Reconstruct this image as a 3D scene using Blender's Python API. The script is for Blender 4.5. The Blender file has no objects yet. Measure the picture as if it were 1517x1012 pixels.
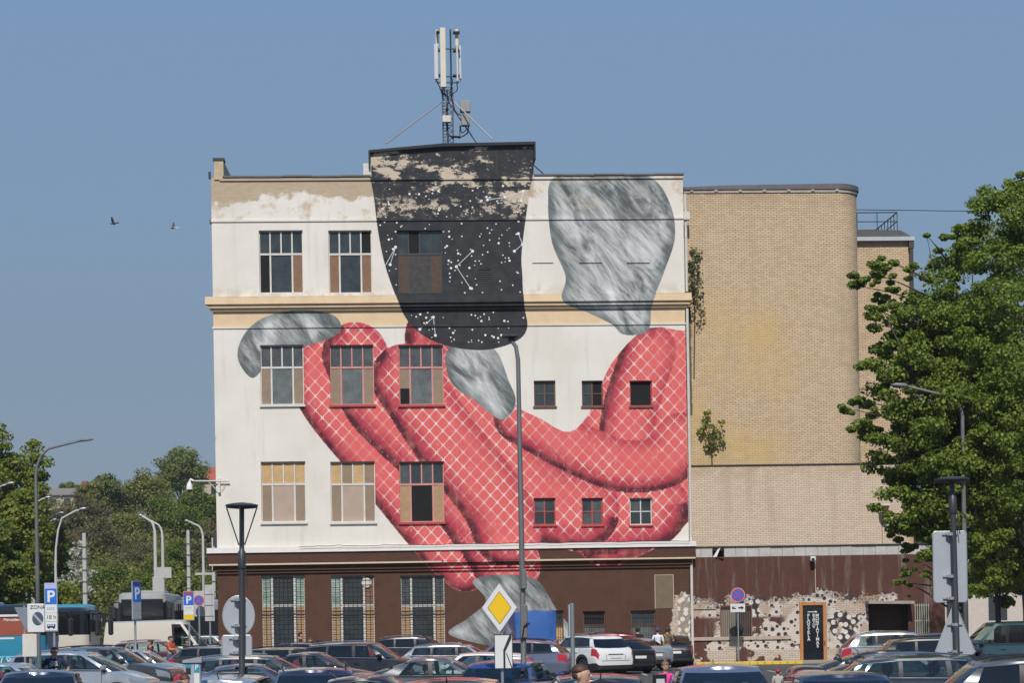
import bpy, bmesh, math, random
import numpy as np
from mathutils import Vector, Matrix

random.seed(7); np.random.seed(7)
sc = bpy.context.scene
C = sc.collection
R = math.radians

# ---------------------------------------------------------------- camera
F = 3200.0                 # focal length in pixels of a 1517 pixel wide picture
HC = 2.25                  # eye height
ROLL = R(0.95)
cam_d = bpy.data.cameras.new('camera')
cam = bpy.data.objects.new('camera', cam_d); C.objects.link(cam)
cam_d.sensor_width = 36.0
cam_d.lens = F / 1517.0 * 36.0
cam_d.shift_y = 413.0 / 1517.0
cam_d.clip_start = 0.5; cam_d.clip_end = 4000.0
cr, sr = math.cos(ROLL), math.sin(ROLL)
cam.matrix_world = Matrix(((cr, sr, 0, 0), (0, 0, -1, 0), (-sr, cr, 0, HC), (0, 0, 0, 1)))
sc.camera = cam

# ---------------------------------------------------------------- sky and sun
SUN_EL, SUN_AZ = R(46), R(182.5)          # azimuth clockwise from +Y
w = bpy.data.worlds.new('World'); sc.world = w; w.use_nodes = True
wn = w.node_tree.nodes; wl = w.node_tree.links
bg = wn['Background']
sky = wn.new('ShaderNodeTexSky'); sky.sky_type = 'NISHITA'
sky.sun_disc = False; sky.sun_elevation = SUN_EL; sky.sun_rotation = SUN_AZ
sky.altitude = 60; sky.air_density = 1.0; sky.dust_density = 0.6; sky.ozone_density = 1.2
SKY = 0.08
tc = wn.new('ShaderNodeTexCoord'); sx_ = wn.new('ShaderNodeSeparateXYZ'); wl.new(tc.outputs['Generated'], sx_.inputs[0])
rp = wn.new('ShaderNodeValToRGB'); wl.new(sx_.outputs[2], rp.inputs[0])      # hazy spring sky: greyer at the horizon, deeper overhead
rp.color_ramp.interpolation = 'EASE'
for k_, (p_, c_) in enumerate([(0.0, (.208,.262,.335)), (.11, (.214,.292,.400)), (.20, (.207,.318,.470)), (.31, (.196,.322,.530)), (1.0, (.12,.24,.50))]):
    e_ = rp.color_ramp.elements[k_] if k_ < 2 else rp.color_ramp.elements.new(p_)
    e_.position = p_; e_.color = (*c_, 1)
sc_n = wn.new('ShaderNodeVectorMath'); sc_n.operation = 'SCALE'; wl.new(rp.outputs[0], sc_n.inputs[0]); sc_n.inputs[3].default_value = 1/SKY
mx_ = wn.new('ShaderNodeMix'); mx_.data_type = 'RGBA'; mx_.inputs[0].default_value = .88
wl.new(sky.outputs[0], mx_.inputs[6]); wl.new(sc_n.outputs[0], mx_.inputs[7])
wl.new(mx_.outputs[2], bg.inputs[0]); bg.inputs[1].default_value = SKY
sd = bpy.data.lights.new('sun', 'SUN'); sd.energy = 4.0; sd.angle = R(0.53); sd.color = (1.0, 0.95, 0.88)
sun = bpy.data.objects.new('sun', sd); C.objects.link(sun)
to_sun = Vector((math.sin(SUN_AZ) * math.cos(SUN_EL), math.cos(SUN_AZ) * math.cos(SUN_EL), math.sin(SUN_EL)))
sun.rotation_euler = to_sun.to_track_quat('Z', 'Y').to_euler()
sun.location = (-20, -60, 80)
sc.view_settings.view_transform = 'Standard'; sc.view_settings.look = 'None'
sc.view_settings.exposure = 0.0; sc.view_settings.gamma = 1.0; sc.view_settings.use_curve_mapping = False
sc.cycles.max_bounces = 8; sc.cycles.transparent_max_bounces = 16

# ---------------------------------------------------------------- helpers
def ray(px, py):
    u, v = px - 758.5, 919.0 - py
    return (u * cr + v * sr) / F, (-u * sr + v * cr) / F
def at(px, py, Y):
    a, b = ray(px, py)
    return Vector((a * Y, Y, HC + b * Y))
def gx(px, Y): return at(px, 945, Y).x

class MB:
    def __init__(s): s.v = []; s.f = []; s.m = []; s.M = None
    def add(s, vs, fs, mi=0):
        o = len(s.v)
        if s.M is not None: vs = [s.M @ Vector(p) for p in vs]
        s.v += [tuple(p) for p in vs]
        for f in fs: s.f.append(tuple(i + o for i in f)); s.m.append(mi)
    def box(s, x0, x1, y0, y1, z0, z1, mi=0):
        s.add([(x0,y0,z0),(x1,y0,z0),(x1,y1,z0),(x0,y1,z0),(x0,y0,z1),(x1,y0,z1),(x1,y1,z1),(x0,y1,z1)],
              [(0,3,2,1),(4,5,6,7),(0,1,5,4),(1,2,6,5),(2,3,7,6),(3,0,4,7)], mi)
    def rbox(s, x0, x1, y0, y1, z0, z1, b=0.02, mi=0):
        # box with chamfered vertical and horizontal edges
        r0 = [(x0+b,y0),(x1-b,y0),(x1,y0+b),(x1,y1-b),(x1-b,y1),(x0+b,y1),(x0,y1-b),(x0,y0+b)]
        c = ((x0+x1)/2, (y0+y1)/2)
        def ins(p):
            return (p[0] + (b if p[0] < c[0] else -b), p[1] + (b if p[1] < c[1] else -b))
        lev = [([ins(p) for p in r0], z0), (r0, z0+b), (r0, z1-b), ([ins(p) for p in r0], z1)]
        vs = [(p[0], p[1], z) for ring, z in lev for p in ring]
        fs = [tuple(range(7, -1, -1)), tuple(range(24, 32))]
        for k in range(3):
            for i in range(8):
                j = (i+1) % 8
                fs.append((k*8+i, k*8+j, k*8+8+j, k*8+8+i))
        s.add(vs, fs, mi)
    def tube(s, pts, r, n=8, mi=0):
        pts = [Vector(p) for p in pts]
        rs = r if isinstance(r, (list, tuple)) else [r] * len(pts)
        vs = []; prev = None
        for i, p in enumerate(pts):
            t = (pts[min(i+1, len(pts)-1)] - pts[max(i-1, 0)])
            if t.length < 1e-9: t = Vector((0, 0, 1))
            t.normalize()
            if prev is None:
                a = Vector((0, 1, 0)) if abs(t.y) < .9 else Vector((1, 0, 0))
                u = t.cross(a).normalized()
            else:
                u = (prev - t * prev.dot(t))
                u = u.normalized() if u.length > 1e-6 else t.orthogonal().normalized()
            prev = u; q = t.cross(u)
            for k in range(n):
                an = 2 * math.pi * k / n
                vs.append(p + (u * math.cos(an) + q * math.sin(an)) * rs[i])
        fs = []
        for i in range(len(pts)-1):
            for k in range(n):
                j = (k+1) % n
                fs.append((i*n+k, i*n+j, (i+1)*n+j, (i+1)*n+k))
        fs.append(tuple(range(n-1, -1, -1))); fs.append(tuple(range((len(pts)-1)*n, len(pts)*n)))
        s.add(vs, fs, mi)
    def lathe(s, prof, n=24, mi=0, axis='z', cx=0, cy=0, cz=0):
        # prof: list of (radius, height)
        vs = []
        for r_, h in prof:
            for k in range(n):
                an = 2*math.pi*k/n
                a, b = r_*math.cos(an), r_*math.sin(an)
                vs.append((cx+a, cy+b, cz+h) if axis == 'z' else ((cx+a, cy-h, cz+b) if axis == 'y' else (cx+h, cy+a, cz+b)))
        fs = []
        for i in range(len(prof)-1):
            for k in range(n):
                j = (k+1) % n
                fs.append((i*n+k, i*n+j, (i+1)*n+j, (i+1)*n+k))
        fs.append(tuple(range(n-1, -1, -1))); fs.append(tuple(range((len(prof)-1)*n, len(prof)*n)))
        s.add(vs, fs, mi)
    def prism(s, poly, y0, y1, mi=0):
        # polygon in (x, z), extruded along y
        n = len(poly)
        vs = [(p[0], y0, p[1]) for p in poly] + [(p[0], y1, p[1]) for p in poly]
        fs = [tuple(range(n)), tuple(range(2*n-1, n-1, -1))]
        for i in range(n):
            j = (i+1) % n
            fs.append((i, n+i, n+j, j))
        s.add(vs, fs, mi)
    def sphere(s, c, rx, ry, rz, n=12, m=8, mi=0, z0=-1.0, z1=1.0):
        vs = []; fs = []
        a0, a1 = math.asin(z0), math.asin(z1)
        for i in range(m+1):
            la = a0 + (a1-a0)*i/m
            for k in range(n):
                an = 2*math.pi*k/n
                vs.append((c[0]+rx*math.cos(la)*math.cos(an), c[1]+ry*math.cos(la)*math.sin(an), c[2]+rz*math.sin(la)))
        for i in range(m):
            for k in range(n):
                j = (k+1) % n
                fs.append((i*n+k, i*n+j, (i+1)*n+j, (i+1)*n+k))
        if z0 > -1: fs.append(tuple(range(n-1, -1, -1)))
        s.add(vs, fs, mi)
    def mesh(s, name, mats, smooth=False, recalc=False):
        me = bpy.data.meshes.new(name)
        me.from_pydata(s.v, [], s.f)
        ms = mats if isinstance(mats, (list, tuple)) else [mats]
        for m in ms: me.materials.append(m)
        me.polygons.foreach_set('material_index', s.m)
        if smooth: me.polygons.foreach_set('use_smooth', [True]*len(s.f))
        me.update()
        if recalc:
            bm = bmesh.new(); bm.from_mesh(me)
            bmesh.ops.remove_doubles(bm, verts=bm.verts, dist=1e-4)
            bmesh.ops.recalc_face_normals(bm, faces=bm.faces); bm.to_mesh(me); bm.free()
        return me
    def build(s, name, mats, parent=None, smooth=False, angle=None, recalc=True):
        me = s.mesh(name, mats, smooth, recalc)
        o = bpy.data.objects.new(name, me); C.objects.link(o); o.parent = parent
        if angle is not None: me.set_sharp_from_angle(angle=R(angle))
        return o
def obj(name, me, parent=None):
    o = bpy.data.objects.new(name, me); C.objects.link(o); o.parent = parent
    return o
def tag(o, label, cat, group=None):
    o['label'] = label; o['category'] = cat
    if group: o['group'] = group
    return o
def thing(name, label, cat, loc=(0,0,0), rz=0.0, group=None):
    o = bpy.data.objects.new(name, None); C.objects.link(o)
    o.location = loc; o.rotation_euler = (0, 0, rz); o.empty_display_size = .3
    return tag(o, label, cat, group)
def structure(o): o['kind'] = 'structure'; return o
def kids(o): return [c for c in bpy.data.objects if c.parent == o]
KIDS = {}
def copy_tree(o, parent=None):
    c = o.copy(); C.objects.link(c)
    if parent is not None: c.parent = parent
    for ch in o.children: copy_tree(ch, c)
    return c
def lettering(txt, size, mat, parent, loc, rot=(R(90),0,0), align='CENTER', name='lettering', sx=1.0, bold=0.0, space=1.0):
    cu = bpy.data.curves.new(name, 'FONT'); cu.body = txt; cu.size = size; cu.align_x = align; cu.align_y = 'CENTER'
    cu.extrude = .002; cu.offset = bold; cu.space_line = space
    cu.materials.append(mat)
    tmp = bpy.data.objects.new(name, cu); C.objects.link(tmp)
    dg = bpy.context.evaluated_depsgraph_get()
    me = bpy.data.meshes.new_from_object(tmp.evaluated_get(dg)); me.name = name
    bpy.data.objects.remove(tmp); bpy.data.curves.remove(cu)
    if not me.materials: me.materials.append(mat)
    o = bpy.data.objects.new(name, me); C.objects.link(o); o.parent = parent
    o.location = loc; o.rotation_euler = rot; o.scale = (sx, 1, 1)
    return o

# ---------------------------------------------------------------- material helpers
class NT:
    def __init__(s, name):
        s.mat = bpy.data.materials.new(name); s.mat.use_nodes = True
        s.t = s.mat.node_tree; s.b = s.t.nodes['Principled BSDF']; s.out = s.t.nodes['Material Output']
    def n(s, typ, ins=None, **attr):
        nd = s.t.nodes.new(typ)
        for k, v in attr.items(): setattr(nd, k, v)
        for k, v in (ins or {}).items(): s.put(nd.inputs[k], v)
        return nd
    def put(s, sock, v):
        if isinstance(v, bpy.types.NodeSocket): s.t.links.new(v, sock)
        elif v is not None:
            if isinstance(v, (tuple, list)) and sock.type == 'RGBA' and len(v) == 3: v = (*v, 1)
            sock.default_value = v
    def mth(s, op, a, b=None, c=None, clamp=False):
        nd = s.t.nodes.new('ShaderNodeMath'); nd.operation = op; nd.use_clamp = clamp
        s.put(nd.inputs[0], a)
        if b is not None: s.put(nd.inputs[1], b)
        if c is not None: s.put(nd.inputs[2], c)
        return nd.outputs[0]
    def mix(s, f, a, b, mode='MIX'):
        nd = s.t.nodes.new('ShaderNodeMix'); nd.data_type = 'RGBA'; nd.blend_type = mode
        s.put(nd.inputs[0], f); s.put(nd.inputs[6], a); s.put(nd.inputs[7], b)
        return nd.outputs[2]
    def step(s, x, lo, hi):       # smooth 0..1 between lo and hi
        nd = s.t.nodes.new('ShaderNodeMapRange'); nd.interpolation_type = 'SMOOTHSTEP'
        s.put(nd.inputs[0], x); s.put(nd.inputs[1], lo); s.put(nd.inputs[2], hi)
        nd.inputs[3].default_value = 0; nd.inputs[4].default_value = 1
        return nd.outputs[0]
    def noise(s, vec, scale, detail=4, rough=.55, dist=0.0):
        nd = s.n('ShaderNodeTexNoise', {'Vector': vec, 'Scale': scale, 'Detail': detail, 'Roughness': rough, 'Distortion': dist})
        return nd.outputs[0]
    def coord(s, kind='Object'):
        return s.n('ShaderNodeTexCoord').outputs[kind]
    def xyz(s, vec):
        nd = s.n('ShaderNodeSeparateXYZ', {0: vec}); return nd.outputs[0], nd.outputs[1], nd.outputs[2]
    def vec(s, x, y, z):
        nd = s.n('ShaderNodeCombineXYZ'); s.put(nd.inputs[0], x); s.put(nd.inputs[1], y); s.put(nd.inputs[2], z)
        return nd.outputs[0]
    def attr(s, name): return s.n('ShaderNodeAttribute', attribute_name=name).outputs['Fac']
    def bump(s, h, strength=.3, dist=.02):
        nd = s.n('ShaderNodeBump', {'Strength': strength, 'Distance': dist, 'Height': h})
        s.t.links.new(nd.outputs[0], s.b.inputs['Normal'])
    def fin(s, col, rough=.8, metal=0.0, spec=.5, coat=0.0):
        s.put(s.b.inputs['Base Color'], col); s.put(s.b.inputs['Roughness'], rough)
        s.put(s.b.inputs['Metallic'], metal); s.put(s.b.inputs['Specular IOR Level'], spec)
        s.put(s.b.inputs['Coat Weight'], coat); s.b.inputs['Coat Roughness'].default_value = .04
        return s.mat
def plain(name, col, rough=.7, metal=0.0, spec=.5, coat=0.0, var=.18, scale=3.0):
    """a colour with wear: slow noise in value and roughness"""
    m = NT(name); co = m.coord()
    n1 = m.noise(co, scale, 5, .6); n2 = m.noise(co, scale*9, 3, .6)
    k = m.mth('ADD', m.mth('MULTIPLY', m.mth('SUBTRACT', n1, .5), var*2), m.mth('MULTIPLY', m.mth('SUBTRACT', n2, .5), var))
    k = m.mth('ADD', k, 1.0)
    c = m.n('ShaderNodeVectorMath', {0: tuple(col), 'Scale': k}, operation='SCALE').outputs[0]
    r = m.mth('ADD', rough, m.mth('MULTIPLY', m.mth('SUBTRACT', n1, .5), .15), clamp=True)
    return m.fin(c, r, metal, spec, coat)
def paint(name, col, metal=0.35, rough=.32, dirt=.10):
    m = NT(name); co = m.coord()
    n1 = m.noise(co, 1.6, 5, .6); n2 = m.noise(co, 260, 2, .5)
    d = m.step(n1, .52, .8)
    c = m.mix(m.mth('MULTIPLY', d, dirt), (*col, 1), (.22, .19, .15, 1))
    c = m.mix(m.mth('MULTIPLY', m.step(n2, .5, .75), .12), c, (.6, .6, .6, 1))
    return m.fin(c, m.mth('ADD', rough-.06, m.mth('MULTIPLY', d, .15)), metal, .5, 1.0)
def glass(name, tint=(.55,.66,.62), dark=.45, rough=.02):
    """tinted car glass: see-through with sharp reflections"""
    m = NT(name)
    tr = m.n('ShaderNodeBsdfTransparent', {0: (tint[0]*dark, tint[1]*dark, tint[2]*dark, 1)})
    gl = m.n('ShaderNodeBsdfGlossy', {0: (.95,.97,.95,1), 'Roughness': rough})
    fr = m.n('ShaderNodeFresnel', {'IOR': 1.62})
    f = m.mth('ADD', m.mth('MULTIPLY', fr.outputs[0], 1.0), .03, clamp=True)
    mx = m.n('ShaderNodeMixShader', {0: f, 1: tr.outputs[0], 2: gl.outputs[0]})
    m.t.links.new(mx.outputs[0], m.out.inputs[0])
    return m.mat

M = {}
M['steel'] = plain('galvanised steel', (.42,.43,.45), .45, .6)
M['sign_back'] = plain('grey sign back', (.38,.41,.44), .5, .25, var=.08)
M['dark_metal'] = plain('dark grey lamp metal', (.045,.05,.055), .45, .2)
M['pole_grey'] = plain('weathered grey pole', (.16,.165,.16), .55, .3)
M['pale_pole'] = plain('pale concrete pole', (.48,.47,.44), .8)
M['white'] = plain('white paint', (.72,.71,.68), .55, var=.08)
M['offwhite'] = plain('dirty white', (.6,.57,.52), .7, var=.2)
M['black'] = plain('black plastic', (.018,.018,.02), .5)
M['rubber'] = plain('tyre rubber', (.022,.022,.023), .85)
M['chrome'] = plain('chrome', (.75,.75,.76), .12, 1.0, var=.05)
M['alloy'] = plain('alloy wheel', (.5,.5,.52), .3, .8)
M['lamp_clear'] = plain('headlamp', (.34,.35,.36), .10, .5, .8, .8, var=.5, scale=14)
M['lamp_red'] = plain('tail lamp', (.42,.012,.015), .12, 0, .6, .9, var=.25, scale=12)
M['plate'] = plain('number plate', (.75,.75,.72), .4, var=.05)
M['seat'] = plain('car seat cloth', (.035,.035,.04), .9)
M['cabin'] = plain('car cabin', (.05,.05,.055), .8)
M['cglass'] = glass('car window glass', (.64,.76,.72), dark=1.0)
M['dglass'] = glass('privacy glass', (.4,.45,.48), .22)
M['wood'] = plain('rough board', (.36,.25,.14), .8, var=.3, scale=6)
M['skin'] = plain('skin', (.50,.30,.21), .55, var=.08)
M['skin2'] = plain('tanned skin', (.42,.23,.15), .55, var=.08)
M['rust'] = plain('rusty iron', (.20,.10,.06), .8, .2, var=.4)
M['yellow'] = plain('yellow paint', (.70,.48,.05), .6)
M['sign_blue'] = plain('sign blue', (.02,.14,.55), .4, var=.05)
M['sign_red'] = plain('sign red', (.55,.03,.05), .4, var=.05)
M['sign_yellow'] = plain('sign yellow', (.80,.50,.01), .4, var=.04)
M['sign_white'] = plain('sign white', (.66,.66,.64), .4, var=.05)
M['sign_black'] = plain('sign black', (.02,.02,.022), .5)
M['brown_wall'] = plain('brown wall paint', (.085,.045,.032), .75)
M['cable'] = plain('cable', (.03,.03,.035), .6)
# ================================================================ factory facade frame
PSI = R(3.0); cp, sp = math.cos(PSI), math.sin(PSI)
P0 = at(323, 900, 100.0)
def fac(px, py, off=0.0):
    """picture point -> (x, z) on the facade plane pushed `off` metres into the building"""
    a, b = ray(px, py)
    x = (a*(P0.y + off*cp) - P0.x + off*sp) / (cp - a*sp)
    t = P0.y + x*sp + off*cp
    return x, HC + b*t
def fx(px, py=600, off=0.0): return fac(px, py, off)[0]
def fz(px, py, off=0.0): return fac(px, py, off)[1]
def zmean(*pts, off=0.0): return sum(fz(a, b, off) for a, b in pts) / len(pts)
def place_b(o):
    o.location = (P0.x, P0.y, 0); o.rotation_euler = (0, 0, PSI)
    return o

XL, XR = 0.0, fx(1017)
Z_TOP = zmean((330, 263), (1000, 259))
Z_STRING = zmean((330, 327), (1000, 323))
Z_CORN1 = zmean((330, 438), (1000, 438)); Z_CORN0 = zmean((330, 459), (1000, 456))
Z_FRIEZE = zmean((330, 484), (1000, 480))
Z_LEDGE1 = zmean((330, 809), (1000, 806)); Z_LEDGE0 = zmean((330, 818), (1000, 813))
Z_BR1 = zmean((330, 835), (1000, 829)); Z_BR0 = zmean((330, 847), (1000, 843))

# ---------------------------------------------------------------- wall painting: abstract ribbons, a dark starry field, grey cloud forms
def loc(pts): return np.array([fac(p[0], p[1]) for p in pts])
def smooth_closed(P, n=8):
    P = np.asarray(P); N = len(P); out = []
    for i in range(N):
        p0, p1, p2, p3 = P[i-1], P[i], P[(i+1) % N], P[(i+2) % N]
        for k in range(n):
            t = k/n
            out.append(.5*((2*p1)+(-p0+p2)*t+(2*p0-5*p1+4*p2-p3)*t*t+(-p0+3*p1-3*p2+p3)*t**3))
    return np.array(out)
def smooth_open(P, n=10):
    P = np.asarray(P); Q = np.vstack([2*P[0]-P[1], P, 2*P[-1]-P[-2]]); out = []
    for i in range(1, len(Q)-2):
        p0, p1, p2, p3 = Q[i-1], Q[i], Q[i+1], Q[i+2]
        for k in range(n):
            t = k/n
            out.append(.5*((2*p1)+(-p0+p2)*t+(2*p0-5*p1+4*p2-p3)*t*t+(-p0+3*p1-3*p2+p3)*t**3))
    out.append(Q[-2]); return np.array(out)
def sd_poly(q, P):
    d = np.full(len(q), 1e9); s = np.ones(len(q)); N = len(P)
    for i in range(N):
        a, b = P[i], P[i-1]
        e = b-a; wv = q-a
        t = np.clip((wv@e)/max(e@e, 1e-9), 0, 1)
        dd = ((wv-np.outer(t, e))**2).sum(1); d = np.minimum(d, dd)
        c1 = q[:,1] >= a[1]; c2 = q[:,1] < b[1]; c3 = e[0]*wv[:,1] > e[1]*wv[:,0]
        fl = (c1 & c2 & c3) | (~c1 & ~c2 & ~c3)
        s = np.where(fl, -s, s)
    return s*np.sqrt(d)
def sd_line(q, P):
    """distance to polyline and signed side"""
    best = np.full(len(q), 1e9); side = np.zeros(len(q))
    for i in range(len(P)-1):
        a, b = P[i], P[i+1]; e = b-a; wv = q-a
        t = np.clip((wv@e)/max(e@e, 1e-9), 0, 1)
        r_ = wv-np.outer(t, e); dd = np.sqrt((r_**2).sum(1))
        sg = np.sign(e[0]*wv[:,1]-e[1]*wv[:,0])
        m = dd < best; best = np.where(m, dd, best); side = np.where(m, sg, side)
    return best, side
DARK = smooth_closed(loc([(552,205),(555,300),(566,375),(583,430),(606,478),(648,508),(712,519),(762,507),(781,486),(776,450),(774,410),(773,372),(783,290),(789,205),(670,200)]), 6)
GREYS = [loc([(822,262),(812,300),(818,360),(838,410),(832,446),(868,462),(905,480),(925,496),(960,490),(966,450),(985,400),(1000,350),(992,300),(962,262),(890,256)]),
         loc([(352,530),(362,495),(392,470),(440,460),(492,466),(505,490),(470,508),(420,520),(392,545),(372,560)]),
         loc([(662,520),(700,500),(735,520),(752,560),(764,596),(744,622),(706,596),(668,566)]),
         loc([(664,938),(694,916),(720,890),(700,862),(735,852),(792,858),(822,900),(850,950),(760,960),(700,952)])]
GREYS = [smooth_closed(g, 6) for g in GREYS]
W_ = 1.0/32
BANDS = [  # centre line, radius (px at the wall)
    ([(985,505),(1000,560),(1000,640),(985,720)], 66),
    ([(930,520),(905,590),(880,640)], 40),
    ([(962,520),(935,600),(925,660)], 42),
    ([(470,530),(480,590),(560,690),(650,800),(690,838)], 40),
    ([(900,790),(960,760),(1000,720)], 52),
    ([(660,500),(700,640),(770,722),(870,760),(960,752)], 62),
    ([(640,560),(720,660),(800,740),(860,756)], 60),
    ([(526,526),(560,600),(640,680),(720,790),(752,838)], 50),
    ([(600,560),(660,650),(730,740),(752,790)], 52),
    ([(770,618),(850,662),(920,690),(985,684),(1010,650)], 40),
]
BANDS = [(smooth_open(loc(p), 8), r*W_*.98) for p, r in BANDS]
KEEP = smooth_closed(loc([(690,330),(1040,330),(1040,480),(960,486),(905,540),(880,600),(845,640),(800,620),(760,596),(744,540),(722,505),(700,470)]), 4)
def paint_attrs(me, M_=None):
    n = len(me.vertices); co = np.empty(n*3, 'f'); me.vertices.foreach_get('co', co); co = co.reshape(-1, 3)
    q = co[:, [0, 2]].astype('d')
    dark = sd_poly(q, DARK)
    grey = np.minimum.reduce([sd_poly(q, g) for g in GREYS])
    red = np.full(n, 9.0); sh = np.zeros(n)
    for P, r_ in BANDS:
        d, sd_ = sd_line(q, P)
        s_ = d - r_
        t = np.clip(d/r_, 0, 1.2)*np.where(sd_ > 0, .78, 1.2)     # darker rim of paint along one side
        sh = np.where(s_ < 0, t, sh)
        red = np.minimum(red, s_)
    keep = sd_poly(q, KEEP)
    red = np.maximum(red, -keep)
    for nm, arr in (('dark', dark), ('grey', grey), ('red', red), ('redsh', sh)):
        a = me.attributes.new(nm, 'FLOAT', 'POINT'); a.data.foreach_set('value', arr.astype('f'))
    return me

def mat_facade():
    m = NT('painted plaster facade'); co = m.coord(); x, y, z = m.xyz(co)
    xz = m.vec(x, z, y)
    big = m.noise(xz, .35, 5, .6); mid = m.noise(xz, 1.6, 6, .65); fine = m.noise(xz, 9, 5, .6); vf = m.noise(xz, 40, 3, .6)
    streak = m.noise(m.vec(m.mth('MULTIPLY', x, 3.2), m.mth('MULTIPLY', z, .22), 0.0), 1.0, 5, .62)
    # brick showing through
    br = m.n('ShaderNodeTexBrick', {'Vector': xz, 'Color1': (.50,.37,.24,1), 'Color2': (.42,.30,.19,1), 'Mortar': (.36,.29,.22,1), 'Scale': 1.0,
                                    'Mortar Size': .012, 'Brick Width': .26, 'Row Height': .085})
    br.offset = .5
    brick = m.mix(m.mth('MULTIPLY', mid, .5), br.outputs[0], (.5,.42,.31,1))
    # plaster
    white = m.mix(m.step(big, .35, .7), (.74,.70,.63,1), (.68,.63,.55,1))
    white = m.mix(m.mth('MULTIPLY', m.step(streak, .52, .76), .34), white, (.46,.41,.34,1))
    white = m.mix(m.mth('MULTIPLY', m.step(fine, .6, .8), .12), white, (.5,.45,.38,1))
    cream = m.mix(m.step(mid, .4, .75), (.70,.53,.335,1), (.62,.46,.29,1))
    brown = m.mix(m.step(mid, .35, .7), (.098,.047,.030,1), (.080,.040,.027,1))
    brown = m.mix(m.mth('MULTIPLY', m.step(streak, .58, .8), .35), brown, (.13,.075,.055,1))
    in_cream = m.mth('MULTIPLY', m.step(z, Z_FRIEZE-.01, Z_FRIEZE+.01), m.step(z, Z_CORN1+.03, Z_CORN1+.01))
    wall = m.mix(in_cream, white, cream)
    wall = m.mix(m.step(z, Z_LEDGE0+.03, Z_LEDGE0-.0), wall, brown)
    # bare brick: upper band of the parapet zone, patchy below it
    wob = m.mth('ADD', z, m.mth('MULTIPLY', m.mth('SUBTRACT', big, .5), 2.2))
    wob = m.mth('ADD', wob, m.mth('MULTIPLY', m.mth('SUBTRACT', mid, .5), 1.5))
    upz = m.step(wob, Z_TOP-1.15, Z_TOP-.85)
    above = m.step(z, Z_STRING-.02, Z_STRING+.06)
    stain = m.mth('MULTIPLY', m.step(m.noise(xz, .8, 6, .7), .5, .66), above)
    wall = m.mix(m.mth('MULTIPLY', stain, .85), wall, (.50,.38,.25,1))
    left = m.step(x, fx(800), fx(790))
    wall = m.mix(m.mth('MULTIPLY', m.mth('MULTIPLY', upz, above), m.mth('ADD', m.mth('MULTIPLY', left, .85), .1)), wall, brick)
    # soot and rain marks under the cornice and at sills
    low = m.mth('MULTIPLY', m.step(z, Z_CORN1+.75, Z_CORN1+.05), m.step(z, Z_CORN1-.1, Z_CORN1))
    wall = m.mix(m.mth('MULTIPLY', m.mth('MULTIPLY', low, m.step(mid, .38, .6)), .55), wall, (.42,.37,.31,1))
    # ---- paint
    def sd(nm): return m.attr(nm)
    wv = m.mth('MULTIPLY', m.mth('SUBTRACT', fine, .5), .03)
    dk = m.step(m.mth('ADD', sd('dark'), wv), .02, -.02)
    gr = m.step(m.mth('ADD', sd('grey'), wv), .02, -.02)
    rd = m.step(m.mth('ADD', sd('red'), wv), .02, -.02)
    rs = sd('redsh')
    # lattice on the ribbons
    a_ = m.mth('ADD', m.mth('MULTIPLY', x, 1.0), m.mth('MULTIPLY', z, .92))
    b_ = m.mth('SUBTRACT', m.mth('MULTIPLY', x, 1.0), m.mth('MULTIPLY', z, .92))
    def line(u, v_):
        fr = m.mth('ABSOLUTE', m.mth('SUBTRACT', m.mth('FRACT', m.mth('DIVIDE', u, .62)), .5))
        ln = m.step(fr, .075, .045)
        ds = m.mth('ABSOLUTE', m.mth('SUBTRACT', m.mth('FRACT', m.mth('DIVIDE', v_, .124)), .5))
        fb = m.mth('ABSOLUTE', m.mth('SUBTRACT', m.mth('FRACT', m.mth('DIVIDE', v_, .62)), .5))
        on = m.mth('MAXIMUM', m.step(fb, .30, .20), m.mth('ADD', .22, m.mth('MULTIPLY', m.step(ds, .40, .28), .45)))
        return m.mth('MULTIPLY', ln, on)
    lat = m.mth('MAXIMUM', line(a_, b_), line(b_, a_))
    lat = m.mth('MULTIPLY', lat, m.step(rs, .95, .55)); lat = m.mth('MULTIPLY', lat, m.mth('ADD', .25, m.mth('MULTIPLY', m.step(big, .36, .58), .75)))
    redc = m.mix(m.step(rs, .30, .86), (.68,.125,.12,1), (.43,.042,.070,1))
    redc = m.mix(m.step(rs, .80, 1.08), redc, (.075,.016,.024,1))
    redc = m.mix(m.mth('MULTIPLY', m.step(mid, .42, .7), .35), redc, (.72,.19,.16,1))
    redc = m.mix(m.mth('MULTIPLY', lat, .9), redc, (.80,.68,.62,1))
    # brushed greys
    gv = m.noise(m.vec(m.mth('ADD', m.mth('MULTIPLY', x, .9), m.mth('MULTIPLY', z, .5)), m.mth('MULTIPLY', z, .42), 3.3), .9, 6, .6, .9)
    gs = m.noise(m.vec(m.mth('MULTIPLY', m.mth('ADD', x, z), 4.0), m.mth('MULTIPLY', m.mth('SUBTRACT', z, x), .5), 0.0), 1.2, 5, .65, .6)
    gt = m.mth('ADD', m.mth('MULTIPLY', gv, .8), m.mth('MULTIPLY', gs, .35))
    greyc = m.mix(m.step(gt, .42, .78), (.08,.095,.095,1), (.64,.65,.63,1))
    greyc = m.mix(m.mth('MULTIPLY', m.step(sd('grey'), -.45, -.02), .55), greyc, (.10,.12,.12,1))
    darkc = m.mix(m.step(mid, .35, .7), (.030,.031,.035,1), (.048,.048,.05,1))
    darkc = m.mix(m.mth('MULTIPLY', m.step(streak, .55, .8), .6), darkc, (.075,.075,.07,1))
    wear = m.mth('MULTIPLY', m.step(m.noise(m.vec(m.mth('MULTIPLY', x, 3.0), m.mth('MULTIPLY', z, 1.2), 2.0), 2.2, 7, .72), .60, .66), .38)
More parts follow.
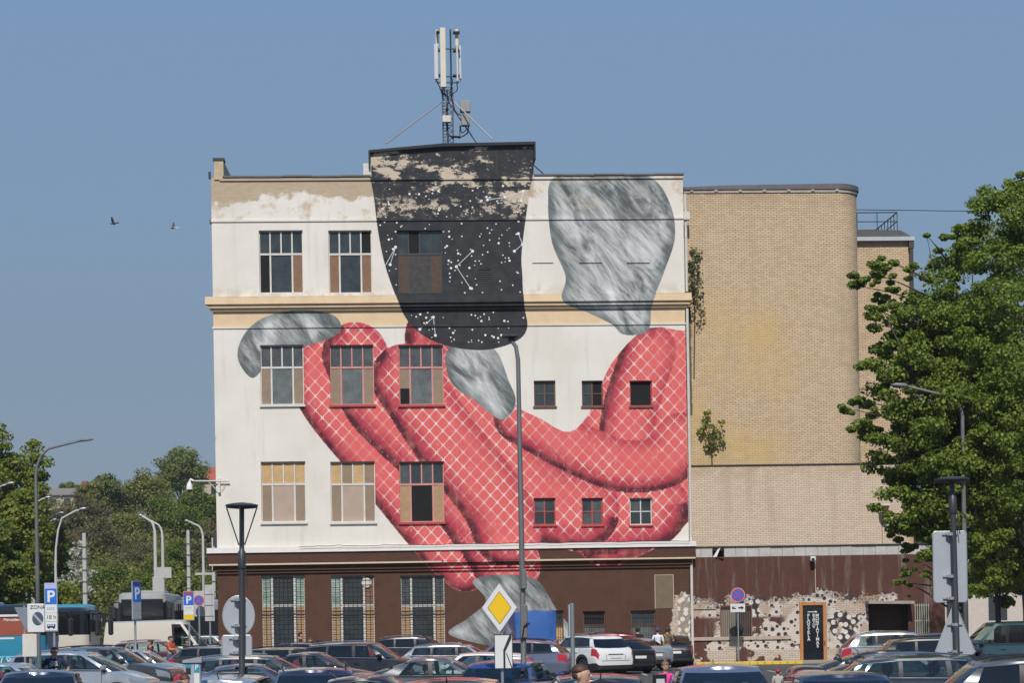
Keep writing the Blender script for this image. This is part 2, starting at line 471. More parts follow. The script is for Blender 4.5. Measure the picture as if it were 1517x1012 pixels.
    rd = m.mth('MULTIPLY', rd, m.mth('SUBTRACT', 1.0, m.mth('MULTIPLY', wear, .8)))
    redc = m.mix(m.mth('MULTIPLY', m.step(streak, .5, .75), .22), redc, (.62,.30,.25,1))
    wall = m.mix(rd, wall, redc); wall = m.mix(gr, wall, greyc); wall = m.mix(dk, wall, darkc)
    # peeling of the paint high on the wall
    pz = m.mth('MULTIPLY', m.step(z, Z_STRING+.05, Z_STRING+.6), .20)
    pk = m.mth('ADD', m.noise(m.vec(m.mth('MULTIPLY', x, .7), m.mth('MULTIPLY', z, 1.3), 5.0), .9, 8, .72), pz)
    pk = m.mth('SUBTRACT', pk, m.mth('MULTIPLY', m.step(z, Z_STRING-.2, Z_STRING-1.6), .2))
    painted = m.mth('MAXIMUM', dk, gr)
    peel = m.mth('MULTIPLY', m.step(pk, .735, .76), painted)
    peel = m.mth('MULTIPLY', peel, m.step(z, Z_STRING-1.8, Z_STRING-.8))
    peel = m.mth('MULTIPLY', peel, m.mth('ADD', m.mth('MULTIPLY', dk, .9), .35), clamp=True)
    wall = m.mix(peel, wall, m.mix(m.step(vf, .4, .6), brick, (.62,.55,.44,1)))
    pz2 = m.mth('MULTIPLY', m.step(z, Z_STRING-.1, Z_STRING+.25), m.step(z, Z_STRING+1.25, Z_STRING+.7))
    pk2 = m.noise(m.vec(m.mth('MULTIPLY', x, 1.1), m.mth('MULTIPLY', z, 1.5), 9.0), 1.6, 8, .78)
    peel2 = m.mth('MULTIPLY', m.mth('MULTIPLY', m.step(pk2, .53, .55), pz2), dk)
    wall = m.mix(peel2, wall, (.50,.42,.32,1))
    jag = m.mth('ADD', m.mth('ADD', x, m.mth('MULTIPLY', m.mth('SUBTRACT', z, 2.8), .0)), m.mth('MULTIPLY', m.mth('SUBTRACT', mid, .5), 1.1))
    jz = m.mth('ADD', z, m.mth('MULTIPLY', m.mth('SUBTRACT', mid, .5), 1.6))
    jg = m.mth('MULTIPLY', m.step(m.mth('ADD', jag, m.mth('MULTIPLY', z, -.12)), fx(1000, 900)-.42, fx(1000, 900)-.36), m.step(jz, fz(1000, 880)+.05, fz(1000, 880)-.02))
    wall = m.mix(jg, wall, m.mix(m.step(fine, .45, .62), brick, (.56,.50,.43,1)))
    vj = m.n('ShaderNodeTexVoronoi', {'Vector': m.vec(x, z, 0.0), 'Scale': 3.1, 'Randomness': .7}, feature='F1', voronoi_dimensions='2D')
    jw = m.mth('MULTIPLY', jg, m.mth('MULTIPLY', m.step(x, fx(1003, 930), fx(1006, 930)), m.step(z, fz(1010, 880)+.3, fz(1010, 885))))
    wall = m.mix(m.mth('MULTIPLY', jw, m.step(vj.outputs[0], .36, .32)), m.mix(m.mth('MULTIPLY', jw, .4), wall, (.06,.055,.05,1)), (.66,.62,.58,1))
    rim = m.mth('MULTIPLY', m.mth('SUBTRACT', m.mth('MULTIPLY', m.step(pk, .705, .725), painted), peel, None, True), m.mth('MULTIPLY', dk, m.step(z, Z_STRING-1.8, Z_STRING-.8)))
    wall = m.mix(m.mth('MULTIPLY', rim, m.mth('MULTIPLY', m.step(fine, .42, .6), .6)), wall, (.20,.185,.165,1))
    fleck = m.mth('MULTIPLY', m.step(m.noise(xz, 5.0, 6, .75), .63, .66), m.mth('MULTIPLY', dk, m.step(z, Z_STRING, Z_TOP)))
    wall = m.mix(m.mth('MULTIPLY', fleck, .8), wall, (.5,.44,.35,1))
    hgt = m.mth('SUBTRACT', m.mth('ADD', m.mth('MULTIPLY', fine, .5), m.mth('MULTIPLY', vf, .35)), m.mth('MULTIPLY', m.mth('ADD', peel, m.mth('MULTIPLY', br.outputs[1], upz)), .6))
    m.bump(hgt, .35, .012)
    return m.fin(wall, .85, 0, .25)
M['facade'] = mat_facade()

def grid_wall(xs, zs, holes, y=0.0, step=.1):
    """rectangular wall sheet with openings and reveals; returns an MB-free mesh (verts, faces)"""
    X = sorted(set([round(v, 4) for v in list(np.arange(xs[0], xs[1], step)) + [xs[1]] + [h[k] for h in holes for k in (0, 1)]]))
    Z = sorted(set([round(v, 4) for v in list(np.arange(zs[0], zs[1], step)) + [zs[1]] + [h[k] for h in holes for k in (2, 3)]]))
    X = [v for i, v in enumerate(X) if i == 0 or v - X[i-1] > 1e-3]; Z = [v for i, v in enumerate(Z) if i == 0 or v - Z[i-1] > 1e-3]
    nx, nz = len(X), len(Z)
    vs = [(a, y, b) for b in Z for a in X]
    fs = []
    for j in range(nz-1):
        zc = (Z[j]+Z[j+1])/2
        hs = [h for h in holes if h[2] < zc < h[3]]
        for i in range(nx-1):
            xc = (X[i]+X[i+1])/2
            if any(h[0] < xc < h[1] for h in hs): continue
            fs.append((j*nx+i, j*nx+i+1, (j+1)*nx+i+1, (j+1)*nx+i))
    return vs, fs

factory = place_b(thing('factory_building', 'four storey white factory with brown base, its whole front covered by a painted mural', 'building'))
# window layout
cols3 = [(386, 450), (489, 554), (591, 657)]
colsS = [(791, 823), (862, 893), (933, 966)]
WIN = []; holes = []
def hole(pxs, top, bot, depth=.16):
    cx = (pxs[0]+pxs[1])/2
    x0, x1 = fx(pxs[0], (top+bot)/2), fx(pxs[1], (top+bot)/2)
    h = (x0, x1, fz(cx, bot), fz(cx, top), depth); holes.append(h); return h
big = []
for k, pxs in enumerate([(384, 449), (487, 551), (589, 655)]): big.append((0, k, hole(pxs, 341, 434)))
for k, pxs in enumerate(cols3): big.append((1, k, hole(pxs, 511, 603)))
for k, pxs in enumerate([(387,453),(490,556),(592,658)]): big.append((2, k, hole(pxs, 684, 777)))
for k, pxs in enumerate([(388,452),(491,555),(594,659)]): big.append((3, k, hole(pxs, 853, 965)))
small = []
for r_, (t_, b_) in enumerate(((564, 602), (738, 778))):
    for k, pxs in enumerate(colsS): small.append((r_, k, hole(pxs, t_, b_)))
base = [hole((806, 835), 905, 955), hole((864, 897), 906, 952), hole((935, 971), 905, 952)]
blind = [hole(p, 389, 436, .05) for p in [(789,820),(858,892),(929,963)]]
vent_h = hole((709, 727), 399, 418, .12)

vs, fs = grid_wall((XL, XR), (0.0, Z_TOP), holes, step=.055)
mb = MB(); mb.v = vs; mb.f = fs; mb.m = [0]*len(fs)
for x0, x1, z0, z1, d in holes:
    mb.add([(x0,0,z0),(x1,0,z0),(x1,0,z1),(x0,0,z1),(x0,d,z0),(x1,d,z0),(x1,d,z1),(x0,d,z1)],
           [(0,1,5,4),(1,2,6,5),(2,3,7,6),(3,0,4,7)])
for x0, x1, z0, z1, d in blind:
    n_ = 12
    for i in range(n_):
        for j in range(n_):
            a, b = x0+(x1-x0)*i/n_, x0+(x1-x0)*(i+1)/n_; c, e = z0+(z1-z0)*j/n_, z0+(z1-z0)*(j+1)/n_
            mb.add([(a,d,c),(b,d,c),(b,d,e),(a,d,e)], [(0,1,2,3)])
me = mb.mesh('front_wall', M['facade']); paint_attrs(me)
obj('front_wall', me, factory)
D_B = 16.0
mb = MB(); mb.box(XL, XL+.25, .003, D_B, 0, Z_TOP-.02); mb.box(XR-.25, XR, .003, D_B, 0, Z_TOP-.02); mb.box(XL+.25, XR-.25, D_B-.25, D_B, 0, Z_TOP-.02)
mb.build('side_wall', M['offwhite'], factory)
mb = MB(); mb.box(XL+.25, XR-.25, .6, D_B-.25, Z_TOP-.6, Z_TOP-.5); mb.build('roof', M['dark_metal'], factory)
mb = MB(); mb.box(XL+.25, XR-.25, 3.0, 3.1, 0.1, Z_TOP-1)
for zz in (0.1, Z_LEDGE1-.4, fz(500, 650), fz(500, 470)): mb.box(XL+.25, XR-.25, .5, 2.95, zz, zz+.2)
mb.build('inner_wall', plain('dim interior', (.12,.115,.10), .9), factory)

def ribbon(name, z0, z1, proj, x0=None, x1=None, mat=None, slope=0.0, y0=None):
    """a painted moulding in front of the wall, finely divided so the paint follows"""
    x0 = XL-.0 if x0 is None else x0; x1 = XR if x1 is None else x1
    n_ = max(2, int((x1-x0)/.1)); m_ = max(1, int((z1-z0)/.1))
    mb = MB(); pr = []
    yb = .02 if y0 is None else y0
    pr = [(yb, z0)] + [(-proj + slope*(k/m_), z0+(z1-z0)*k/m_) for k in range(m_+1)] + [(yb, z1)]
    K = len(pr); vs = [(x0+(x1-x0)*i/n_, p[0], p[1]) for i in range(n_+1) for p in pr]
    fs = [(i*K+k, (i+1)*K+k, (i+1)*K+k+1, i*K+k+1) for i in range(n_) for k in range(K-1)]
    fs += [tuple(range(K-1, -1, -1)), tuple(n_*K+k for k in range(K))]
    mb.add(vs, fs)
    me = mb.mesh(name, mat or M['facade']); paint_attrs(me)
    return obj(name, me, factory)
ribbon('string_course', Z_STRING-.05, Z_STRING+.05, .055, XL-.03, XR+.02)
hC = Z_CORN1-Z_CORN0
ribbon('cornice', Z_CORN0+hC*.42, Z_CORN1, .34, XL-.34, XR+.28, slope=.03)
ribbon('cornice', Z_CORN0+hC*.16, Z_CORN0+hC*.42-.002, .24, XL-.24, XR+.2)
ribbon('cornice', Z_CORN0-.04, Z_CORN0+hC*.16-.002, .12, XL-.12, XR+.1)
ribbon('frieze_moulding', Z_FRIEZE-.06, Z_FRIEZE+.03, .05, XL-.05, XR+.02)
lm = plain('grey ledge flashing', (.50,.48,.45), .6, var=.2)
ribbon('base_ledge', Z_LEDGE0, Z_LEDGE1, .42, XL-.45, XR+.30, lm, slope=.14)
ribbon('base_cornice', Z_BR1+.02, Z_LEDGE0-.002, .34, XL-.4, XR+.26)
cm = plain('cream bead', (.62,.50,.34), .7)
ribbon('cream_bead', Z_BR1-.055, Z_BR1+.018, .35, XL-.36, fx(650), cm)
ribbon('cream_bead', Z_BR1-.055, Z_BR1+.018, .35, fx(776), XR+.26, cm)
ribbon('base_cornice', Z_BR1-.055, Z_BR1+.018, .33, fx(650)+.002, fx(776)-.002)
ribbon('base_cornice', Z_BR0+.10, Z_BR1-.057, .16, XL-.2, XR+.12)
ribbon('base_cornice', Z_BR0-.03, Z_BR0+.04, .09, XL-.1, XR+.06)
rc = random.Random(8)
mb = MB(); pts = []
for k in range(60):
    t_ = k/59; pts.append((fx(440)+(XR-fx(440))*t_, -.44, Z_LEDGE1-.02+.07*abs(math.sin(t_*19))*rc.uniform(.3, 1)))
mb.tube(pts, .014, 5); mb.build('ledge_cable', M['cable'], factory)
# coping along the roof edge
cop = plain('weathered tin coping', (.13,.12,.12), .6, .3, var=.4)
mb = MB(); xa, xb = fx(549, 225), fx(790, 220)
for a, b in ((XL+.55, xa-.003), (xb+.003, XR+.06)):
    n_ = int((b-a)/1.2)
    for i in range(n_):
        p, q = a+(b-a)*i/n_, a+(b-a)*(i+1)/n_-.01; dz = random.uniform(-.02, .02)
        mb = MB(); mb.box(p, q, -.12, .45, Z_TOP+dz, Z_TOP+.07+dz); mb.build('coping', cop, factory)
ribbon('eaves_moulding', Z_TOP-.16, Z_TOP-.06, .07, XL+.4, XR+.05)
# raised parapet in the middle, with sloping roof line
za, zc, zd = fz(549, 226), fz(655, 217), fz(790, 214); xc = fx(655, 217)
mb = MB(); n_ = 80
top = lambda x_: za+(zc-za)*(x_-xa)/(xc-xa) if x_ < xc else zc+(zd-zc)*(x_-xc)/(xb-xc)
vs = []; fs = []; m_ = 16
for i in range(n_+1):
    x_ = xa+(xb-xa)*i/n_
    for j in range(m_+1): vs.append((x_, -.03, Z_TOP-.06+(top(x_)-Z_TOP+.06)*j/m_))
fs = [(i*(m_+1)+j, (i+1)*(m_+1)+j, (i+1)*(m_+1)+j+1, i*(m_+1)+j+1) for i in range(n_) for j in range(m_)]
mb.add(vs, fs)
me = mb.mesh('raised_parapet', M['facade']); paint_attrs(me); obj('raised_parapet', me, factory)
mb = MB(); mb.prism([(xa+.02, Z_TOP-.05), (xb-.02, Z_TOP-.05), (xb-.02, zd-.03), (xc, zc-.03), (xa+.02, za-.03)], .0, 5.5)
mb.build('stair_head', M['offwhite'], factory)
mb = MB()
mb.prism([(xa-.1, za-.03), (xc, zc-.03), (xb+.1, zd-.03), (xb+.1, zd+.10), (xc, zc+.11), (xa-.1, za+.08)], -.22, 5.7)
mb.box(xa-.1, xa-.02, -.2, 5.6, za-.75, za-.03); mb.box(xb+.02, xb+.1, -.2, 5.6, zd-.7, zd-.03)
mb.build('parapet_roof', plain('black roofing felt', (.022,.022,.025), .8), factory)
# corner pier with sloping back at the left end of the roof
px0, px1, px2 = fx(317, 240), fx(331, 240), fx(343, 258); zt = fz(325, 238)
mb = MB(); mb.box(px0, px1, -.06, .6, Z_TOP-.1, zt); mb.build('corner_pier', plain('tan render', (.50,.39,.26), .85, var=.3), factory)
mb = MB(); mb.box(px0-.05, px1+.05, -.1, .65, zt+.002, zt+.12); mb.prism([(px1+.002, Z_TOP-.1), (px2, Z_TOP-.0), (px1+.002, zt)], .0, .6)
mb.build('pier_cap', M['dark_metal'], factory)
mb = MB(); x_ = fx(544, 250); mb.rbox(x_-.19, x_+.19, -.05, .35, Z_TOP-.02, fz(544, 242)); mb.box(x_-.1, x_+.1, -.058, -.05, Z_TOP+.25, Z_TOP+.3); mb.box(x_-.1, x_+.1, -.058, -.05, Z_TOP+.12, Z_TOP+.16)
mb.build('roof_box', M['offwhite'], factory)
# flat painted marks: scattered star dots and joined dots on the dark field
mb = MB(); rs = random.Random(5)
def flatdisc(x_, z_, r_, y_=-.006):
    mb.add([(x_+r_*math.cos(k*math.pi/5), y_, z_+r_*math.sin(k*math.pi/5)) for k in range(10)], [tuple(range(10))])
dz0 = smooth_closed(loc([(575,330),(600,440),(660,500),(760,490),(765,400),(772,330)]), 4)
def indark(x_, z_): return sd_poly(np.array([[x_, z_]]), DARK)[0] < -.12
def clearw(x_, z_): return not any(h[0]-.06 < x_ < h[1]+.06 and h[2]-.06 < z_ < h[3]+.06 for h in holes) and not any(a_-.1 < z_ < b_+.1 for a_, b_ in ((Z_CORN0, Z_CORN1), (Z_STRING, Z_STRING), (Z_FRIEZE, Z_FRIEZE), (Z_TOP-.16, Z_TOP+.1)))
cnt = 0
while cnt < 190:
    x_, z_ = fac(rs.uniform(555, 785), rs.uniform(272, 515))
    if indark(x_, z_) and clearw(x_, z_):
        flatdisc(x_, z_, rs.choice([.025, .03, .035, .04, .055])); cnt += 1
for chain in ([(700,372),(676,395),(697,427)], [(722,296),(748,292),(775,283),(772,297)], [(768,346),(774,362),(762,372)], [(566,402),(586,366),(578,392)], [(622,488),(642,470),(645,497)]):
    P = [fac(*p) for p in chain]
    for a_, b_ in zip(P[:-1], P[1:]):
        dx, dzz = b_[0]-a_[0], b_[1]-a_[1]; L_ = math.hypot(dx, dzz); nx_, nz_ = -dzz/L_*.012, dx/L_*.012
        mb.add([(a_[0]+nx_, -.006, a_[1]+nz_), (b_[0]+nx_, -.006, b_[1]+nz_), (b_[0]-nx_, -.006, b_[1]-nz_), (a_[0]-nx_, -.006, a_[1]-nz_)], [(0,1,2,3)])
    for p in P:
        if clearw(*p): flatdisc(p[0], p[1], .07, -.009)
mb.build('painted_dots', M['white'], factory)['kind'] = 'stuff'

# ---------------------------------------------------------------- windows of the factory
WG = []
def wglass(name, col, rough=.06):
    return plain(name, col, rough, 0, .6, var=.75, scale=1.9)
M['pane_dark'] = wglass('dusty dark pane', (.040,.050,.052), .16)
M['pane_grey'] = wglass('dusty grey pane', (.125,.14,.135), .3)
M['pane_mid'] = wglass('dull pane', (.075,.085,.085), .2)
M['pane_green'] = wglass('greenish pane', (.30,.40,.33), .25)
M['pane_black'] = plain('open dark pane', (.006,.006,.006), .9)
M['board'] = plain('chipboard', (.40,.26,.14), .85, var=.35, scale=5)
M['board_tan'] = plain('tan hardboard', (.27,.20,.135), .85, var=.25, scale=3)
M['board_pale'] = plain('pale sheet', (.42,.32,.25), .85, var=.15, scale=2)
M['board_brown'] = plain('brown board', (.22,.125,.075), .85, var=.35, scale=6)
M['board_ply'] = plain('yellow plywood', (.52,.34,.16), .8, var=.35, scale=4)
M['board_dark'] = plain('dark weathered board', (.085,.055,.038), .85, var=.6, scale=6)
M['soot'] = plain('sooty board', (.05,.045,.042), .8, var=.9, scale=5)
M['f_white'] = plain('flaking white frame', (.62,.59,.54), .65, var=.2)
M['f_pink'] = plain('pink sprayed frame', (.55,.24,.22), .65, var=.3)
M['f_dark'] = plain('dark sprayed frame', (.045,.045,.046), .65, var=.3)
M['f_red'] = plain('red sprayed frame', (.42,.06,.06), .65, var=.3)
M['f_brown'] = plain('brown frame', (.16,.07,.045), .7, var=.3)
M['bars'] = plain('window grille iron', (.03,.025,.024), .6, .3)
D, G_, K_, B_, N_, T_, P_ = 'pane_dark', 'pane_grey', 'pane_black', 'board', 'board_brown', 'board_tan', 'board_pale'
Y_, S_, Mi = 'board_ply', 'soot', 'pane_mid'
BIGSPEC = {  # (row, column): four top panes, three lower panes, frame, sill
    (0,0): ([D,D,D,D], [K_,D,N_], 'f_white'), (0,1): ([D,D,D,K_], [N_,D,N_], 'f_white'), (0,2): ([D,K_,D,D], ['board_dark',S_,'board_dark'], 'f_dark'),
    (1,0): ([Mi,Mi,Mi,Mi], [T_,G_,T_], 'f_white'), (1,1): ([Mi,Mi,Mi,Mi], [T_,G_,T_], 'f_pink'), (1,2): ([Mi,Mi,Mi,Mi], ['half',G_,T_], 'f_pink'),
    (2,0): ([Y_,Y_,Y_,Y_], [T_,P_,T_], 'f_white'), (2,1): ([Y_,T_,Y_,T_], [T_,P_,T_], 'f_white'), (2,2): ([Mi,D,Mi,D], [B_,K_,B_], 'f_pink'),
}
def pane(parent, x0, x1, z0, z1, y, mat):
    mb = MB(); tl = random.uniform(-.008, .008)
    mb.add([(x0,y+tl,z0),(x1,y-tl,z0),(x1,y-tl,z1),(x0,y+tl,z1),(x0,y+.02,z0),(x1,y+.02,z0),(x1,y+.02,z1),(x0,y+.02,z1)],
           [(0,1,2,3),(4,7,6,5),(0,4,5,1),(1,5,6,2),(2,6,7,3),(3,7,4,0)])
    return mb.build('pane', M[mat], parent, recalc=False)
def window_big(h, tops, lows, fr, sill):
    x0, x1, z0, z1, d = h; w_ = x1-x0; e = .045; y0 = d-.03
    if sill: z0 += .1
    zt = z1-(z1-z0)*.375
    mb = MB()
    mb.box(x0+.002, x0+e, y0, y0+.07, z0, z1-.003); mb.box(x1-e, x1-.002, y0, y0+.07, z0, z1-.003)
    mb.box(x0+e, x1-e, y0, y0+.07, z1-e, z1-.003); mb.box(x0+e, x1-e, y0, y0+.07, z0, z0+e)
    mb.box(x0+e, x1-e, y0-.01, y0+.065, zt-e, zt+e)
    xs_ = [x0+w_*k/4 for k in range(5)]
    for k in (1, 2, 3): mb.box(xs_[k]-.032, xs_[k]+.032, y0+.003, y0+.06, zt+e, z1-e)
    for k in (1, 3): mb.box(xs_[k]-.038, xs_[k]+.038, y0+.003, y0+.06, z0+e, zt-e)
    o = mb.build('window', M[fr], factory)
    for k, t in enumerate(tops): pane(o, xs_[k]+(.04 if k else .05), xs_[k+1]-(.04 if k < 3 else .05), zt+e, z1-e, y0+.03, t)
    L3 = [(x0+e, xs_[1]-.038), (xs_[1]+.038, xs_[3]-.038), (xs_[3]+.038, x1-e)]
    for (a, b), t in zip(L3, lows):
        if t == 'half':
            zz = z0+e+(zt-z0)*.42
            pane(o, a, b, zz, zt-e, y0+.02, T_); pane(o, a, b, z0+e, zz-.01, y0+.06, K_)
        else: pane(o, a, b, z0+e, zt-e, y0+(.012 if 'board' in t or t == S_ else .03), t)
    if sill:
        s = MB(); s.box(x0-.06, x1+.06, -.09, d-.035, z0-.10, z0-.003); s.build('sill', M[sill], o)
    return o
for r_, k, h in big:
    if r_ < 3:
        tops, lows, fr = BIGSPEC[(r_, k)]
        window_big(h, tops, lows, fr, None if r_ == 0 else {'f_white': 'f_white', 'f_pink': 'f_red', 'f_dark': 'f_dark'}[fr])
    else:
        x0, x1, z0, z1, d = h; w_ = x1-x0; zt = z1-(z1-z0)*.40; xs_ = [x0+w_*.24, x0+w_*.76]; y0 = d-.02; e = .04
        mb = MB()
        mb.box(x0+.002, x0+e, y0, y0+.06, z0, z1-.003); mb.box(x1-e, x1-.002, y0, y0+.06, z0, z1-.003)
        mb.box(x0+e, x1-e, y0, y0+.06, zt-.05, zt+.05); mb.box(x0+e, x1-e, y0, y0+.06, z1-e, z1-.003)
        for q in xs_: mb.box(q-.045, q+.045, y0-.004, y0+.055, z0, z1-e)
        o = mb.build('window', M['f_white'], factory)
        cs = [(x0+e, xs_[0]-.045), (xs_[0]+.045, xs_[1]-.045), (xs_[1]+.045, x1-e)]
        for j, (a, b) in enumerate(cs):
            tm = ['pane_green', 'pane_dark', 'pane_green'][j]
            if k == 1 and j == 2: tm = 'board_brown'
            if k == 2: tm = ['pane_mid', 'pane_dark', 'pane_mid'][j]
            pane(o, a, b, zt+.05, z1-e, y0+.03, tm)
            pane(o, a, b, z0, zt-.05, y0+.02, ['board', 'pane_dark', 'board'][j])
        if k == 1:
            mb = MB(); mb.lathe([(.02,-.06),(.16,-.05),(.24,0),(.2,.03)], 16, 0, 'y', x1-.35, y0-.02, z1-.36); mb.build('fan_cover', M['offwhite'], o)
        mb = MB(); n_ = 10
        for i in range(n_+1):
            q = x0+w_*i/n_; mb.box(q-.009, q+.009, .03, .048, z0, z1)
        nz = 16
        for j in range(nz+1):
            q = z0+(z1-z0)*j/nz; mb.box(x0, x1, .048, .06, q-.009, q+.009)
        for q in (zt-.28, zt-.42): mb.box(x0, x1, .02, .03, q-.02, q+.02)
        mb.build('grille', M['bars'], o)
for r_, k, h in small:
    x0, x1, z0, z1, d = h; y0 = d-.03; e = .05; xm, zm = (x0+x1)/2, (z0+z1)/2
    fr = {(0,0): 'f_brown', (0,1): 'f_brown', (0,2): 'f_red', (1,0): 'f_red', (1,1): 'f_red', (1,2): 'f_white'}[(r_, k)]
    mb = MB()
    mb.box(x0+.002, x0+e, y0, y0+.06, z0, z1-.003); mb.box(x1-e, x1-.002, y0, y0+.06, z0, z1-.003); mb.box(x0+e, x1-e, y0, y0+.06, z1-e, z1-.003); mb.box(x0+e, x1-e, y0, y0+.06, z0, z0+e)
    if (r_, k) != (0, 2):
        mb.box(xm-.025, xm+.025, y0+.004, y0+.055, z0+e, z1-e); mb.box(x0+e, xm-.025, y0+.004, y0+.055, zm-.022, zm+.022); mb.box(xm+.025, x1-e, y0+.004, y0+.055, zm-.022, zm+.022)
    o = mb.build('window', M[fr], factory)
    if (r_, k) != (0, 2):
        for a, b in ((x0+e, xm-.025), (xm+.025, x1-e)):
            for c_, e_ in ((z0+e, zm-.022), (zm+.022, z1-e)):
                t = D if r_ == 0 and k == 0 else (K_ if (k == 1 and r_ == 0 and a > x0+.1) else random.choice([D, D, Mi]))
                pane(o, a, b, c_, e_, y0+.03, t)
    else: pane(o, x0+e, x1-e, z0+e, z1-e, y0+.05, K_)
    s = MB(); s.box(x0-.05, x1+.05, -.07, d-.035, z0-.08, z0-.003); s.build('sill', M['f_red' if r_ else 'f_brown'], o)
for k, h in enumerate(base):
    x0, x1, z0, z1, d = h; y0 = d-.03; mb = MB(); e = .05; zm = z0+(z1-z0)*.55
    mb.box(x0+.002, x0+e, y0, y0+.06, z0, z1-.003); mb.box(x1-e, x1-.002, y0, y0+.06, z0, z1-.003); mb.box(x0+e, x1-e, y0, y0+.06, z1-e, z1-.003); mb.box(x0+e, x1-e, y0, y0+.06, zm-.03, zm+.03)
    o = mb.build('window', M['f_brown'], factory)
    pane(o, x0+e, x1-e, zm+.03, z1-e, y0+.03, K_ if k == 1 else D); pane(o, x0+e, x1-e, z0, zm-.03, y0+.03, 'board_ply' if k == 0 else G_)
    mb = MB()
    for i in range(9):
        q = x0+(x1-x0)*(i+.5)/9; mb.box(q-.009, q+.009, .03, .05, z0, z1)
    for q in (z0+.3, zm, z1-.25): mb.box(x0, x1, .05, .062, q-.01, q+.01)
    mb.build('grille', M['bars'], o)
x0, x1, z0, z1, d = vent_h
mb = MB()
for i in range(7):
    q = z0+(z1-z0)*(i+.1)/7; mb.add([(x0,.01,q),(x1,.01,q),(x1,.07,q+.07),(x0,.07,q+.07)], [(0,1,2,3)])
mb.box(x0, x1, .1, .12, z0, z1)
mb.build('vent', M['f_dark'], factory)
# bricked up panel at the right of the base
x0, x1 = fx(971, 880), fx(997, 880); z0, z1 = fz(984, 902), fz(984, 853)
mb = MB(); mb.box(x0, x1, -.02, .01, z0, z1); o = mb.build('notice_panel', plain('drab panel', (.17,.125,.08), .85, var=.3), factory)
mb = MB()
for a, b, c_, e_ in ((x0-.04, x0, z0, z1+.04), (x1, x1+.04, z0, z1+.04), (x0, x1, z1, z1+.04)): mb.box(a, b, -.035, .01, c_, e_)
mb.build('panel_frame', M['board_pale'], o)
# thin conduit lines on the base
for p in (842, 912, 924): mb = MB(); mb.box(fx(p, 870)-.008, fx(p, 870)+.008, -.012, .0, .6, Z_BR0-.05); mb.build('conduit', M['brown_wall'], factory)
# rain pipe down the right corner
mb = MB(); mb.tube([(XR+.10, -.05, .3), (XR+.10, -.05, Z_CORN0-.1)], .065, 8); mb.tube([(XR+.10, -.05, Z_CORN1+.1), (XR+.10, -.05, Z_TOP-.9)], .06, 8)
mb.box(XR+.0, XR+.28, -.2, .1, fz(1020, 322)-.12, fz(1020, 318)+.1)
mb.build('rain_pipe', M['offwhite'], factory, smooth=True, angle=40)
for bb in ((XL-.12, XL-.02, .05, .3, Z_STRING+2.0, Z_STRING+2.3), (XL-.1, XL-.02, .05, .25, Z_STRING-.1, Z_STRING+.08), (XL-.18, XL-.01, -.02, .2, Z_LEDGE1+.1, Z_LEDGE1+.7)):
    mb = MB(); mb.box(*bb); mb.build('wall_bracket', M['dark_metal'], factory)

# ================================================================ brick tower to the right
OFF = .55
tower = place_b(thing('brick_tower', 'windowless tan brick block with one rounded corner, right of the white factory', 'building'))
tx0, tx1 = XR+.005, fx(1279, 500, OFF)
tz0, tz1 = zmean((1040, 690), (1250, 690), off=OFF), zmean((1030, 280), (1265, 280), off=OFF)
def mat_tower(name, pink):
    m = NT(name); u = m.attr('u'); co = m.coord(); x, y, z = m.xyz(co)
    v = m.vec(u, z, 0.0)
    br = m.n('ShaderNodeTexBrick', {'Vector': v, 'Color1': (.67,.505,.32,1) if not pink else (.69,.555,.42,1), 'Color2': (.55,.405,.245,1) if not pink else (.60,.47,.35,1),
             'Mortar': (.19,.14,.10,1) if not pink else (.32,.25,.19,1), 'Scale': 1.0, 'Mortar Size': .0125, 'Mortar Smooth': .3, 'Bias': 0.0, 'Brick Width': .262, 'Row Height': .086})
    br.offset = .5
    n1 = m.noise(v, .28, 5, .6); n2 = m.noise(v, 1.3, 6, .65); n3 = m.noise(v, 14, 3, .6)
    st = m.noise(m.vec(m.mth('MULTIPLY', u, 1.4), m.mth('MULTIPLY', z, .16), 2.0), 1.0, 5, .6)
    c = m.mix(m.mth('MULTIPLY', m.step(n2, .42, .72), .35), br.outputs[0], (.60,.47,.34,1))
    if not pink:
        yel = m.mth('MULTIPLY', m.step(n1, .34, .66), m.mth('MULTIPLY', m.step(z, tz1-3.5, tz1-7.5), m.step(u, tx1-2.2, tx1-4.5)))
        c = m.mix(m.mth('MULTIPLY', yel, .62), c, (.56,.38,.13,1))
        soot = m.mth('MULTIPLY', m.step(z, tz1-1.6, tz1-.1), m.step(n2, .40, .62))
        c = m.mix(m.mth('MULTIPLY', soot, .45), c, (.26,.19,.13,1))
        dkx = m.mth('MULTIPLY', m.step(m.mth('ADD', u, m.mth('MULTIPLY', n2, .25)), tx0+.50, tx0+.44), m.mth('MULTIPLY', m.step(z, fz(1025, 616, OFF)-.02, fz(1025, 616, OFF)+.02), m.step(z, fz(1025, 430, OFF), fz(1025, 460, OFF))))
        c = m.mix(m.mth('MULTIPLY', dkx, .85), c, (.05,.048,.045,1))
    else:
        soot = m.mth('MULTIPLY', m.step(z, tz0-1.0, tz0-.05), m.step(n2, .38, .6))
        c = m.mix(m.mth('MULTIPLY', soot, .55), c, (.40,.28,.16,1))
    c = m.mix(m.mth('MULTIPLY', m.step(st, .50, .74), .45), c, (.38,.29,.20,1))
    c = m.mix(m.mth('MULTIPLY', m.step(n3, .5, .8), .2), c, (.68,.56,.42,1))
    m.bump(m.mth('ADD', m.mth('MULTIPLY', br.outputs[1], -.7), m.mth('MULTIPLY', n3, .3)), .5, .012)
    return m.fin(c, .9, 0, .2)
M['tower'] = mat_tower('tan brickwork', False); M['tower_low'] = mat_tower('pale brickwork', True)
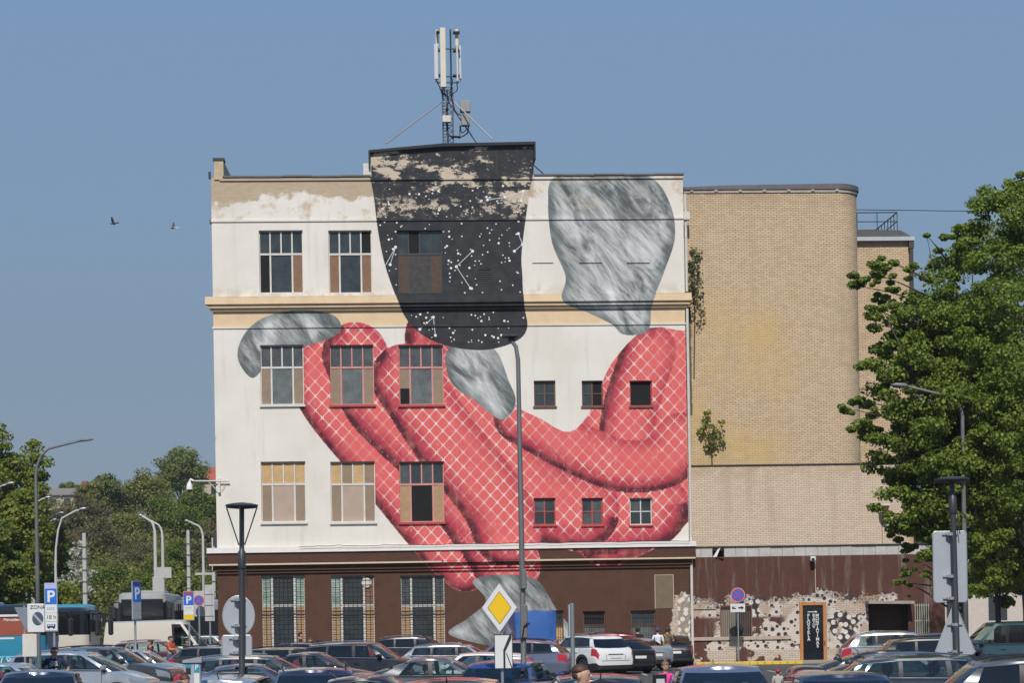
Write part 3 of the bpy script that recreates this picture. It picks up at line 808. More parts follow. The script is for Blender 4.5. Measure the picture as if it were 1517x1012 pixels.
def plan_wall(name, plan, z0, z1, mat, parent, closed=False):
    vs = []; us = []; L_ = 0
    for i, p in enumerate(plan):
        if i: L_ += math.hypot(p[0]-plan[i-1][0], p[1]-plan[i-1][1])
        vs += [(p[0], p[1], z0), (p[0], p[1], z1)]; us += [L_+plan[0][0], L_+plan[0][0]]
    fs = [(2*i, 2*i+2, 2*i+3, 2*i+1) for i in range(len(plan)-1)]
    me = bpy.data.meshes.new(name); me.from_pydata(vs, [], fs); me.materials.append(mat)
    a = me.attributes.new('u', 'FLOAT', 'POINT'); a.data.foreach_set('value', us)
    me.polygons.foreach_set('use_smooth', [True]*len(fs)); me.set_sharp_from_angle(angle=R(40))
    return obj(name, me, parent)
RC = 1.15
def plan(o, x1, r_, y1=12):
    P = [(tx0, OFF-o), (tx0+2, OFF-o)]
    P += [(x1+o-r_ + r_*math.sin(a), OFF-o+r_ - r_*math.cos(a)) for a in [math.pi/2*k/14 for k in range(15)]]
    return P+[(x1+o, y1)]
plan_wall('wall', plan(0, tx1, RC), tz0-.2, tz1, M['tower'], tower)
rf = [(tx0, OFF-.12)] + plan(.10, tx1, RC+.05)[1:]
mb = MB(); n_ = len(rf)
mid = lambda p: tz1+.06+.16*math.sin(max(0, min(1, (p[0]-tx0)/(tx1-tx0)))*math.pi*.75)
vs = [(p[0], p[1], tz1-.02) for p in rf]+[(p[0], p[1], mid(p)+.03) for p in rf]
mb.add(vs, [(i, i+1, n_+i+1, n_+i) for i in range(n_-1)]+[tuple(range(n_, 2*n_))+()])
mb.build('roof_edge', cop, tower, smooth=True, angle=30)
rf2 = plan(.05, tx1, RC+.03)
mb = MB(); n_ = len(rf2)
mb.add([(p[0], p[1], tz1-.17) for p in rf2]+[(p[0], p[1], tz1-.022) for p in rf2], [(i, i+1, n_+i+1, n_+i) for i in range(n_-1)])
for i in range(7): mb.box(tx0+.4+i*1.15, tx0+.55+i*1.15, OFF-.09, OFF-.052, tz1-.12, tz1-.03)
mb.build('eaves_board', plain('weathered eaves', (.40,.34,.28), .8, var=.5), tower)
# lower part, slightly proud
lx1 = fx(1345, 760, OFF-.2); OFL = OFF-.22
lz0, lz1 = zmean((1040, 812), (1250, 812), off=OFL), tz0
plan_wall('lower_wall', [(tx0, OFL), (tx0+3, OFL), (lx1, OFL), (lx1, 12)], lz0-.1, lz1, M['tower_low'], tower)
mb = MB(); mb.box(tx0, lx1+.03, OFL-.06, OFF+.3, lz1, lz1+.05); mb.build('ledge', M['dark_metal'], tower)
mb = MB(); n_ = 22; M['fascia'] = plain('pale sheet fascia', (.46,.44,.41), .7, var=.3)
for i in range(n_):
    a = tx0+.02+(fx(1400, 815, 0)-tx0)*i/n_; b = tx0+.02+(fx(1400, 815, 0)-tx0)*(i+1)/n_-.012
    if i in (2,): continue
    dz = random.uniform(-.015, .015)
    mb = MB(); mb.box(a, b, OFL-.22+dz, OFL+.05, fz(1150, 826, 0)+dz, lz0+.06); mb.build('fascia_sheet', M['fascia'], tower)
a = tx0+.02+(fx(1400, 815, 0)-tx0)*2/n_
mb = MB(); mb.add([(a,OFL-.2,lz0-.42),(a+.16,OFL-.42,lz0-.40),(a+.40,OFL-.25,lz0+.1),(a+.34,OFL-.2,lz0+.1)], [(0,1,2,3)]); mb.add([(a+.05,OFL-.21,lz0-.44),(a+.45,OFL-.5,lz0-.40),(a+.5,OFL-.3,lz0-.46)], [(0,1,2)])
mb.build('torn_sheet', M['white'], tower, recalc=False)
mb = MB(); mb.box(tx0, fx(1400, 815, 0), OFL-.3, OFL+.1, lz0+.062, lz0+.10); mb.build('fascia_cap', M['dark_metal'], tower)

# ground floor front of the tower: brown render falling off painted brick
def mat_base():
    m = NT('flaking ground floor wall'); co = m.coord(); x, y, z = m.xyz(co); v = m.vec(x, z, 0.0)
    n1 = m.noise(v, .55, 6, .62); n2 = m.noise(v, 2.2, 6, .65); n3 = m.noise(v, 12, 4, .6)
    br = m.n('ShaderNodeTexBrick', {'Vector': v, 'Color1': (.60,.50,.41,1), 'Color2': (.50,.40,.31,1), 'Mortar': (.30,.25,.2,1), 'Scale': 1.0, 'Mortar Size': .012, 'Brick Width': .26, 'Row Height': .086})
    brick = br.outputs[0]
    wob = m.mth('ADD', m.mth('MULTIPLY', m.mth('SUBTRACT', n1, .5), 1.9), m.mth('MULTIPLY', m.mth('SUBTRACT', n2, .5), .55))
    zw = m.mth('ADD', z, wob)
    zE = fz(1150, 882)
    upper = m.step(zw, zE-.03, zE+.03)
    xr = m.step(m.mth('ADD', x, m.mth('MULTIPLY', n2, .6)), fx(1335, 880), fx(1342, 880))
    brownm = m.mth('MAXIMUM', upper, xr)
    patch = m.mth('MULTIPLY', m.step(n1, .515, .525), m.step(z, zE-.9, zE-1.1)); patch = m.mth('MULTIPLY', patch, m.step(x, fx(1165), fx(1150)))
    brownm = m.mth('MAXIMUM', brownm, patch)
    # spots, black on white and white on black
    vo = m.n('ShaderNodeTexVoronoi', {'Vector': v, 'Scale': 2.9, 'Randomness': .62}, feature='F1', voronoi_dimensions='2D')
    spot = m.step(vo.outputs[0], .36, .31)
    vo2 = m.n('ShaderNodeTexVoronoi', {'Vector': v, 'Scale': 3.2, 'Randomness': .75}, feature='F1', voronoi_dimensions='2D')
    sz = m.n('ShaderNodeSeparateColor', {0: vo2.outputs[1]}).outputs[0]
    spot2 = m.step(m.mth('SUBTRACT', vo2.outputs[0], m.mth('MULTIPLY', sz, .20)), .15, .12)
    zone = m.noise(v, .42, 3, .5)
    cw, ck = (.66,.60,.55,1), (.045,.042,.042,1)
    lay1 = m.mix(spot, ck, cw); lay2 = m.mix(spot2, m.mix(.55, brick, cw), ck)
    sp_ = m.mix(m.step(zone, .57, .59), lay2, lay1)
    has = m.mth('MULTIPLY', m.step(m.noise(v, .9, 4, .6), .45, .49), m.step(z, .55, .75))
    low = m.mix(has, m.mix(m.step(n1, .45, .6), brick, (.43,.33,.24,1)), sp_)
    edge = m.mth('MULTIPLY', m.step(m.mth('ABSOLUTE', m.mth('SUBTRACT', zw, zE-.12)), .22, .05), m.step(n3, .42, .55))
    low = m.mix(m.mth('MULTIPLY', edge, .75), low, (.06,.055,.05,1))
    low = m.mix(m.mth('MULTIPLY', m.step(n3, .58, .7), .35), low, (.3,.24,.18,1))
    st = m.noise(m.vec(m.mth('MULTIPLY', x, 2.6), m.mth('MULTIPLY', z, .25), 4.0), 1.0, 5, .65)
    brown = m.mix(m.step(n2, .4, .7), (.105,.046,.034,1), (.085,.042,.032,1))
    brown = m.mix(m.mth('MULTIPLY', m.step(st, .50, .72), .65), brown, (.25,.19,.17,1))
    c = m.mix(brownm, low, brown)
    m.bump(m.mth('ADD', m.mth('MULTIPLY', brownm, .8), m.mth('ADD', m.mth('MULTIPLY', n3, .3), m.mth('MULTIPLY', br.outputs[1], -.3))), .5, .025)
    return m.fin(c, .88, 0, .2)
M['base'] = mat_base()
bx1 = fx(1400, 880)
def hole2(a, b, t, bt, d): 
    c_ = (a+b)/2; return (fx(a, (t+bt)/2), fx(b, (t+bt)/2), fz(c_, bt), fz(c_, t), d)
H_win = hole2(1067, 1115, 897, 946, .3); H_door = hole2(1185, 1225, 893, 988, .2); H_cel = hole2(1287, 1346, 893, 955, .9); H_gr = hole2(1355, 1378, 894, 946, .25)
H_rec = hole2(1027, 1062, 903, 944, .06)
hs = [H_win, H_door, H_cel, H_gr, H_rec]
vs, fs = grid_wall((XR+.02, bx1), (0, fz(1150, 826, 0)+.05), hs, y=0.05, step=.5)
mb = MB(); mb.v = vs; mb.f = fs; mb.m = [0]*len(fs)
for x0, x1, z0, z1, d in hs:
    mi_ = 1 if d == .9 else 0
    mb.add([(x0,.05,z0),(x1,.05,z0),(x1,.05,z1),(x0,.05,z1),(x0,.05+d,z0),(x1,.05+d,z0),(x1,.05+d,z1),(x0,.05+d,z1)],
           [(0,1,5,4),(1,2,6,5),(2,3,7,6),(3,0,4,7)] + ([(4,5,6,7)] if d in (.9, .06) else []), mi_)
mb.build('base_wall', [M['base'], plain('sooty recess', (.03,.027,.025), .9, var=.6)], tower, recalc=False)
mb = MB(); mb.box(bx1-.02, bx1, .055, 12, 0, 5); mb.box(XR+.02, bx1-.03, OFL+.3, OFL+.4, 0, lz0); mb.build('side_wall', M['brown_wall'], tower)
mb = MB(); mb.box(fx(1000, 945), fx(1172, 945), -.02, .052, fz(1080, 949), fz(1080, 944)); mb.build('sill_course', plain('stone sill course', (.42,.34,.27), .85, var=.3), tower)
# barred window
x0, x1, z0, z1, d = H_win
mb = MB(); mb.box(x0, x1, .28, .34, z0, z1); o = mb.build('window', M['pane_dark'], tower)
mb = MB(); mb.box(x0+.1, x0+.75, .22, .27, z0+.02, z1-.02); mb.build('shutter_board', plain('grey green boards', (.20,.21,.18), .8, var=.3), o)
mb = MB()
for i in range(15):
    q = x0+(x1-x0)*(i+.5)/15; mb.box(q-.012, q+.012, .07, .094, z0, z1)
for a, b, c_, e_ in ((x0, x0+.07, z0, z1), (x1-.07, x1, z0, z1), (x0+.07, x1-.07, z1-.06, z1)): mb.box(a, b, .06, .1, c_, e_)
mb.build('grille', M['rust'], o)
# door with vertical lettering
x0, x1, z0, z1, d = H_door
om = plain('orange wood door frame', (.46,.19,.06), .6, var=.2)
mb = MB(); e = .16
mb.rbox(x0+.01, x0+e, .02, .16, z0, z1-.01, .012); mb.rbox(x1-e, x1-.01, .02, .16, z0, z1-.01, .012); mb.rbox(x0+e+.002, x1-e-.002, .025, .155, z1-.14, z1-.01, .012)
o = mb.build('door', om, tower)
mb = MB(); mb.box(x0+e, x1-e, .1, .13, z0, z1-.14); mb.build('door_glass', plain('black door glass', (.014,.016,.02), .08, 0, .6), o)
mb = MB(); mb.box(x1-.13, x1-.09, -.03, .02, z0+1.0, z0+1.18); mb.build('handle', M['black'], o)
zt_ = fz(1205, 910); s_ = .215
def vert(txt, px, ztop, sz):
    for i, ch in enumerate(txt): lettering(ch, sz*1.25, M['sign_white'], o, (fx(px, 930), .097, ztop-sz*(i+.5)), bold=.006)
vert('PLOVYKLA', 1198.5, zt_, .160); vert('RATŲ', 1206.5, zt_, .160); vert('MONTAVIMAS', 1211.5, zt_, .160)
mb = MB(); za_ = fz(1205, 907); mb.box(fx(1197, 907), fx(1209, 907), .092, .099, za_-.02, za_+.02); mb.add([(fx(1208,907),.096,za_-.05),(fx(1212,907),.096,za_),(fx(1208,907),.096,za_+.05)], [(0,1,2)]); mb.build('arrow', M['sign_white'], o)
# canopy and cellar door
x0, x1, z0, z1, d = H_cel
mb = MB(); mb.prism([(x0-.15, z1-.05), (x1+.12, z1-.09), (x1+.12, z1+.05), (x0-.15, z1+.09)], -.75, .06); mb.build('canopy', plain('concrete canopy', (.33,.29,.25), .9, var=.4), tower)
mb = MB(); dx0, dx1 = fx(1304, 930), fx(1331, 930)
for i in range(6):
    q = dx0+(dx1-dx0)*i/6; mb.tube([(q, .8, z0), (min(dx1, q+.35), .8, z1-.55)], .018, 5); mb.tube([(q, .79, z1-.55), (min(dx1, q+.35), .79, z0)], .018, 5)
for q in (dx0, dx1): mb.box(q-.03, q+.03, .76, .84, z0, z1-.5)
for q in (z0+.5, z1-.5): mb.box(dx0, dx1, .76, .84, q-.03, q+.03)
mb.build('cellar_gate', plain('rust red gate', (.30,.10,.05), .8, var=.4), tower)
x0, x1, z0, z1, d = H_gr
mb = MB(); mb.box(x0, x1, .27, .3, z0, z1); o = mb.build('window', M['pane_dark'], tower)
mb = MB()
for i in range(7):
    q = x0+(x1-x0)*(i+.5)/7; mb.box(q-.022, q+.022, .06, .1, z0, z1)
for q in (z0+.2, (z0+z1)/2, z1-.1): mb.box(x0, x1, .1, .125, q-.02, q+.02)
mb.build('grille', plain('pale bars', (.36,.32,.26), .7), o)
# wall lamp and camera on the tower
wl_ = place_b(thing('wall_lamp', 'rusty floodlight on a bent bracket on the pale brick wall', 'lamp')); 
x_, z_ = fac(1307, 756, OFL)
mb = MB(); mb.tube([(x_-.02, OFL, z_-.45), (x_-.02, OFL-.35, z_-.3), (x_, OFL-.5, z_-.15)], .03, 6); mb.build('bracket', M['rust'], wl_, smooth=True)
mb = MB(); mb.lathe([(.05,-.22),(.17,-.05),(.2,.12),(.21,.16)], 14, 0, 'z', x_, OFL-.52, z_); mb.build('lamp_housing', M['rust'], wl_, smooth=True, angle=40)
mb = MB(); mb.rbox(x_-.22, x_+.22, OFL-.75, OFL-.3, z_+.16, z_+.24, .02); mb.build('lamp_cap', M['offwhite'], wl_)
mb = MB(); mb.tube([(x_-.03, OFL-.02, z_-.4), (x_-.02, OFL-.02, lz0-.02)], .012, 5); mb.build('cable', M['rust'], wl_)
sc_ = place_b(thing('security_camera', 'small white security camera on the brown wall above the spotted doorway', 'camera'))
x_, z_ = fac(1203, 829)
mb = MB(); mb.rbox(x_-.12, x_+.12, -.35, -.05, z_-.1, z_+.12, .03); mb.build('housing', M['white'], sc_)
mb = MB(); mb.lathe([(.07,0),(.08,.03),(.06,.05)], 12, 0, 'y', x_-.02, -.35, z_-.02); mb.build('lens', M['black'], sc_)
mb = MB(); mb.box(x_+.14, x_+.16, .035, .055, fz(1207, 876), z_); mb.box(x_-.04, x_+.04, -.06, .06, z_+.0, z_+.06); mb.build('cable', M['offwhite'], sc_)
# ---------------------------------------------------------------- narrower block behind the tower
OB = 5.0
rear = place_b(thing('stair_block', 'narrow brick stair block with railing on its roof, behind the rounded tower', 'building'))
rx0, rx1 = tx1-.6, fx(1348, 400, OB); rz1 = fz(1320, 357, OB)
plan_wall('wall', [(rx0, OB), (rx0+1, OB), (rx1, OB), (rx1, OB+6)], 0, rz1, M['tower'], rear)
mb = MB(); mb.prism([(rx0, rz1+.18), (rx1+.18, rz1+.12), (rx1-.5, rz1+.50), (rx0, rz1+.55)], OB-.2, OB+6); mb.build('roof', plain('dark sheet roof', (.10,.095,.095), .6, .3), rear)
mb = MB(); mb.box(rx0, rx1+.2, OB-.28, OB+.0, rz1-.02, rz1+.17); mb.build('fascia', plain('grey gutter', (.42,.45,.46), .6), rear)
mb = MB(); mb.tube([(rx1+.05, OB-.12, 1), (rx1+.05, OB-.12, rz1-.05)], .10, 8); mb.box(rx1-.08, rx1+.17, OB-.24, OB, rz1-.4, rz1-.03); mb.build('rain_pipe', plain('dark brown pipe', (.06,.045,.045), .6), rear)
mb = MB(); ya = OB+.2; ra, rb = rx0+.1, rx1-.55
h1, h2, zr_ = rz1+1.45, rz1+1.0, rz1+.45
for q in np.linspace(ra+.3, rb, 4): mb.tube([(q, ya, zr_), (q, ya, h1)], .022, 5)
mb.tube([(ra-.3, ya, h1), (rb, ya, h1)], .028, 6); mb.tube([(ra-.3, ya, h2), (rb, ya, h2)], .024, 6)
yb_ = OB+5
for q in np.linspace(ya, yb_, 8): mb.tube([(rb, q, zr_), (rb, q, h1)], .022, 5)
mb.tube([(rb, ya, h1), (rb, yb_, h1)], .03, 6); mb.tube([(rb, ya, h2), (rb, yb_, h2)], .025, 6)
mb.tube([(ra-.3, yb_, h1), (rb, yb_, h1)], .028, 6)
mb.build('railing', plain('dark rail', (.06,.045,.045), .6, .3), rear)
mb = MB(); zz = fz(1400, 305, OB)
mb.tube([(tx1-.3, OB+1, fz(1280, 304, OB)), (fx(1420, 306, OB), OB+1, zz-.06), (fx(1640, 310, OB), OB+1, fz(1640, 309, OB))], .02, 4)
wire = mb.build('overhead_wire', M['cable']); place_b(wire); tag(wire, 'single thin wire running right from the top of the brick tower', 'wire')

# ================================================================ antenna mast on the factory roof
mast = place_b(thing('antenna_mast', 'lattice mobile phone mast with cream antenna panels on the factory roof', 'antenna mast'))
AO = 2.6
def ap(px, py, off=AO): x_, z_ = fac(px, py, off); return x_, z_
zb_ = zc+.06
mxc, _ = ap(663, 150)
mb = MB(); s_ = .24
ztop = ap(660, 130)[1]
for dx, dy in ((-s_, -.15), (s_, -.15), (0, .3)):
    mb.tube([(mxc+dx, AO+dy, zb_), (mxc+dx, AO+dy, ztop)], .035, 6)
k = 0; q = zb_
while q < ztop-.3:
    mb.tube([(mxc-s_, AO-.15, q), (mxc+s_, AO-.15, q+.3)], .018, 5); mb.tube([(mxc+s_, AO-.15, q), (mxc, AO+.3, q+.3)], .018, 5); mb.tube([(mxc-s_, AO-.15, q+.15), (mxc, AO+.3, q+.3)], .018, 5)
    mb.tube([(mxc-s_, AO-.15, q+.3), (mxc+s_, AO-.15, q+.3)], .016, 5); q += .3
mb.build('lattice', plain('galvanised lattice', (.12,.12,.125), .5, .5), mast)
zt2 = ap(665, 42)[1]
mb = MB()
for px in (655, 668): 
    x_ = ap(px, 90)[0]; mb.tube([(x_, AO+.1, ztop-.6), (x_, AO+.1, zt2)], .04, 8)
for py in (72, 113, 122): 
    z_ = ap(665, py)[1]; mb.tube([(ap(648, py)[0], AO, z_), (ap(680, py)[0], AO, z_)], .03, 6)
for py in (48, 75, 112):
    z_ = ap(665, py)[1]; mb.box(ap(646, py)[0], ap(656, py)[0], AO-.3, AO+.1, z_-.03, z_+.03); mb.box(ap(671, py)[0], ap(681, py)[0], AO-.2, AO+.2, z_-.03, z_+.03)
mb.build('mast_pole', M['dark_metal'], mast)
cream = plain('cream antenna panel', (.64,.58,.45), .5, var=.06); greyp = plain('pale grey antenna panel', (.55,.54,.55), .5, var=.06)
for x0, x1, y0, y1, dy, mt in ((642.5, 649.5, 68, 120, -.35, greyp), (651, 661, 45, 133, -.5, cream), (645, 650, 42, 70, .2, cream), (674, 679.5, 42, 68, .1, cream), (675.5, 679, 68, 122, -.2, cream), (679.5, 684, 66, 116, .15, greyp)):
    (xa_, z1_), (xb_, z0_) = ap(x0, y0), ap(x1, y1)
    mb = MB(); mb.rbox(xa_, xb_, AO+dy-.07, AO+dy+.07, z0_, z1_, .025); mb.box(xa_+.05, xb_-.05, AO+dy-.03, AO+dy+.04, z0_-.12, z0_-.002, 1)
    mb.build('antenna_panel', [mt, M['black']], mast)
for x0, x1, y0, y1 in ((681, 697, 150, 167), (683, 696, 170, 187)):
    (xa_, z1_), (xb_, z0_) = ap(x0, y0), ap(x1, y1)
    mb = MB(); mb.rbox(xa_, xb_, AO-.25, AO+.1, z0_, z1_, .03); mb.build('radio_unit', plain('grey radio unit', (.26,.27,.26), .6), mast)
(xa_, z1_), (xb_, z0_) = ap(655, 174), ap(668, 184)
mb = MB(); mb.rbox(xa_, xb_, AO-.5, AO-.25, z0_, z1_, .02); mb.build('equipment_box', M['offwhite'], mast)
mb = MB()
for a, b in (((655, 150), (572, 222)), ((668, 146), (728, 216)), ((664, 150), (722, 222))):
    (xa_, z1_), (xb_, z0_) = ap(*a), ap(b[0], b[1]); mb.tube([(xa_, AO, z1_), (xb_, AO-(1.4 if a[0] != 664 else -1.5), max(z0_, zb_-.1))], .035, 6)
mb.build('stay', plain('stay tube', (.33,.31,.31), .5, .4), mast)
mb = MB()
def hang(pts, r_=.025): mb.tube([(ap(*p)[0], AO-.2+random.uniform(-.1, .1), ap(*p)[1]) for p in smooth_open(np.array(pts, 'd'), 6)], r_, 5)
hang([(646, 120), (650, 128), (655, 138), (662, 142)]); hang([(653, 133), (655, 140), (661, 144)]); hang([(658, 133), (659, 140), (663, 145)]); hang([(676, 122), (677, 134), (668, 141), (664, 144)]); hang([(670, 118), (669, 130), (665, 140)])
hang([(694, 187), (692, 198), (680, 205), (664, 202)], .035); hang([(682, 187), (684, 198), (692, 192), (695, 186)]); hang([(670, 148), (674, 165), (682, 172)], .03); hang([(664, 146), (661, 170), (663, 200)], .05); hang([(664, 203), (681, 204)], .035); hang([(681, 187), (681, 206)])
mb.build('cables', M['cable'], mast)['kind'] = 'stuff'
mb = MB(); (xa_, z1_) = fac(790, 239, 2); (xb_, z0_) = fac(832, 262, 2)
mb.tube([(xb-.05, 2, z1_), (xb_, 2, Z_TOP-.3)], .03, 5); mb.build('stay', M['cable'], mast)
# dome camera on an arm at the left corner
dc = place_b(thing('dome_camera', 'white dome camera hanging from a long arm at the factory corner', 'camera'))
(xa_, za_), (xb_, zb2) = fac(283, 713, -.1), fac(340, 714, -.1)
mb = MB(); mb.tube([(xa_+.05, -.15, za_), (xb_, -.15, za_-.03)], .035, 6); mb.tube([(fx(308, 715), -.15, za_), (fx(322, 728), -.1, za_-.45)], .02, 5); mb.box(fx(323,715), fx(327,730), -.16, 0, za_-.55, za_+.1); mb.tube([(fx(332,714), -.15, za_-.03), (fx(333,718), -.15, za_-.16), (fx(329,728), -.05, za_-.46)], .012, 5)
mb.build('arm', M['offwhite'], dc, smooth=True, angle=40)
mb = MB(); mb.tube([(xa_+.1, -.15, za_), (xa_, -.15, za_+.08), (xa_-.06, -.15, za_-.05)], .06, 8); mb.lathe([(.06,.02),(.13,-.12),(.15,-.3),(.15,-.34)], 14, 0, 'z', xa_-.07, -.15, za_-.06); mb.build('housing', M['white'], dc, smooth=True, angle=40)
mb = MB(); mb.sphere((xa_-.07, -.15, za_-.4), .12, .12, .12, 12, 5, 0, -1, .2); mb.build('dome', M['black'], dc, smooth=True)

# ================================================================ ground
def mat_asphalt():
    m = NT('worn asphalt'); co = m.coord()
    n1 = m.noise(co, .12, 5, .6); n2 = m.noise(co, 1.1, 6, .65); n3 = m.noise(co, 60, 3, .6)
    c = m.mix(m.step(n1, .35, .7), (.055,.055,.058,1), (.085,.083,.082,1))
    c = m.mix(m.mth('MULTIPLY', m.step(n2, .5, .75), .5), c, (.04,.04,.042,1)); c = m.mix(m.mth('MULTIPLY', n3, .35), c, (.13,.125,.12,1))
    m.bump(n3, .3, .01); return m.fin(c, .85, 0, .3)
M['asphalt'] = mat_asphalt()
mb = MB(); mb.add([(-1290,-35,0),(1290,-35,0),(1290,3150,0),(-1290,3150,0)], [(0,1,2,3)])
structure(mb.build('ground', M['asphalt'], recalc=False))
mb = MB(); mb.rbox(XL-2, bx1+1, -1.55, .04, -.1, .13, .01); pave = mb.build('pavement', plain('paving concrete', (.30,.27,.24), .9, var=.2)); place_b(pave); structure(pave)
n_ = 14; 
kerb_m = M['yellow']
mb = MB(); ka, kb = fx(1024, 990), fx(1180, 990)
for i in range(n_):
    a = ka+(kb-ka)*i/n_; mb = MB(); mb.rbox(a, a+(kb-ka)/n_-.012, -1.72, -1.56, -.1, .14, .015); mb.build('kerb_stone', kerb_m, pave)
mb = MB()
for Y in (36, 44, 58, 72, 86):
    for i in range(-5, 7): mb.box(i*2.6-.06+ (Y-58)*.0, i*2.6+.06, Y-2.2, Y+2.2, .004, .006)
structure(mb.build('road_markings', plain('worn line paint', (.45,.44,.42), .7, var=.5)))
# ================================================================ cars
def interp(tab, x):
    xs = [p[0] for p in tab]; ys = [p[1] for p in tab]
    return float(np.interp(x, xs, ys))
def sinterp(tab, x):
    """monotone-ish smooth interpolation"""
    for i in range(len(tab)-1):
        (x0, y0), (x1, y1) = tab[i], tab[i+1]
        if x <= x1:
            t = max(0, min(1, (x-x0)/(x1-x0)))
            d = lambda j: 0 if j <= 0 or j >= len(tab)-1 else (tab[j+1][1]-tab[j-1][1])/(tab[j+1][0]-tab[j-1][0])
            m0, m1 = d(i)*(x1-x0), d(i+1)*(x1-x0)
            return (2*t**3-3*t**2+1)*y0+(t**3-2*t**2+t)*m0+(-2*t**3+3*t**2)*y1+(t**3-t**2)*m1
    return tab[-1][1]
SPECS = {
 # L, W, H, deck profile (x from nose), windscreen base/roof x, rear roof x / rear base x, pillars, wheels
 'sedan': dict(L=4.6, W=1.80, H=1.45, top=[(0,.56),(.06,.66),(.5,.76),(1.25,.90),(1.7,.93),(3.4,.96),(3.75,1.0),(4.35,1.03),(4.55,.96),(4.6,.86)],
   xa=1.20, xr0=1.98, xr1=3.05, xd=3.95, B=2.45, C=3.25, Q=3.25, ax=(.78, 3.58), wr=.32, fs='CC'),
 'hatch': dict(L=4.1, W=1.74, H=1.48, top=[(0,.56),(.06,.68),(.45,.80),(1.0,.93),(1.5,.96),(3.2,.99),(3.8,.99),(4.02,.90),(4.1,.70)],
   xa=.95, xr0=1.70, xr1=3.45, xd=3.98, B=2.25, C=3.05, Q=3.35, ax=(.76, 3.32), wr=.31, fs='Q'),
 'wagon': dict(L=4.7, W=1.80, H=1.47, top=[(0,.56),(.06,.67),(.5,.77),(1.25,.91),(1.7,.94),(3.6,.98),(4.4,.98),(4.62,.90),(4.7,.68)],
   xa=1.18, xr0=1.95, xr1=4.10, xd=4.58, B=2.45, C=3.35, Q=4.15, ax=(.80, 3.55), wr=.32, fs='Q'),
 'suv': dict(L=4.5, W=1.86, H=1.66, top=[(0,.66),(.06,.84),(.5,.96),(1.1,1.06),(1.6,1.09),(3.5,1.12),(4.2,1.12),(4.42,1.02),(4.5,.78)],
   xa=1.08, xr0=1.78, xr1=3.95, xd=4.38, B=2.38, C=3.22, Q=3.92, ax=(.82, 3.5), wr=.36, fs='Q'),
 'mpv': dict(L=4.4, W=1.80, H=1.62, top=[(0,.58),(.06,.72),(.4,.86),(.85,1.0),(1.4,1.03),(3.5,1.06),(4.15,1.06),(4.33,.95),(4.4,.72)],
   xa=.75, xr0=1.75, xr1=3.90, xd=4.32, B=2.30, C=3.22, Q=3.90, ax=(.80, 3.45), wr=.32, fs='Q'),
 'van': dict(L=5.6, W=2.0, H=2.55, top=[(0,.62),(.08,.92),(.4,1.08),(.85,1.22),(1.4,1.26),(4.8,1.30),(5.5,1.30),(5.58,1.2),(5.6,.9)],
   xa=.75, xr0=1.75, xr1=5.40, xd=5.56, B=2.20, C=2.30, Q=5.3, ax=(.95, 4.45), wr=.35, fs='van'),
 'minibus': dict(L=4.9, W=1.9, H=1.95, top=[(0,.62),(.08,.88),(.4,1.0),(.85,1.08),(1.4,1.12),(4.2,1.14),(4.75,1.14),(4.87,1.05),(4.9,.8)],
   xa=.72, xr0=1.55, xr1=4.70, xd=4.85, B=2.05, C=3.3, Q=4.6, ax=(.90, 3.9), wr=.33, fs='Q'),
}
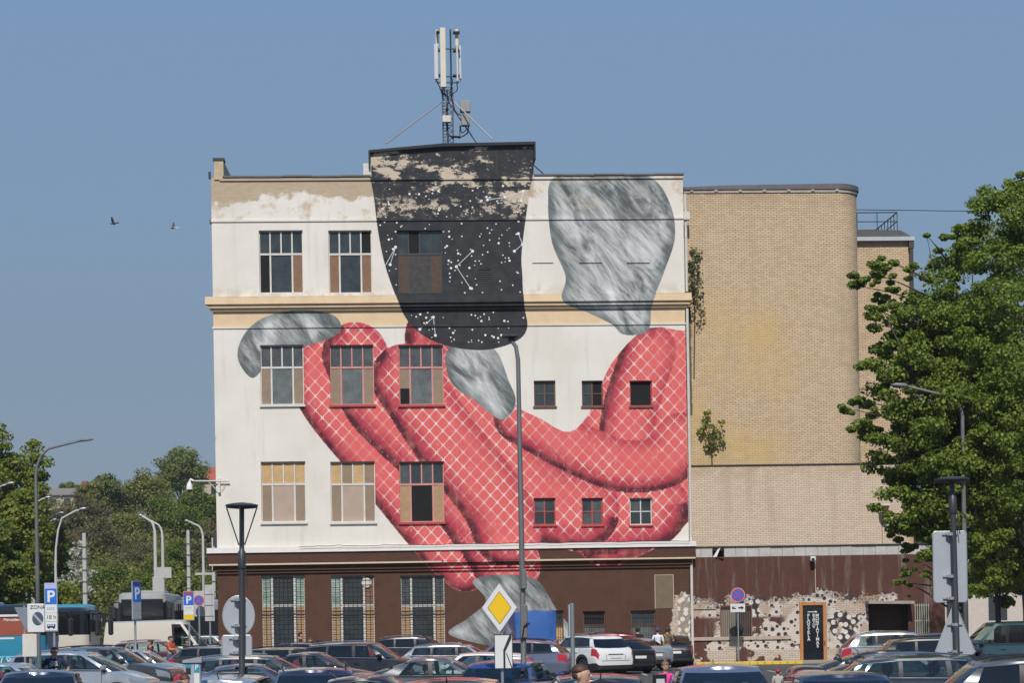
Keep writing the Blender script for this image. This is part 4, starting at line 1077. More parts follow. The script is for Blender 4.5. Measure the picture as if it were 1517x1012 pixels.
def make_car_meshes(kind):
    S = SPECS[kind]; L, W, H = S['L'], S['W'], S['H']; ax, wr = S['ax'], S['wr']; RA = wr+.06
    hw = W/2
    wtab = [(0,.70),(.04,.80),(.15,.90),(.40,.965),(1.0,1.0),(L-1.0,1.0),(L-.35,.965),(L-.10,.90),(L-.03,.84),(L,.74)]
    if kind in ('van', 'minibus'): wtab = [(0,.74),(.04,.84),(.15,.93),(.45,.985),(1.2,1.0),(L-.6,1.0),(L-.15,.98),(L-.04,.95),(L,.90)]
    wid = lambda x: hw*sinterp(wtab, x)
    topz = lambda x: sinterp(S['top'], x)
    xs = {0, .04, .09, .16, .26, .38, .5, L, L-.03, L-.08, L-.15, L-.25, L-.38, L-.5}
    for a in ax:
        for k in (-1, -.97, -.85, -.6, -.3, 0, .3, .6, .85, .97, 1): xs.add(a+RA*k)
        xs |= {a-RA-.01, a+RA+.01}
    x = .6
    while x < L-.5: xs.add(x); x += .16
    xs = sorted(v for v in xs if 0 <= v <= L); xs = [v for i, v in enumerate(xs) if i == 0 or v-xs[i-1] > .008 or v in (L,)]
    def zb(x):
        z = .20 if .5 < x < L-.5 else .20+.10*(1-min(x, L-x)/.5)
        for a in ax:
            d = abs(x-a)
            if d < RA: z = max(z, wr+math.sqrt(max(0, RA*RA-d*d))*1.0)
        return z
    def ring(x):
        w_, zt, z0 = wid(x), topz(x), zb(x)
        base = .2
        zsh = zt-.05
        def bulge(z):
            t = (z-base)/(zsh-base)
            return w_*(.945+.055*math.sin(min(1, max(0, t*1.02))*math.pi*.86)+ (.008 if .58 < t < .70 else 0))
        P = []
        for t in (0, .18, .36, .54, .62, .70, .86, 1.0):
            z = z0+(zsh-z0)*t; P.append((bulge(z), z))
        P += [(w_*.925, zt-.018), (w_*.885, zt), (w_*.60, zt+.022), (w_*.3, zt+.032), (0, zt+.035)]
        return P
    N = len(ring(1.0)); rings = [ring(x) for x in xs]
    X = [L/2-x for x in xs]
    parts = {}
    def P(name): return parts.setdefault(name, MB())
    body = P('body')          # material 0 paint, 1 black trim, 2 underside
    hd = S['top'];
    def vtx(i, j, s): y, z = rings[i][j]; return (X[i], s*y, z)
    head_z0 = 4; 
    for i in range(len(xs)-1):
        xm = (xs[i]+xs[i+1])/2
        for j in range(N-1):
            if j >= 9 and S['xa']+.35 < xm < S['xd']-.12: continue
            for s in (-1, 1):
                q = [vtx(i, j, s), vtx(i+1, j, s), vtx(i+1, j+1, s), vtx(i, j+1, s)]
                if s > 0: q = q[::-1]
                tgt, mi = body, 0
                if .06 < xm < .46 and j in (5, 6): tgt = P('headlight_'+('a' if s > 0 else 'b'))
                elif L-.34 < xm < L-.02 and j in ((4, 5, 6) if kind == 'sedan' else (5, 6, 7)): tgt = P('tail_light_'+('a' if s > 0 else 'b'))
                elif j == 0: mi = 1
                elif kind in ('suv',) and j == 1: mi = 1
                if tgt is not body: q = [(a, b*1.004, c_) for a, b, c_ in q]
                tgt.add(q, [(0,1,2,3)], mi)
    for i, sg in ((0, 1), (len(xs)-1, -1)):
        for j in range(N-1):
            q = [vtx(i, j, -1), vtx(i, j, 1), vtx(i, j+1, 1), vtx(i, j+1, -1)]
            mi = 0
            if sg > 0 and j in (1, 2, 5, 6): mi = 1
            if sg < 0 and j in (0, 1): mi = 1
            body.add(q if sg > 0 else q[::-1], [(0,1,2,3)], mi)
    # greenhouse
    xa, xr0, xr1, xd, B, Cc, Q = (S[k] for k in ('xa','xr0','xr1','xd','B','C','Q'))
    wr_top = hw*(.74 if kind not in ('van', 'minibus') else .90)
    zroof = H-.035
    def zr(x):  # roof edge height
        t = (x-xr0)/(xr1-xr0); t = max(-.1, min(1.1, t))
        return zroof - .055*(2*t-.85)**2 - (.04 if kind in ('van', 'minibus') else .045)
    base_y = lambda x: wid(x)*.885
    rx = lambda x: xr0+.22+(x-(xa+.42))*((xr1-.05)-(xr0+.22))/((xd-.16)-(xa+.42))   # side points run linearly
    side = [('A', xa+.26, xr0+.10), ('a', xa+.42, xr0+.24)]
    for nm, v in (('w1', B-.05), ('b', B+.05)): side.append((nm, v, min(v+.04, xr1-.2)))
    if S['fs'] == 'van': side += [('panel', Q, Q), ('d', xd-.10, xr1-.06)]
    elif S['fs'] == 'CC': side += [('w2', Cc, xr1-.15), ('c', xd-.28, xr1-.02)]
    else:
        side += [('w2', Cc, Cc-.0), ('c', Cc+.09, Cc+.07)]
        if Q-Cc > .35: side += [('w3', Q, Q-.16 if Q-.16 < xr1-.1 else xr1-.12)]
        else: side += [('cq', Q, min(Q-.05, xr1-.14))]
        side += [('d', xd-.14, xr1-.05)]
    # outline: list of (panel kind between previous and this, xb, yb, xr, yr)
    out = [('start', xa, 0, xr0, 0), ('front', xa+.03, wid(xa)*.40, xr0+.02, wr_top*.5), ('front', xa+.13, wid(xa)*.72, xr0+.06, wr_top*.82)]
    kinds_ = {'A': 'front', 'a': 'pillar', 'w1': 'glass1', 'b': 'bpillar', 'w2': 'glass2', 'c': 'pillar' if S['fs'] == 'CC' else 'bpillar', 'w3': 'glass3', 'cq': 'pillar', 'd': 'pillar', 'panel': 'panel'}
    for nm, xb_, xr_ in side:
        yr = wr_top*(.93 if nm == 'A' else (.99 if nm == 'a' else (1.0 if nm not in ('d',) and not (nm == 'c' and S['fs'] == 'CC') else .93)))
        out.append((kinds_[nm], xb_, base_y(xb_)*(.975 if nm == 'A' else 1), xr_, yr))
    yl = out[-1]
    rearg = 'rear' if S['fs'] != 'van' else 'panel'
    out += [(rearg, xd-.03, wid(xd-.1)*.62, xr1+.0, wr_top*.70), (rearg, xd, wid(xd-.1)*.3, xr1+.02, wr_top*.35), (rearg, xd+.005, 0, xr1+.025, 0)]
    TV = [0, .05, .20, .45, .70, .88, 1.0]
    def pt(o_, t, s):
        _, xb_, yb_, xr_, yr_ = o_
        zb0 = topz(min(max(xb_, 0), L))+ (.028*(1-abs(yb_)/hw) if True else 0); z1 = zr(xr_)
        bul = math.sin(math.pi*t)*(.022 if yb_ > .3 else .0)
        fw = math.sin(math.pi*t)*.03*(1-min(1, yb_/hw))
        xsign = -1 if xb_ < (xa+xd)/2 else 1
        return (L/2-(xb_+(xr_-xb_)*t+xsign*fw), s*(yb_+(yr_-yb_)*t+bul), zb0+(z1-zb0)*t)
    for k in range(1, len(out)):
        kd = out[k][0]
        for a in range(len(TV)-1):
            t0, t1 = TV[a], TV[a+1]
            for s in (-1, 1):
                q = [pt(out[k-1], t0, s), pt(out[k], t0, s), pt(out[k], t1, s), pt(out[k-1], t1, s)]
                if s > 0: q = q[::-1]
                tgt, mi = body, 0
                if kd == 'front' and (a < 5): tgt = P('windshield')
                elif kd == 'rear' and 1 <= a < 5: tgt = P('rear_window')
                elif kd.startswith('glass') and 1 <= a < 5: tgt = P('side_window_%s_%s' % (kd[-1], 'a' if s > 0 else 'b'))
                elif kd.startswith('glass') and a == 0: mi = 1
                elif kd == 'bpillar' and a < 5: mi = 1
                tgt.add(q, [(0,1,2,3)], mi)
    rows = []
    for o_ in out[1:-1]:
        p = pt(o_, 1.0, 1); yr = p[1]; row = []
        for f in (-1, -.75, -.4, 0, .4, .75, 1):
            crown = (.052 if kind != 'van' else .07)*(1-abs(f)**2.2)
            xx = p[0]
            row.append((xx, yr*f, p[2]+crown))
        rows.append(row)
    # rows share their side points with the outline; keep order by x
    fc, rc = pt(out[0], 1.0, 1), pt(out[-1], 1.0, 1)
    for r0, r1 in zip(rows[:-1], rows[1:]):
        for k in range(6): body.add([r0[k], r1[k], r1[k+1], r0[k+1]], [(3,2,1,0)], 0)
    f0 = rows[0]; fz_ = fc
    body.add([f0[k] for k in range(7)]+[fc], [(6,5,4,3,2,1,0,7)], 0); r0 = rows[-1]
    body.add([r0[k] for k in range(7)]+[rc], [(0,1,2,3,4,5,6,7)], 0)
    # shut lines, window trim, wipers
    for xd_ in ([xa+.50, B, min(Cc+.1, L-1.0)] if kind != 'van' else [xa+.5, B, B+1.3]):
        P8 = [p for p in ring(xd_)][1:9]
        for s in (-1, 1):
            for (y0_, z0_), (y1_, z1_) in zip(P8[:-1], P8[1:]):
                q = [(L/2-xd_-.007, s*(y0_+.003), z0_), (L/2-xd_+.007, s*(y0_+.003), z0_), (L/2-xd_+.007, s*(y1_+.003), z1_), (L/2-xd_-.007, s*(y1_+.003), z1_)]
                body.add(q if s < 0 else q[::-1], [(0,1,2,3)], 1)
    if kind != 'van':
        for s, nm in ((-1, 'b'), (1, 'a')):
            wt = P('window_trim_'+nm); pts = []
            for x_ in np.linspace(xa+.42, xd-.25, 14): pts.append((L/2-x_, s*(base_y(x_)+.006), topz(x_)+.035))
            wt.tube(pts, .011, 5)
            top_ = [pt(o_, .9, s) for o_ in out if o_[0] not in ('start', 'front', 'rear', 'panel')]
            wt.tube([(p[0], p[1]+s*.006, p[2]) for p in top_], .010, 5)
    wp = P('wiper')
    for y_ in (-.35, .12): wp.tube([(L/2-xa-.06, y_+.05, topz(xa)+.04), (L/2-xa-.22, y_+.45, topz(xa+.2)+.10)], .012, 4)
    # cabin floor and seats
    cab = P('cabin'); zc_ = topz((xa+xd)/2)-.16
    cab.box(L/2-xd+.1, L/2-xa-.2, -hw*.84, hw*.84, zc_-.05, zc_)
    cab.box(L/2-xa-.75, L/2-xa-.3, -hw*.8, hw*.8, zc_, zc_+.14)
    for s in (-1, 1):
        for xx in ((L/2-(B+.12)), (L/2-min(Cc+.12, xd-.5))):
            if S['fs'] == 'van' and xx < L/2-3: continue
            st = P('seat')
            st.rbox(xx-.12, xx+.06, s*.38-.22, s*.38+.22, zc_-.05, zc_+.26, .05)
            st.rbox(xx-.11, xx-.02, s*.38-.12, s*.38+.12, zc_+.29, zc_+.46, .035); st.box(xx-.08, xx-.05, s*.38-.06, s*.38+.06, zc_+.25, zc_+.30)
    swx = L/2-xa-.85
    P('steering_wheel').lathe([(.17,-.012),(.19,0),(.17,.012),(.15,0)], 14, 0, 'x', swx, .38, zc_+.14)
    # mirrors, handles, plates, wheels, rails
    for s, nm in ((-1, 'b'), (1, 'a')):
        m_ = P('mirror_'+nm); xm = L/2-xa-.45; ym = base_y(xa+.45)
        m_.rbox(xm-.06, xm+.10, s*(ym+.14)-.09, s*(ym+.14)+.09, topz(xa+.45)+.03, topz(xa+.45)+.17, .035); m_.box(xm-.03, xm+.03, s*(ym+.02)-.06, s*(ym+.02)+.06, topz(xa+.45)+.02, topz(xa+.45)+.05, 1)
        h_ = P('door_handle')
        for hx in (B-.15, Cc-.12):
            if kind == 'van' and hx > B: continue
            h_.rbox(L/2-hx-.10, L/2-hx+.10, s*(wid(hx)*.995)-.012, s*(wid(hx)*.995)+.022, topz(hx)-.17, topz(hx)-.135, .01)
    pl = P('number_plate'); zp = .62 if kind not in ('suv', 'van') else .72
    xe = L/2-L
    tr_ = P('rear_trim'); tr_.rbox(xe-.012, xe+.02, -.34, .34, zp+.14, zp+.165, .005); tr_.box(xe-.006, xe+.02, -hw*.70, hw*.70, zp-.10, zp-.085)
    for y_ in (-.42, .42): tr_.box(xe-.006, xe+.02, y_-.006, y_+.006, zp-.085, zp+.14)
    pl.box(xe-.018, xe-.004, -.26, .26, zp, zp+.11); pl.box(L/2+.004, L/2+.016, -.26, .26, .36, .47)
    for k, a in enumerate(ax):
        for s in (-1, 1):
            t = P('wheel_%d%s' % (k, 'a' if s > 0 else 'b')); yy = s*(hw-.11)
            for (r_, h) in (): pass
            M_ = Matrix.Translation((L/2-a, yy, wr)) @ Matrix.Rotation(R(90*-s), 4, 'X')
            t.M = M_; t.lathe([(wr*.62,-.10),(wr*.96,-.10),(wr,-.06),(wr,.06),(wr*.96,.095),(wr*.64,.10)], 22, 0)
            rm = P('rim_%d%s' % (k, 'a' if s > 0 else 'b')); rm.M = M_
            rm.lathe([(wr*.63,.06),(wr*.63,.09),(wr*.58,.095),(wr*.55,.07),(wr*.2,.055),(wr*.15,.085),(.01,.09)], 20, 0)
            for sp_ in range(5):
                an = 2*math.pi*sp_/5; c_, s2 = math.cos(an), math.sin(an)
                rm.add([(wr*.15*c_-.04*s2, wr*.15*s2+.04*c_, .09),(wr*.15*c_+.04*s2, wr*.15*s2-.04*c_, .09),(wr*.58*c_+.03*s2, wr*.58*s2-.03*c_, .095),(wr*.58*c_-.03*s2, wr*.58*s2+.03*c_, .095)], [(0,1,2,3)])
    if kind in ('wagon', 'suv', 'mpv'):
        for s, nm in ((-1, 'b'), (1, 'a')):
            ra = P('roof_rail_'+nm); pts = []
            for t in np.linspace(.06, .94, 12):
                xx = xr0+.3+(xr1-xr0-.4)*t; e_ = math.sin(math.pi*min(1, max(0, t)))**.25
                pts.append((L/2-xx, s*wr_top*.9, zr(xx)+.035+.05*e_))
            ra.tube(pts, .018, 6)
    if kind in ('hatch', 'sedan', 'wagon'):
        P('aerial').tube([(L/2-xr1+.15, 0, zr(xr1)+.04), (L/2-xr1-.02, 0, zr(xr1)+.17)], [.014, .006], 5)
    # arches
    u = P('underside'); u.box(-L/2+.35, L/2-.35, -hw*.80, hw*.80, .19, .5)
    mats = dict(body=None, windshield='cglass', rear_window='dglass', cabin='cabin', seat='seat', steering_wheel='black', door_handle=None, number_plate='plate', aerial='black', underside='black')
    res = []
    for nm, b in parts.items():
        key = nm.split('_')[0]; clean = nm
        sub = None
        if nm.startswith('side_window'): clean, mt = 'side_window', ['cglass' if '_1_' in nm else 'sg']
        elif nm.startswith('headlight'): clean, mt = 'headlight', ['lamp_clear']
        elif nm.startswith('tail_light'): clean, mt = 'tail_light', ['lamp_red']
        elif nm.startswith('mirror'): clean, mt = 'mirror', ['PAINT', 'black']
        elif nm.startswith('wheel'): clean, mt = 'wheel', ['rubber']
        elif nm.startswith('rim'): clean, mt, sub = 'rim', ['alloy'], 'wheel_'+nm[4:]
        elif nm.startswith('roof_rail'): clean, mt = 'roof_rail', ['RAIL']
        elif nm.startswith('window_trim'): clean, mt = 'window_trim', ['RAIL']
        elif nm in ('wiper', 'rear_trim'): mt = ['black']
        elif nm == 'body': mt = ['PAINT', 'black']
        elif nm == 'door_handle': mt = ['PAINT']
        elif nm == 'rear_window': mt = ['rg']
        else: mt = [mats[nm]]
        b.M = None
        ms = [M['black'] if k_ in ('PAINT', 'RAIL') else M['cglass'] if k_ in ('sg', 'rg') else M[k_] for k_ in mt]
        me = b.mesh(clean, ms, nm not in ('cabin', 'number_plate', 'underside'), True)
        if nm not in ('cabin', 'number_plate', 'underside'): me.set_sharp_from_angle(angle=R(38))
        res.append((nm, clean, me, mt, sub))
    return res
CARMESH = {}
PAINTS = {
 'navy': paint('navy car paint', (.010,.018,.045)), 'black': paint('black car paint', (.008,.008,.010), .2), 'silver': paint('silver car paint', (.56,.57,.58), .7, .3),
 'grey': paint('mid grey car paint', (.16,.165,.17), .6), 'darkgrey': paint('graphite car paint', (.055,.058,.062), .5), 'white': paint('white car paint', (.72,.72,.70), 0), 'taupe': paint('taupe grey car paint', (.12,.112,.10), .5),
 'red': paint('red car paint', (.38,.015,.025), .2), 'maroon': paint('maroon car paint', (.13,.012,.022), .3), 'blue': paint('blue car paint', (.015,.06,.24), .35), 'bluegrey': paint('blue grey car paint', (.17,.20,.28), .55),
 'steelblue': paint('steel blue car paint', (.09,.12,.19), .5), 'cream': paint('cream van paint', (.66,.60,.50), 0, .4), 'vanblue': paint('bright blue van paint', (.02,.095,.33), 0, .4), 'teal': paint('tree shaded teal van paint', (.001,.040,.052), .0, .45),  # teal is darkened so the paint itself carries the tree's shade
}
NCAR = [0]
def car(kind, colour, px, Y, heading, label, rail='black', dark=False, dz=0.0, hscale=1.0, cat='car', group='cars parked in the car park', X=None, name='parked_car'):
    if kind not in CARMESH: CARMESH[kind] = make_car_meshes(kind)
    x_ = gx(px, Y) if X is None else X
    t = thing(name, label, cat, (x_, Y, dz), R(heading), group)
    t.scale = (1, 1, hscale)
    made = {}
    for nm, clean, me, mt, sub in CARMESH[kind]:
        o = bpy.data.objects.new(clean, me); C.objects.link(o); o.parent = made[sub] if sub else t
        made[nm] = o
        for i, k_ in enumerate(mt):
            m_ = PAINTS[colour] if k_ == 'PAINT' else M[rail] if k_ == 'RAIL' else M['dglass' if dark else 'cglass'] if k_ in ('sg', 'rg') else None
            if m_ is not None:
                o.material_slots[i].link = 'OBJECT'; o.material_slots[i].material = m_
    NCAR[0] += 1
    return t
# left block, noses to the right
car('sedan', 'black', -60, 47, -6, 'black saloon at the very left edge, its nose pointing right behind the navy car')
car('hatch', 'navy', 58, 41, -82, 'navy hatchback facing the viewer at the lower left corner')
car('sedan', 'silver', 22, 52.5, -7, 'silver saloon beside the man in the navy print T-shirt')
car('mpv', 'silver', 116, 60, -8, 'silver people carrier with long sloping windscreen, below the white parking sign', 'chrome')
car('suv', 'darkgrey', 162, 68, -9, 'graphite off-roader with black grille between two silver cars', 'black')
car('sedan', 'silver', 206, 78, -7, 'silver saloon next to the man in the maroon T-shirt')
car('wagon', 'bluegrey', 160, 88, -5, 'blue grey estate in front of the cream coach', 'chrome')
car('mpv', 'maroon', 232, 96.3, -4, 'maroon people carrier with chrome rails in front of the white van', 'chrome')
car('wagon', 'darkgrey', 338, 84, -3, 'dark estate just right of the long haired woman', 'black', True)
# middle block
car('wagon', 'taupe', 391, 57, -2, 'taupe estate car with chrome window line, behind the round sign back', 'chrome')
car('sedan', 'steelblue', 372, 46, 4, 'steel blue saloon behind the parking ticket machine')
car('hatch', 'silver', 344, 40, 86, 'low silver hatchback seen from behind, left of the lamp post', hscale=.92)
car('wagon', 'navy', 466, 39.6, -84, 'navy estate with black roof rails facing the viewer', 'black')
car('sedan', 'black', 556, 35.4, -3, 'black saloon seen side on at the bottom edge, between two navy cars', hscale=.98)
car('hatch', 'navy', 672, 31.0, 87, 'large navy hatchback nearest the viewer at the bottom middle')
car('wagon', 'black', 440, 75, -4, 'black estate with roof rails in front of the leftmost barred window', 'black', True)
car('sedan', 'darkgrey', 466, 63, -6, 'graphite saloon with greenish windows, just behind the taupe estate')
car('suv', 'black', 540, 68.5, -12, 'black off-roader with sunlit roof under the second barred window', 'chrome', True)
car('suv', 'black', 622, 92, -2, 'black off-roader closest to the factory wall, under the third barred window', 'chrome', True)
car('wagon', 'silver', 683, 80, -3, 'silver estate with long row of side windows near the painted grey form', 'chrome', hscale=.97)
car('sedan', 'grey', 652, 51, -4, 'mid grey saloon with large front side window, left of the road signs')
car('hatch', 'white', 700, 58, 172, 'white hatchback almost hidden behind the grey saloon', hscale=.97)
car('hatch', 'blue', 757, 46, 78, 'bright blue hatchback with red tail lamps behind the tall lamp post', hscale=.98)
car('wagon', 'bluegrey', 752, 77.5, 168, 'blue grey estate with dark rear side glass, right of the tall lamp post', 'black', True, hscale=1.06)
car('suv', 'white', 866, 84.5, 120, 'white off-roader with curved red tail lamp, left of the silver saloon', 'chrome', True)
car('mpv', 'red', 884, 96.3, 172, 'bright red people carrier against the brown factory base', 'black')
car('hatch', 'black', 910, 88.2, 118, 'black hatchback with tall red tail lamps behind the white off-roader', 'black', True)
car('sedan', 'silver', 938, 92.8, 112, 'silver saloon showing its boot, next to the people in T-shirts')
car('hatch', 'black', 994, 98.0, 91, 'black hatchback parked behind the two walking men', 'black', True, hscale=1.02)
car('hatch', 'black', 880, 36, 92, 'dark hatchback right beside the man with cropped hair', hscale=.93)
car('hatch', 'bluegrey', 1067, 36.4, -90, 'small blue grey hatchback facing the viewer with an air freshener')
# right block
car('sedan', 'black', 1312, 51, -2, 'black saloon with gleaming rear side, below the orange door')
car('suv', 'silver', 1338, 74, -2, 'silver off-roader below the concrete canopy', 'chrome')
car('suv', 'black', 1404, 63, -3, 'black off-roader behind the triangular sign', 'black', True, hscale=.95)
car('sedan', 'silver', 1336, 46.6, -1, 'silver saloon sandwiched between two black cars on the right')
car('wagon', 'darkgrey', 1404, 42.2, -1, 'graphite estate with tall red tail lamp on the right', 'chrome')
car('hatch', 'navy', 1246, 32.0, -88, 'navy hatchback at the bottom edge facing the viewer, on the right side', hscale=.97)
car('wagon', 'grey', 1592, 36.6, -2, 'large grey estate at the lower right corner behind the sign post', 'black', True, hscale=1.03)
car('hatch', 'steelblue', 1405, 87, 2, 'steel blue hatchback by the barred doorway near the big tree')
# further off on the left
car('suv', 'white', 313, 128, -4, 'white off-roader in the distance between the sign boards and the factory', group='cars far behind on the left')
car('wagon', 'blue', 296, 145, 4, 'blue estate in the distance behind the white off-roader', group='cars far behind on the left')
# air freshener hanging in the small car
mb = MB(); mb.lathe([(.005,.10),(.02,.08),(.035,.03),(.03,0)], 10, 0, 'z', gx(1068, 36), 35.0, 1.02)
tag(mb.build('air_freshener', M['sign_yellow'], None, smooth=True), 'yellow air freshener hanging inside the small blue grey hatchback', 'air freshener')
# hatch with raised boot lid
t = car('hatch', 'navy', 428, 94.5, 176, 'navy hatchback with its boot lid raised beside the brown wall', 'black', True)
mb = MB(); mb.M = Matrix.Translation((-1.25, 0, 1.46)) @ Matrix.Rotation(R(-12), 4, 'Y')
mb.rbox(-1.0, 0, -.6, .6, -.02, .06, .03); mb.rbox(-1.12, -.95, -.55, .55, -.28, .05, .04)
mb.M = None; mb.build('boot_lid', PAINTS['navy'], t)

# ---------------------------------------------------------------- vans and coaches
VG = 'vans and coaches standing in the car park'
car('van', 'cream', 243, 100.6, -1, 'long white panel van standing in front of the dark coach', cat='van', group=None, name='panel_van')
car('van', 'vanblue', 781, 95.8, 98, 'bright blue panel van seen from behind beside the factory wall', cat='van', group=None, name='panel_van', hscale=1.07)
car('minibus', 'teal', 1500, 74.5, 181, 'teal minibus with paint darkened for tree shade, black windows, under the big tree', cat='minibus', group=None, name='minibus', dark=True)
def coach(name, label, x, y, rz, L, W, H, low, high, band, spec):
    t = thing(name, label, 'coach', (x, y, 0), rz)
    n_ = 10
    def ringz(z0, z1, ins=0.0):
        return z0, z1
    def outline(ins):
        r_ = .35; P = []
        hx, hy = L/2-ins, W/2-ins
        for cx, cy, a0 in ((hx-r_, hy-r_, 0), (-hx+r_, hy-r_, 90), (-hx+r_, -hy+r_, 180), (hx-r_, -hy+r_, 270)):
            for k in range(5):
                a = R(a0+90*k/4); P.append((cx+r_*math.cos(a), cy+r_*math.sin(a)))
        return P
    def shell(levels, mat, nm, cap=False):
        mb = MB(); N = 20
        for i, (z, ins) in enumerate(levels):
            mb.v += [(p[0], p[1], z) for p in outline(ins)]
        for i in range(len(levels)-1):
            for k in range(N):
                j = (k+1) % N; mb.f.append((i*N+k, i*N+j, (i+1)*N+j, (i+1)*N+k)); mb.m.append(0)
        if cap: mb.f.append(tuple((len(levels)-1)*N+k for k in range(N))); mb.m.append(0)
        return mb.build(nm, mat, t, smooth=True, angle=35, recalc=False)
    zb0, zb1 = band
    shell([(.32, .04), (.42, 0), (zb0-.003, 0)], low, 'lower_body')
    g = shell([(zb0, .02), (zb1, .03)], M['coachglass'], 'window_band')
    mb = MB(); npil = int(L/1.5)
    for i in range(1, npil):
        xx = -L/2+L*i/npil
        for s in (-1, 1): mb.box(xx-.04, xx+.04, s*(W/2-.03)-.008, s*(W/2-.03)+.014, zb0+.02, zb1-.02)
    mb.build('window_pillar', M['black'], t)
    shell([(zb1+.003, .02), (zb1+.12, .02), (H-.12, .08), (H-.03, .22), (H, .6)], high, 'roof', True)
    mb = MB(); mb.box(L/2-.02, L/2+.015, -W/2+.35, W/2-.35, .95, zb0+.1); mb.build('front_panel', low, t)
    mb = MB(); mb.box(L/2-.03, L/2+.006, -W/2+.22, W/2-.22, zb0-.25, zb1+.18); mb.build('windshield', M['coachglass'], t)
    for s in (-1, 1):
        mb = MB(); mb.rbox(L/2-.01, L/2+.03, s*W*.36-.18, s*W*.36+.18, .62, .82, .012); mb.build('headlight', M['lamp_clear'], t)
        mb = MB(); mb.tube([(L/2-.1, s*(W/2-.1), zb1+.05), (L/2+.35, s*(W/2+.12), zb1+.0), (L/2+.38, s*(W/2+.14), zb1-.2)], .03, 6); mb.rbox(L/2+.28, L/2+.46, s*(W/2+.14)-.14, s*(W/2+.14)+.14, zb1-.85, zb1-.2, .05); mb.build('mirror', M['black'], t)
    for xx in (L/2-2.4, -L/2+2.6):
        for s in (-1, 1):
            mb = MB(); mb.M = Matrix.Translation((xx, s*(W/2-.13), .5)) @ Matrix.Rotation(R(-90*s), 4, 'X'); mb.lathe([(.3,-.12),(.48,-.12),(.5,0),(.48,.13),(.3,.14),(.28,.08),(.05,.12)], 20)
            mb.build('wheel', M['rubber'], t, smooth=True, angle=40)
    mb = MB(); mb.rbox(-L*.25, L*.0, -.7, .7, H-.02, H+.16, .06); mb.build('roof_unit', high, t)
    return t
M['coachglass'] = plain('coach window glass', (.010,.012,.015), .07, 0, .6, var=.2)
bcream = plain('cream coach paint', (.60,.55,.46), .4, coat=.4, var=.06); bblack = plain('black coach roof', (.012,.014,.02), .3, coat=.5)
bblue = plain('turquoise coach paint', (.025,.24,.36), .35, coat=.5, var=.1); bred = plain('rust red coach panel', (.30,.075,.045), .3, coat=.5, var=.15)
bgrey = plain('grey white coach paint', (.52,.51,.48), .4, coat=.4)
cb = coach('coach', 'cream coach with black windows, its front end at the no-entry sign boards', gx(141, 86)-4.6, 86, 0, 9.2, 2.5, 3.05, bcream, bblack, (1.95, 2.75), None)
tb = coach('coach', 'turquoise and red coach at the left edge with white lettering', gx(78, 78)-6, 78, 0, 12, 2.5, 3.1, bblue, bblack, (1.98, 2.78), None)
mb = MB(); yb_ = -1.262; 
mb.box(.6, 5.6, yb_, -1.235, 1.99, 2.62); mb.build('side_panel', bred, tb)
mb = MB(); mb.box(.6, 5.6, yb_, -1.255, 2.66, 2.74); mb.box(.6, 4.9, yb_, -1.255, 1.86, 1.92); mb.box(.6, 5.7, yb_, -1.255, 1.18, 1.26, 1); mb.box(.6, 5.7, yb_, -1.255, .92, .95, 1); mb.build('stripe', [M['sign_white'], plain('light turquoise', (.12,.48,.62), .4)], tb)
XB = gx(78, 78)-6
lettering('Mercedes-Benz', .135, M['sign_white'], tb, (gx(23, 76.7)-XB, yb_-.004, 2.55), bold=.003)
mb = MB()
for dx in (-.12, .16):
    for k in range(16):
        a, b = 2*math.pi*k/16, 2*math.pi*(k+1)/16; cx_ = gx(11, 76.7)-XB+dx
        mb.add([(cx_+.11*math.cos(a), yb_, 1.02+.16*math.sin(a)),(cx_+.11*math.cos(b), yb_, 1.02+.16*math.sin(b)),(cx_+.15*math.cos(b), yb_, 1.02+.20*math.sin(b)),(cx_+.15*math.cos(a), yb_, 1.02+.20*math.sin(a))], [(0,1,2,3)])
mb.build('ring_emblem', M['sign_white'], tb)
croof = plain('white coach roof', (.34,.335,.32), .35, coat=.4)
coach('coach', 'large coach with broad black windscreen facing the viewer behind the white van', gx(172, 111)+.95, 116.5, R(274.5), 11.5, 2.55, 4.0, bgrey, croof, (1.7, 3.45), None)
coach('coach', 'dark side coach with pale front corner, parked beyond the one with the broad black windscreen', gx(262, 135)-.2, 135, R(222), 7.5, 2.5, 3.85, bgrey, plain('grey coach roof', (.30,.30,.30), .4, coat=.3), (1.5, 3.2), None)
coach('coach', 'bright blue coach roof showing behind the turquoise and red coach', gx(40, 104)-1.2, 104, R(2), 9, 2.5, 3.35, bblue, bblue, (1.9, 2.8), None)
# ================================================================ trees
def leafmat(name, dark, light, warm=None):
    m = NT(name)
    rnd = m.n('ShaderNodeNewGeometry').outputs['Random Per Island']
    co = m.coord(); n1 = m.noise(co, .55, 3, .5)
    f = m.mth('ADD', m.mth('MULTIPLY', rnd, .6), m.mth('MULTIPLY', n1, .55))
    c = m.mix(m.step(f, .2, .95), (*dark, 1), (*light, 1))
    if warm: c = m.mix(m.mth('MULTIPLY', m.step(n1, .52, .68), .7), c, (*warm, 1))
    m.fin(c, .55, 0, .35)
    tr = m.n('ShaderNodeBsdfTranslucent', {0: c}); mx = m.n('ShaderNodeMixShader', {0: .42, 1: m.b.outputs[0], 2: tr.outputs[0]})
    m.t.links.new(mx.outputs[0], m.out.inputs[0])
    return m.mat
M['leaf_maple'] = leafmat('maple leaves', (.095,.150,.016), (.265,.345,.048))
M['leaf_spring'] = leafmat('spring leaves', (.11,.15,.014), (.29,.33,.040), (.27,.26,.04))
M['leaf_mid'] = leafmat('mid green leaves', (.085,.125,.016), (.215,.270,.036))
M['leaf_far'] = leafmat('distant leaves', (.125,.16,.040), (.24,.28,.07))
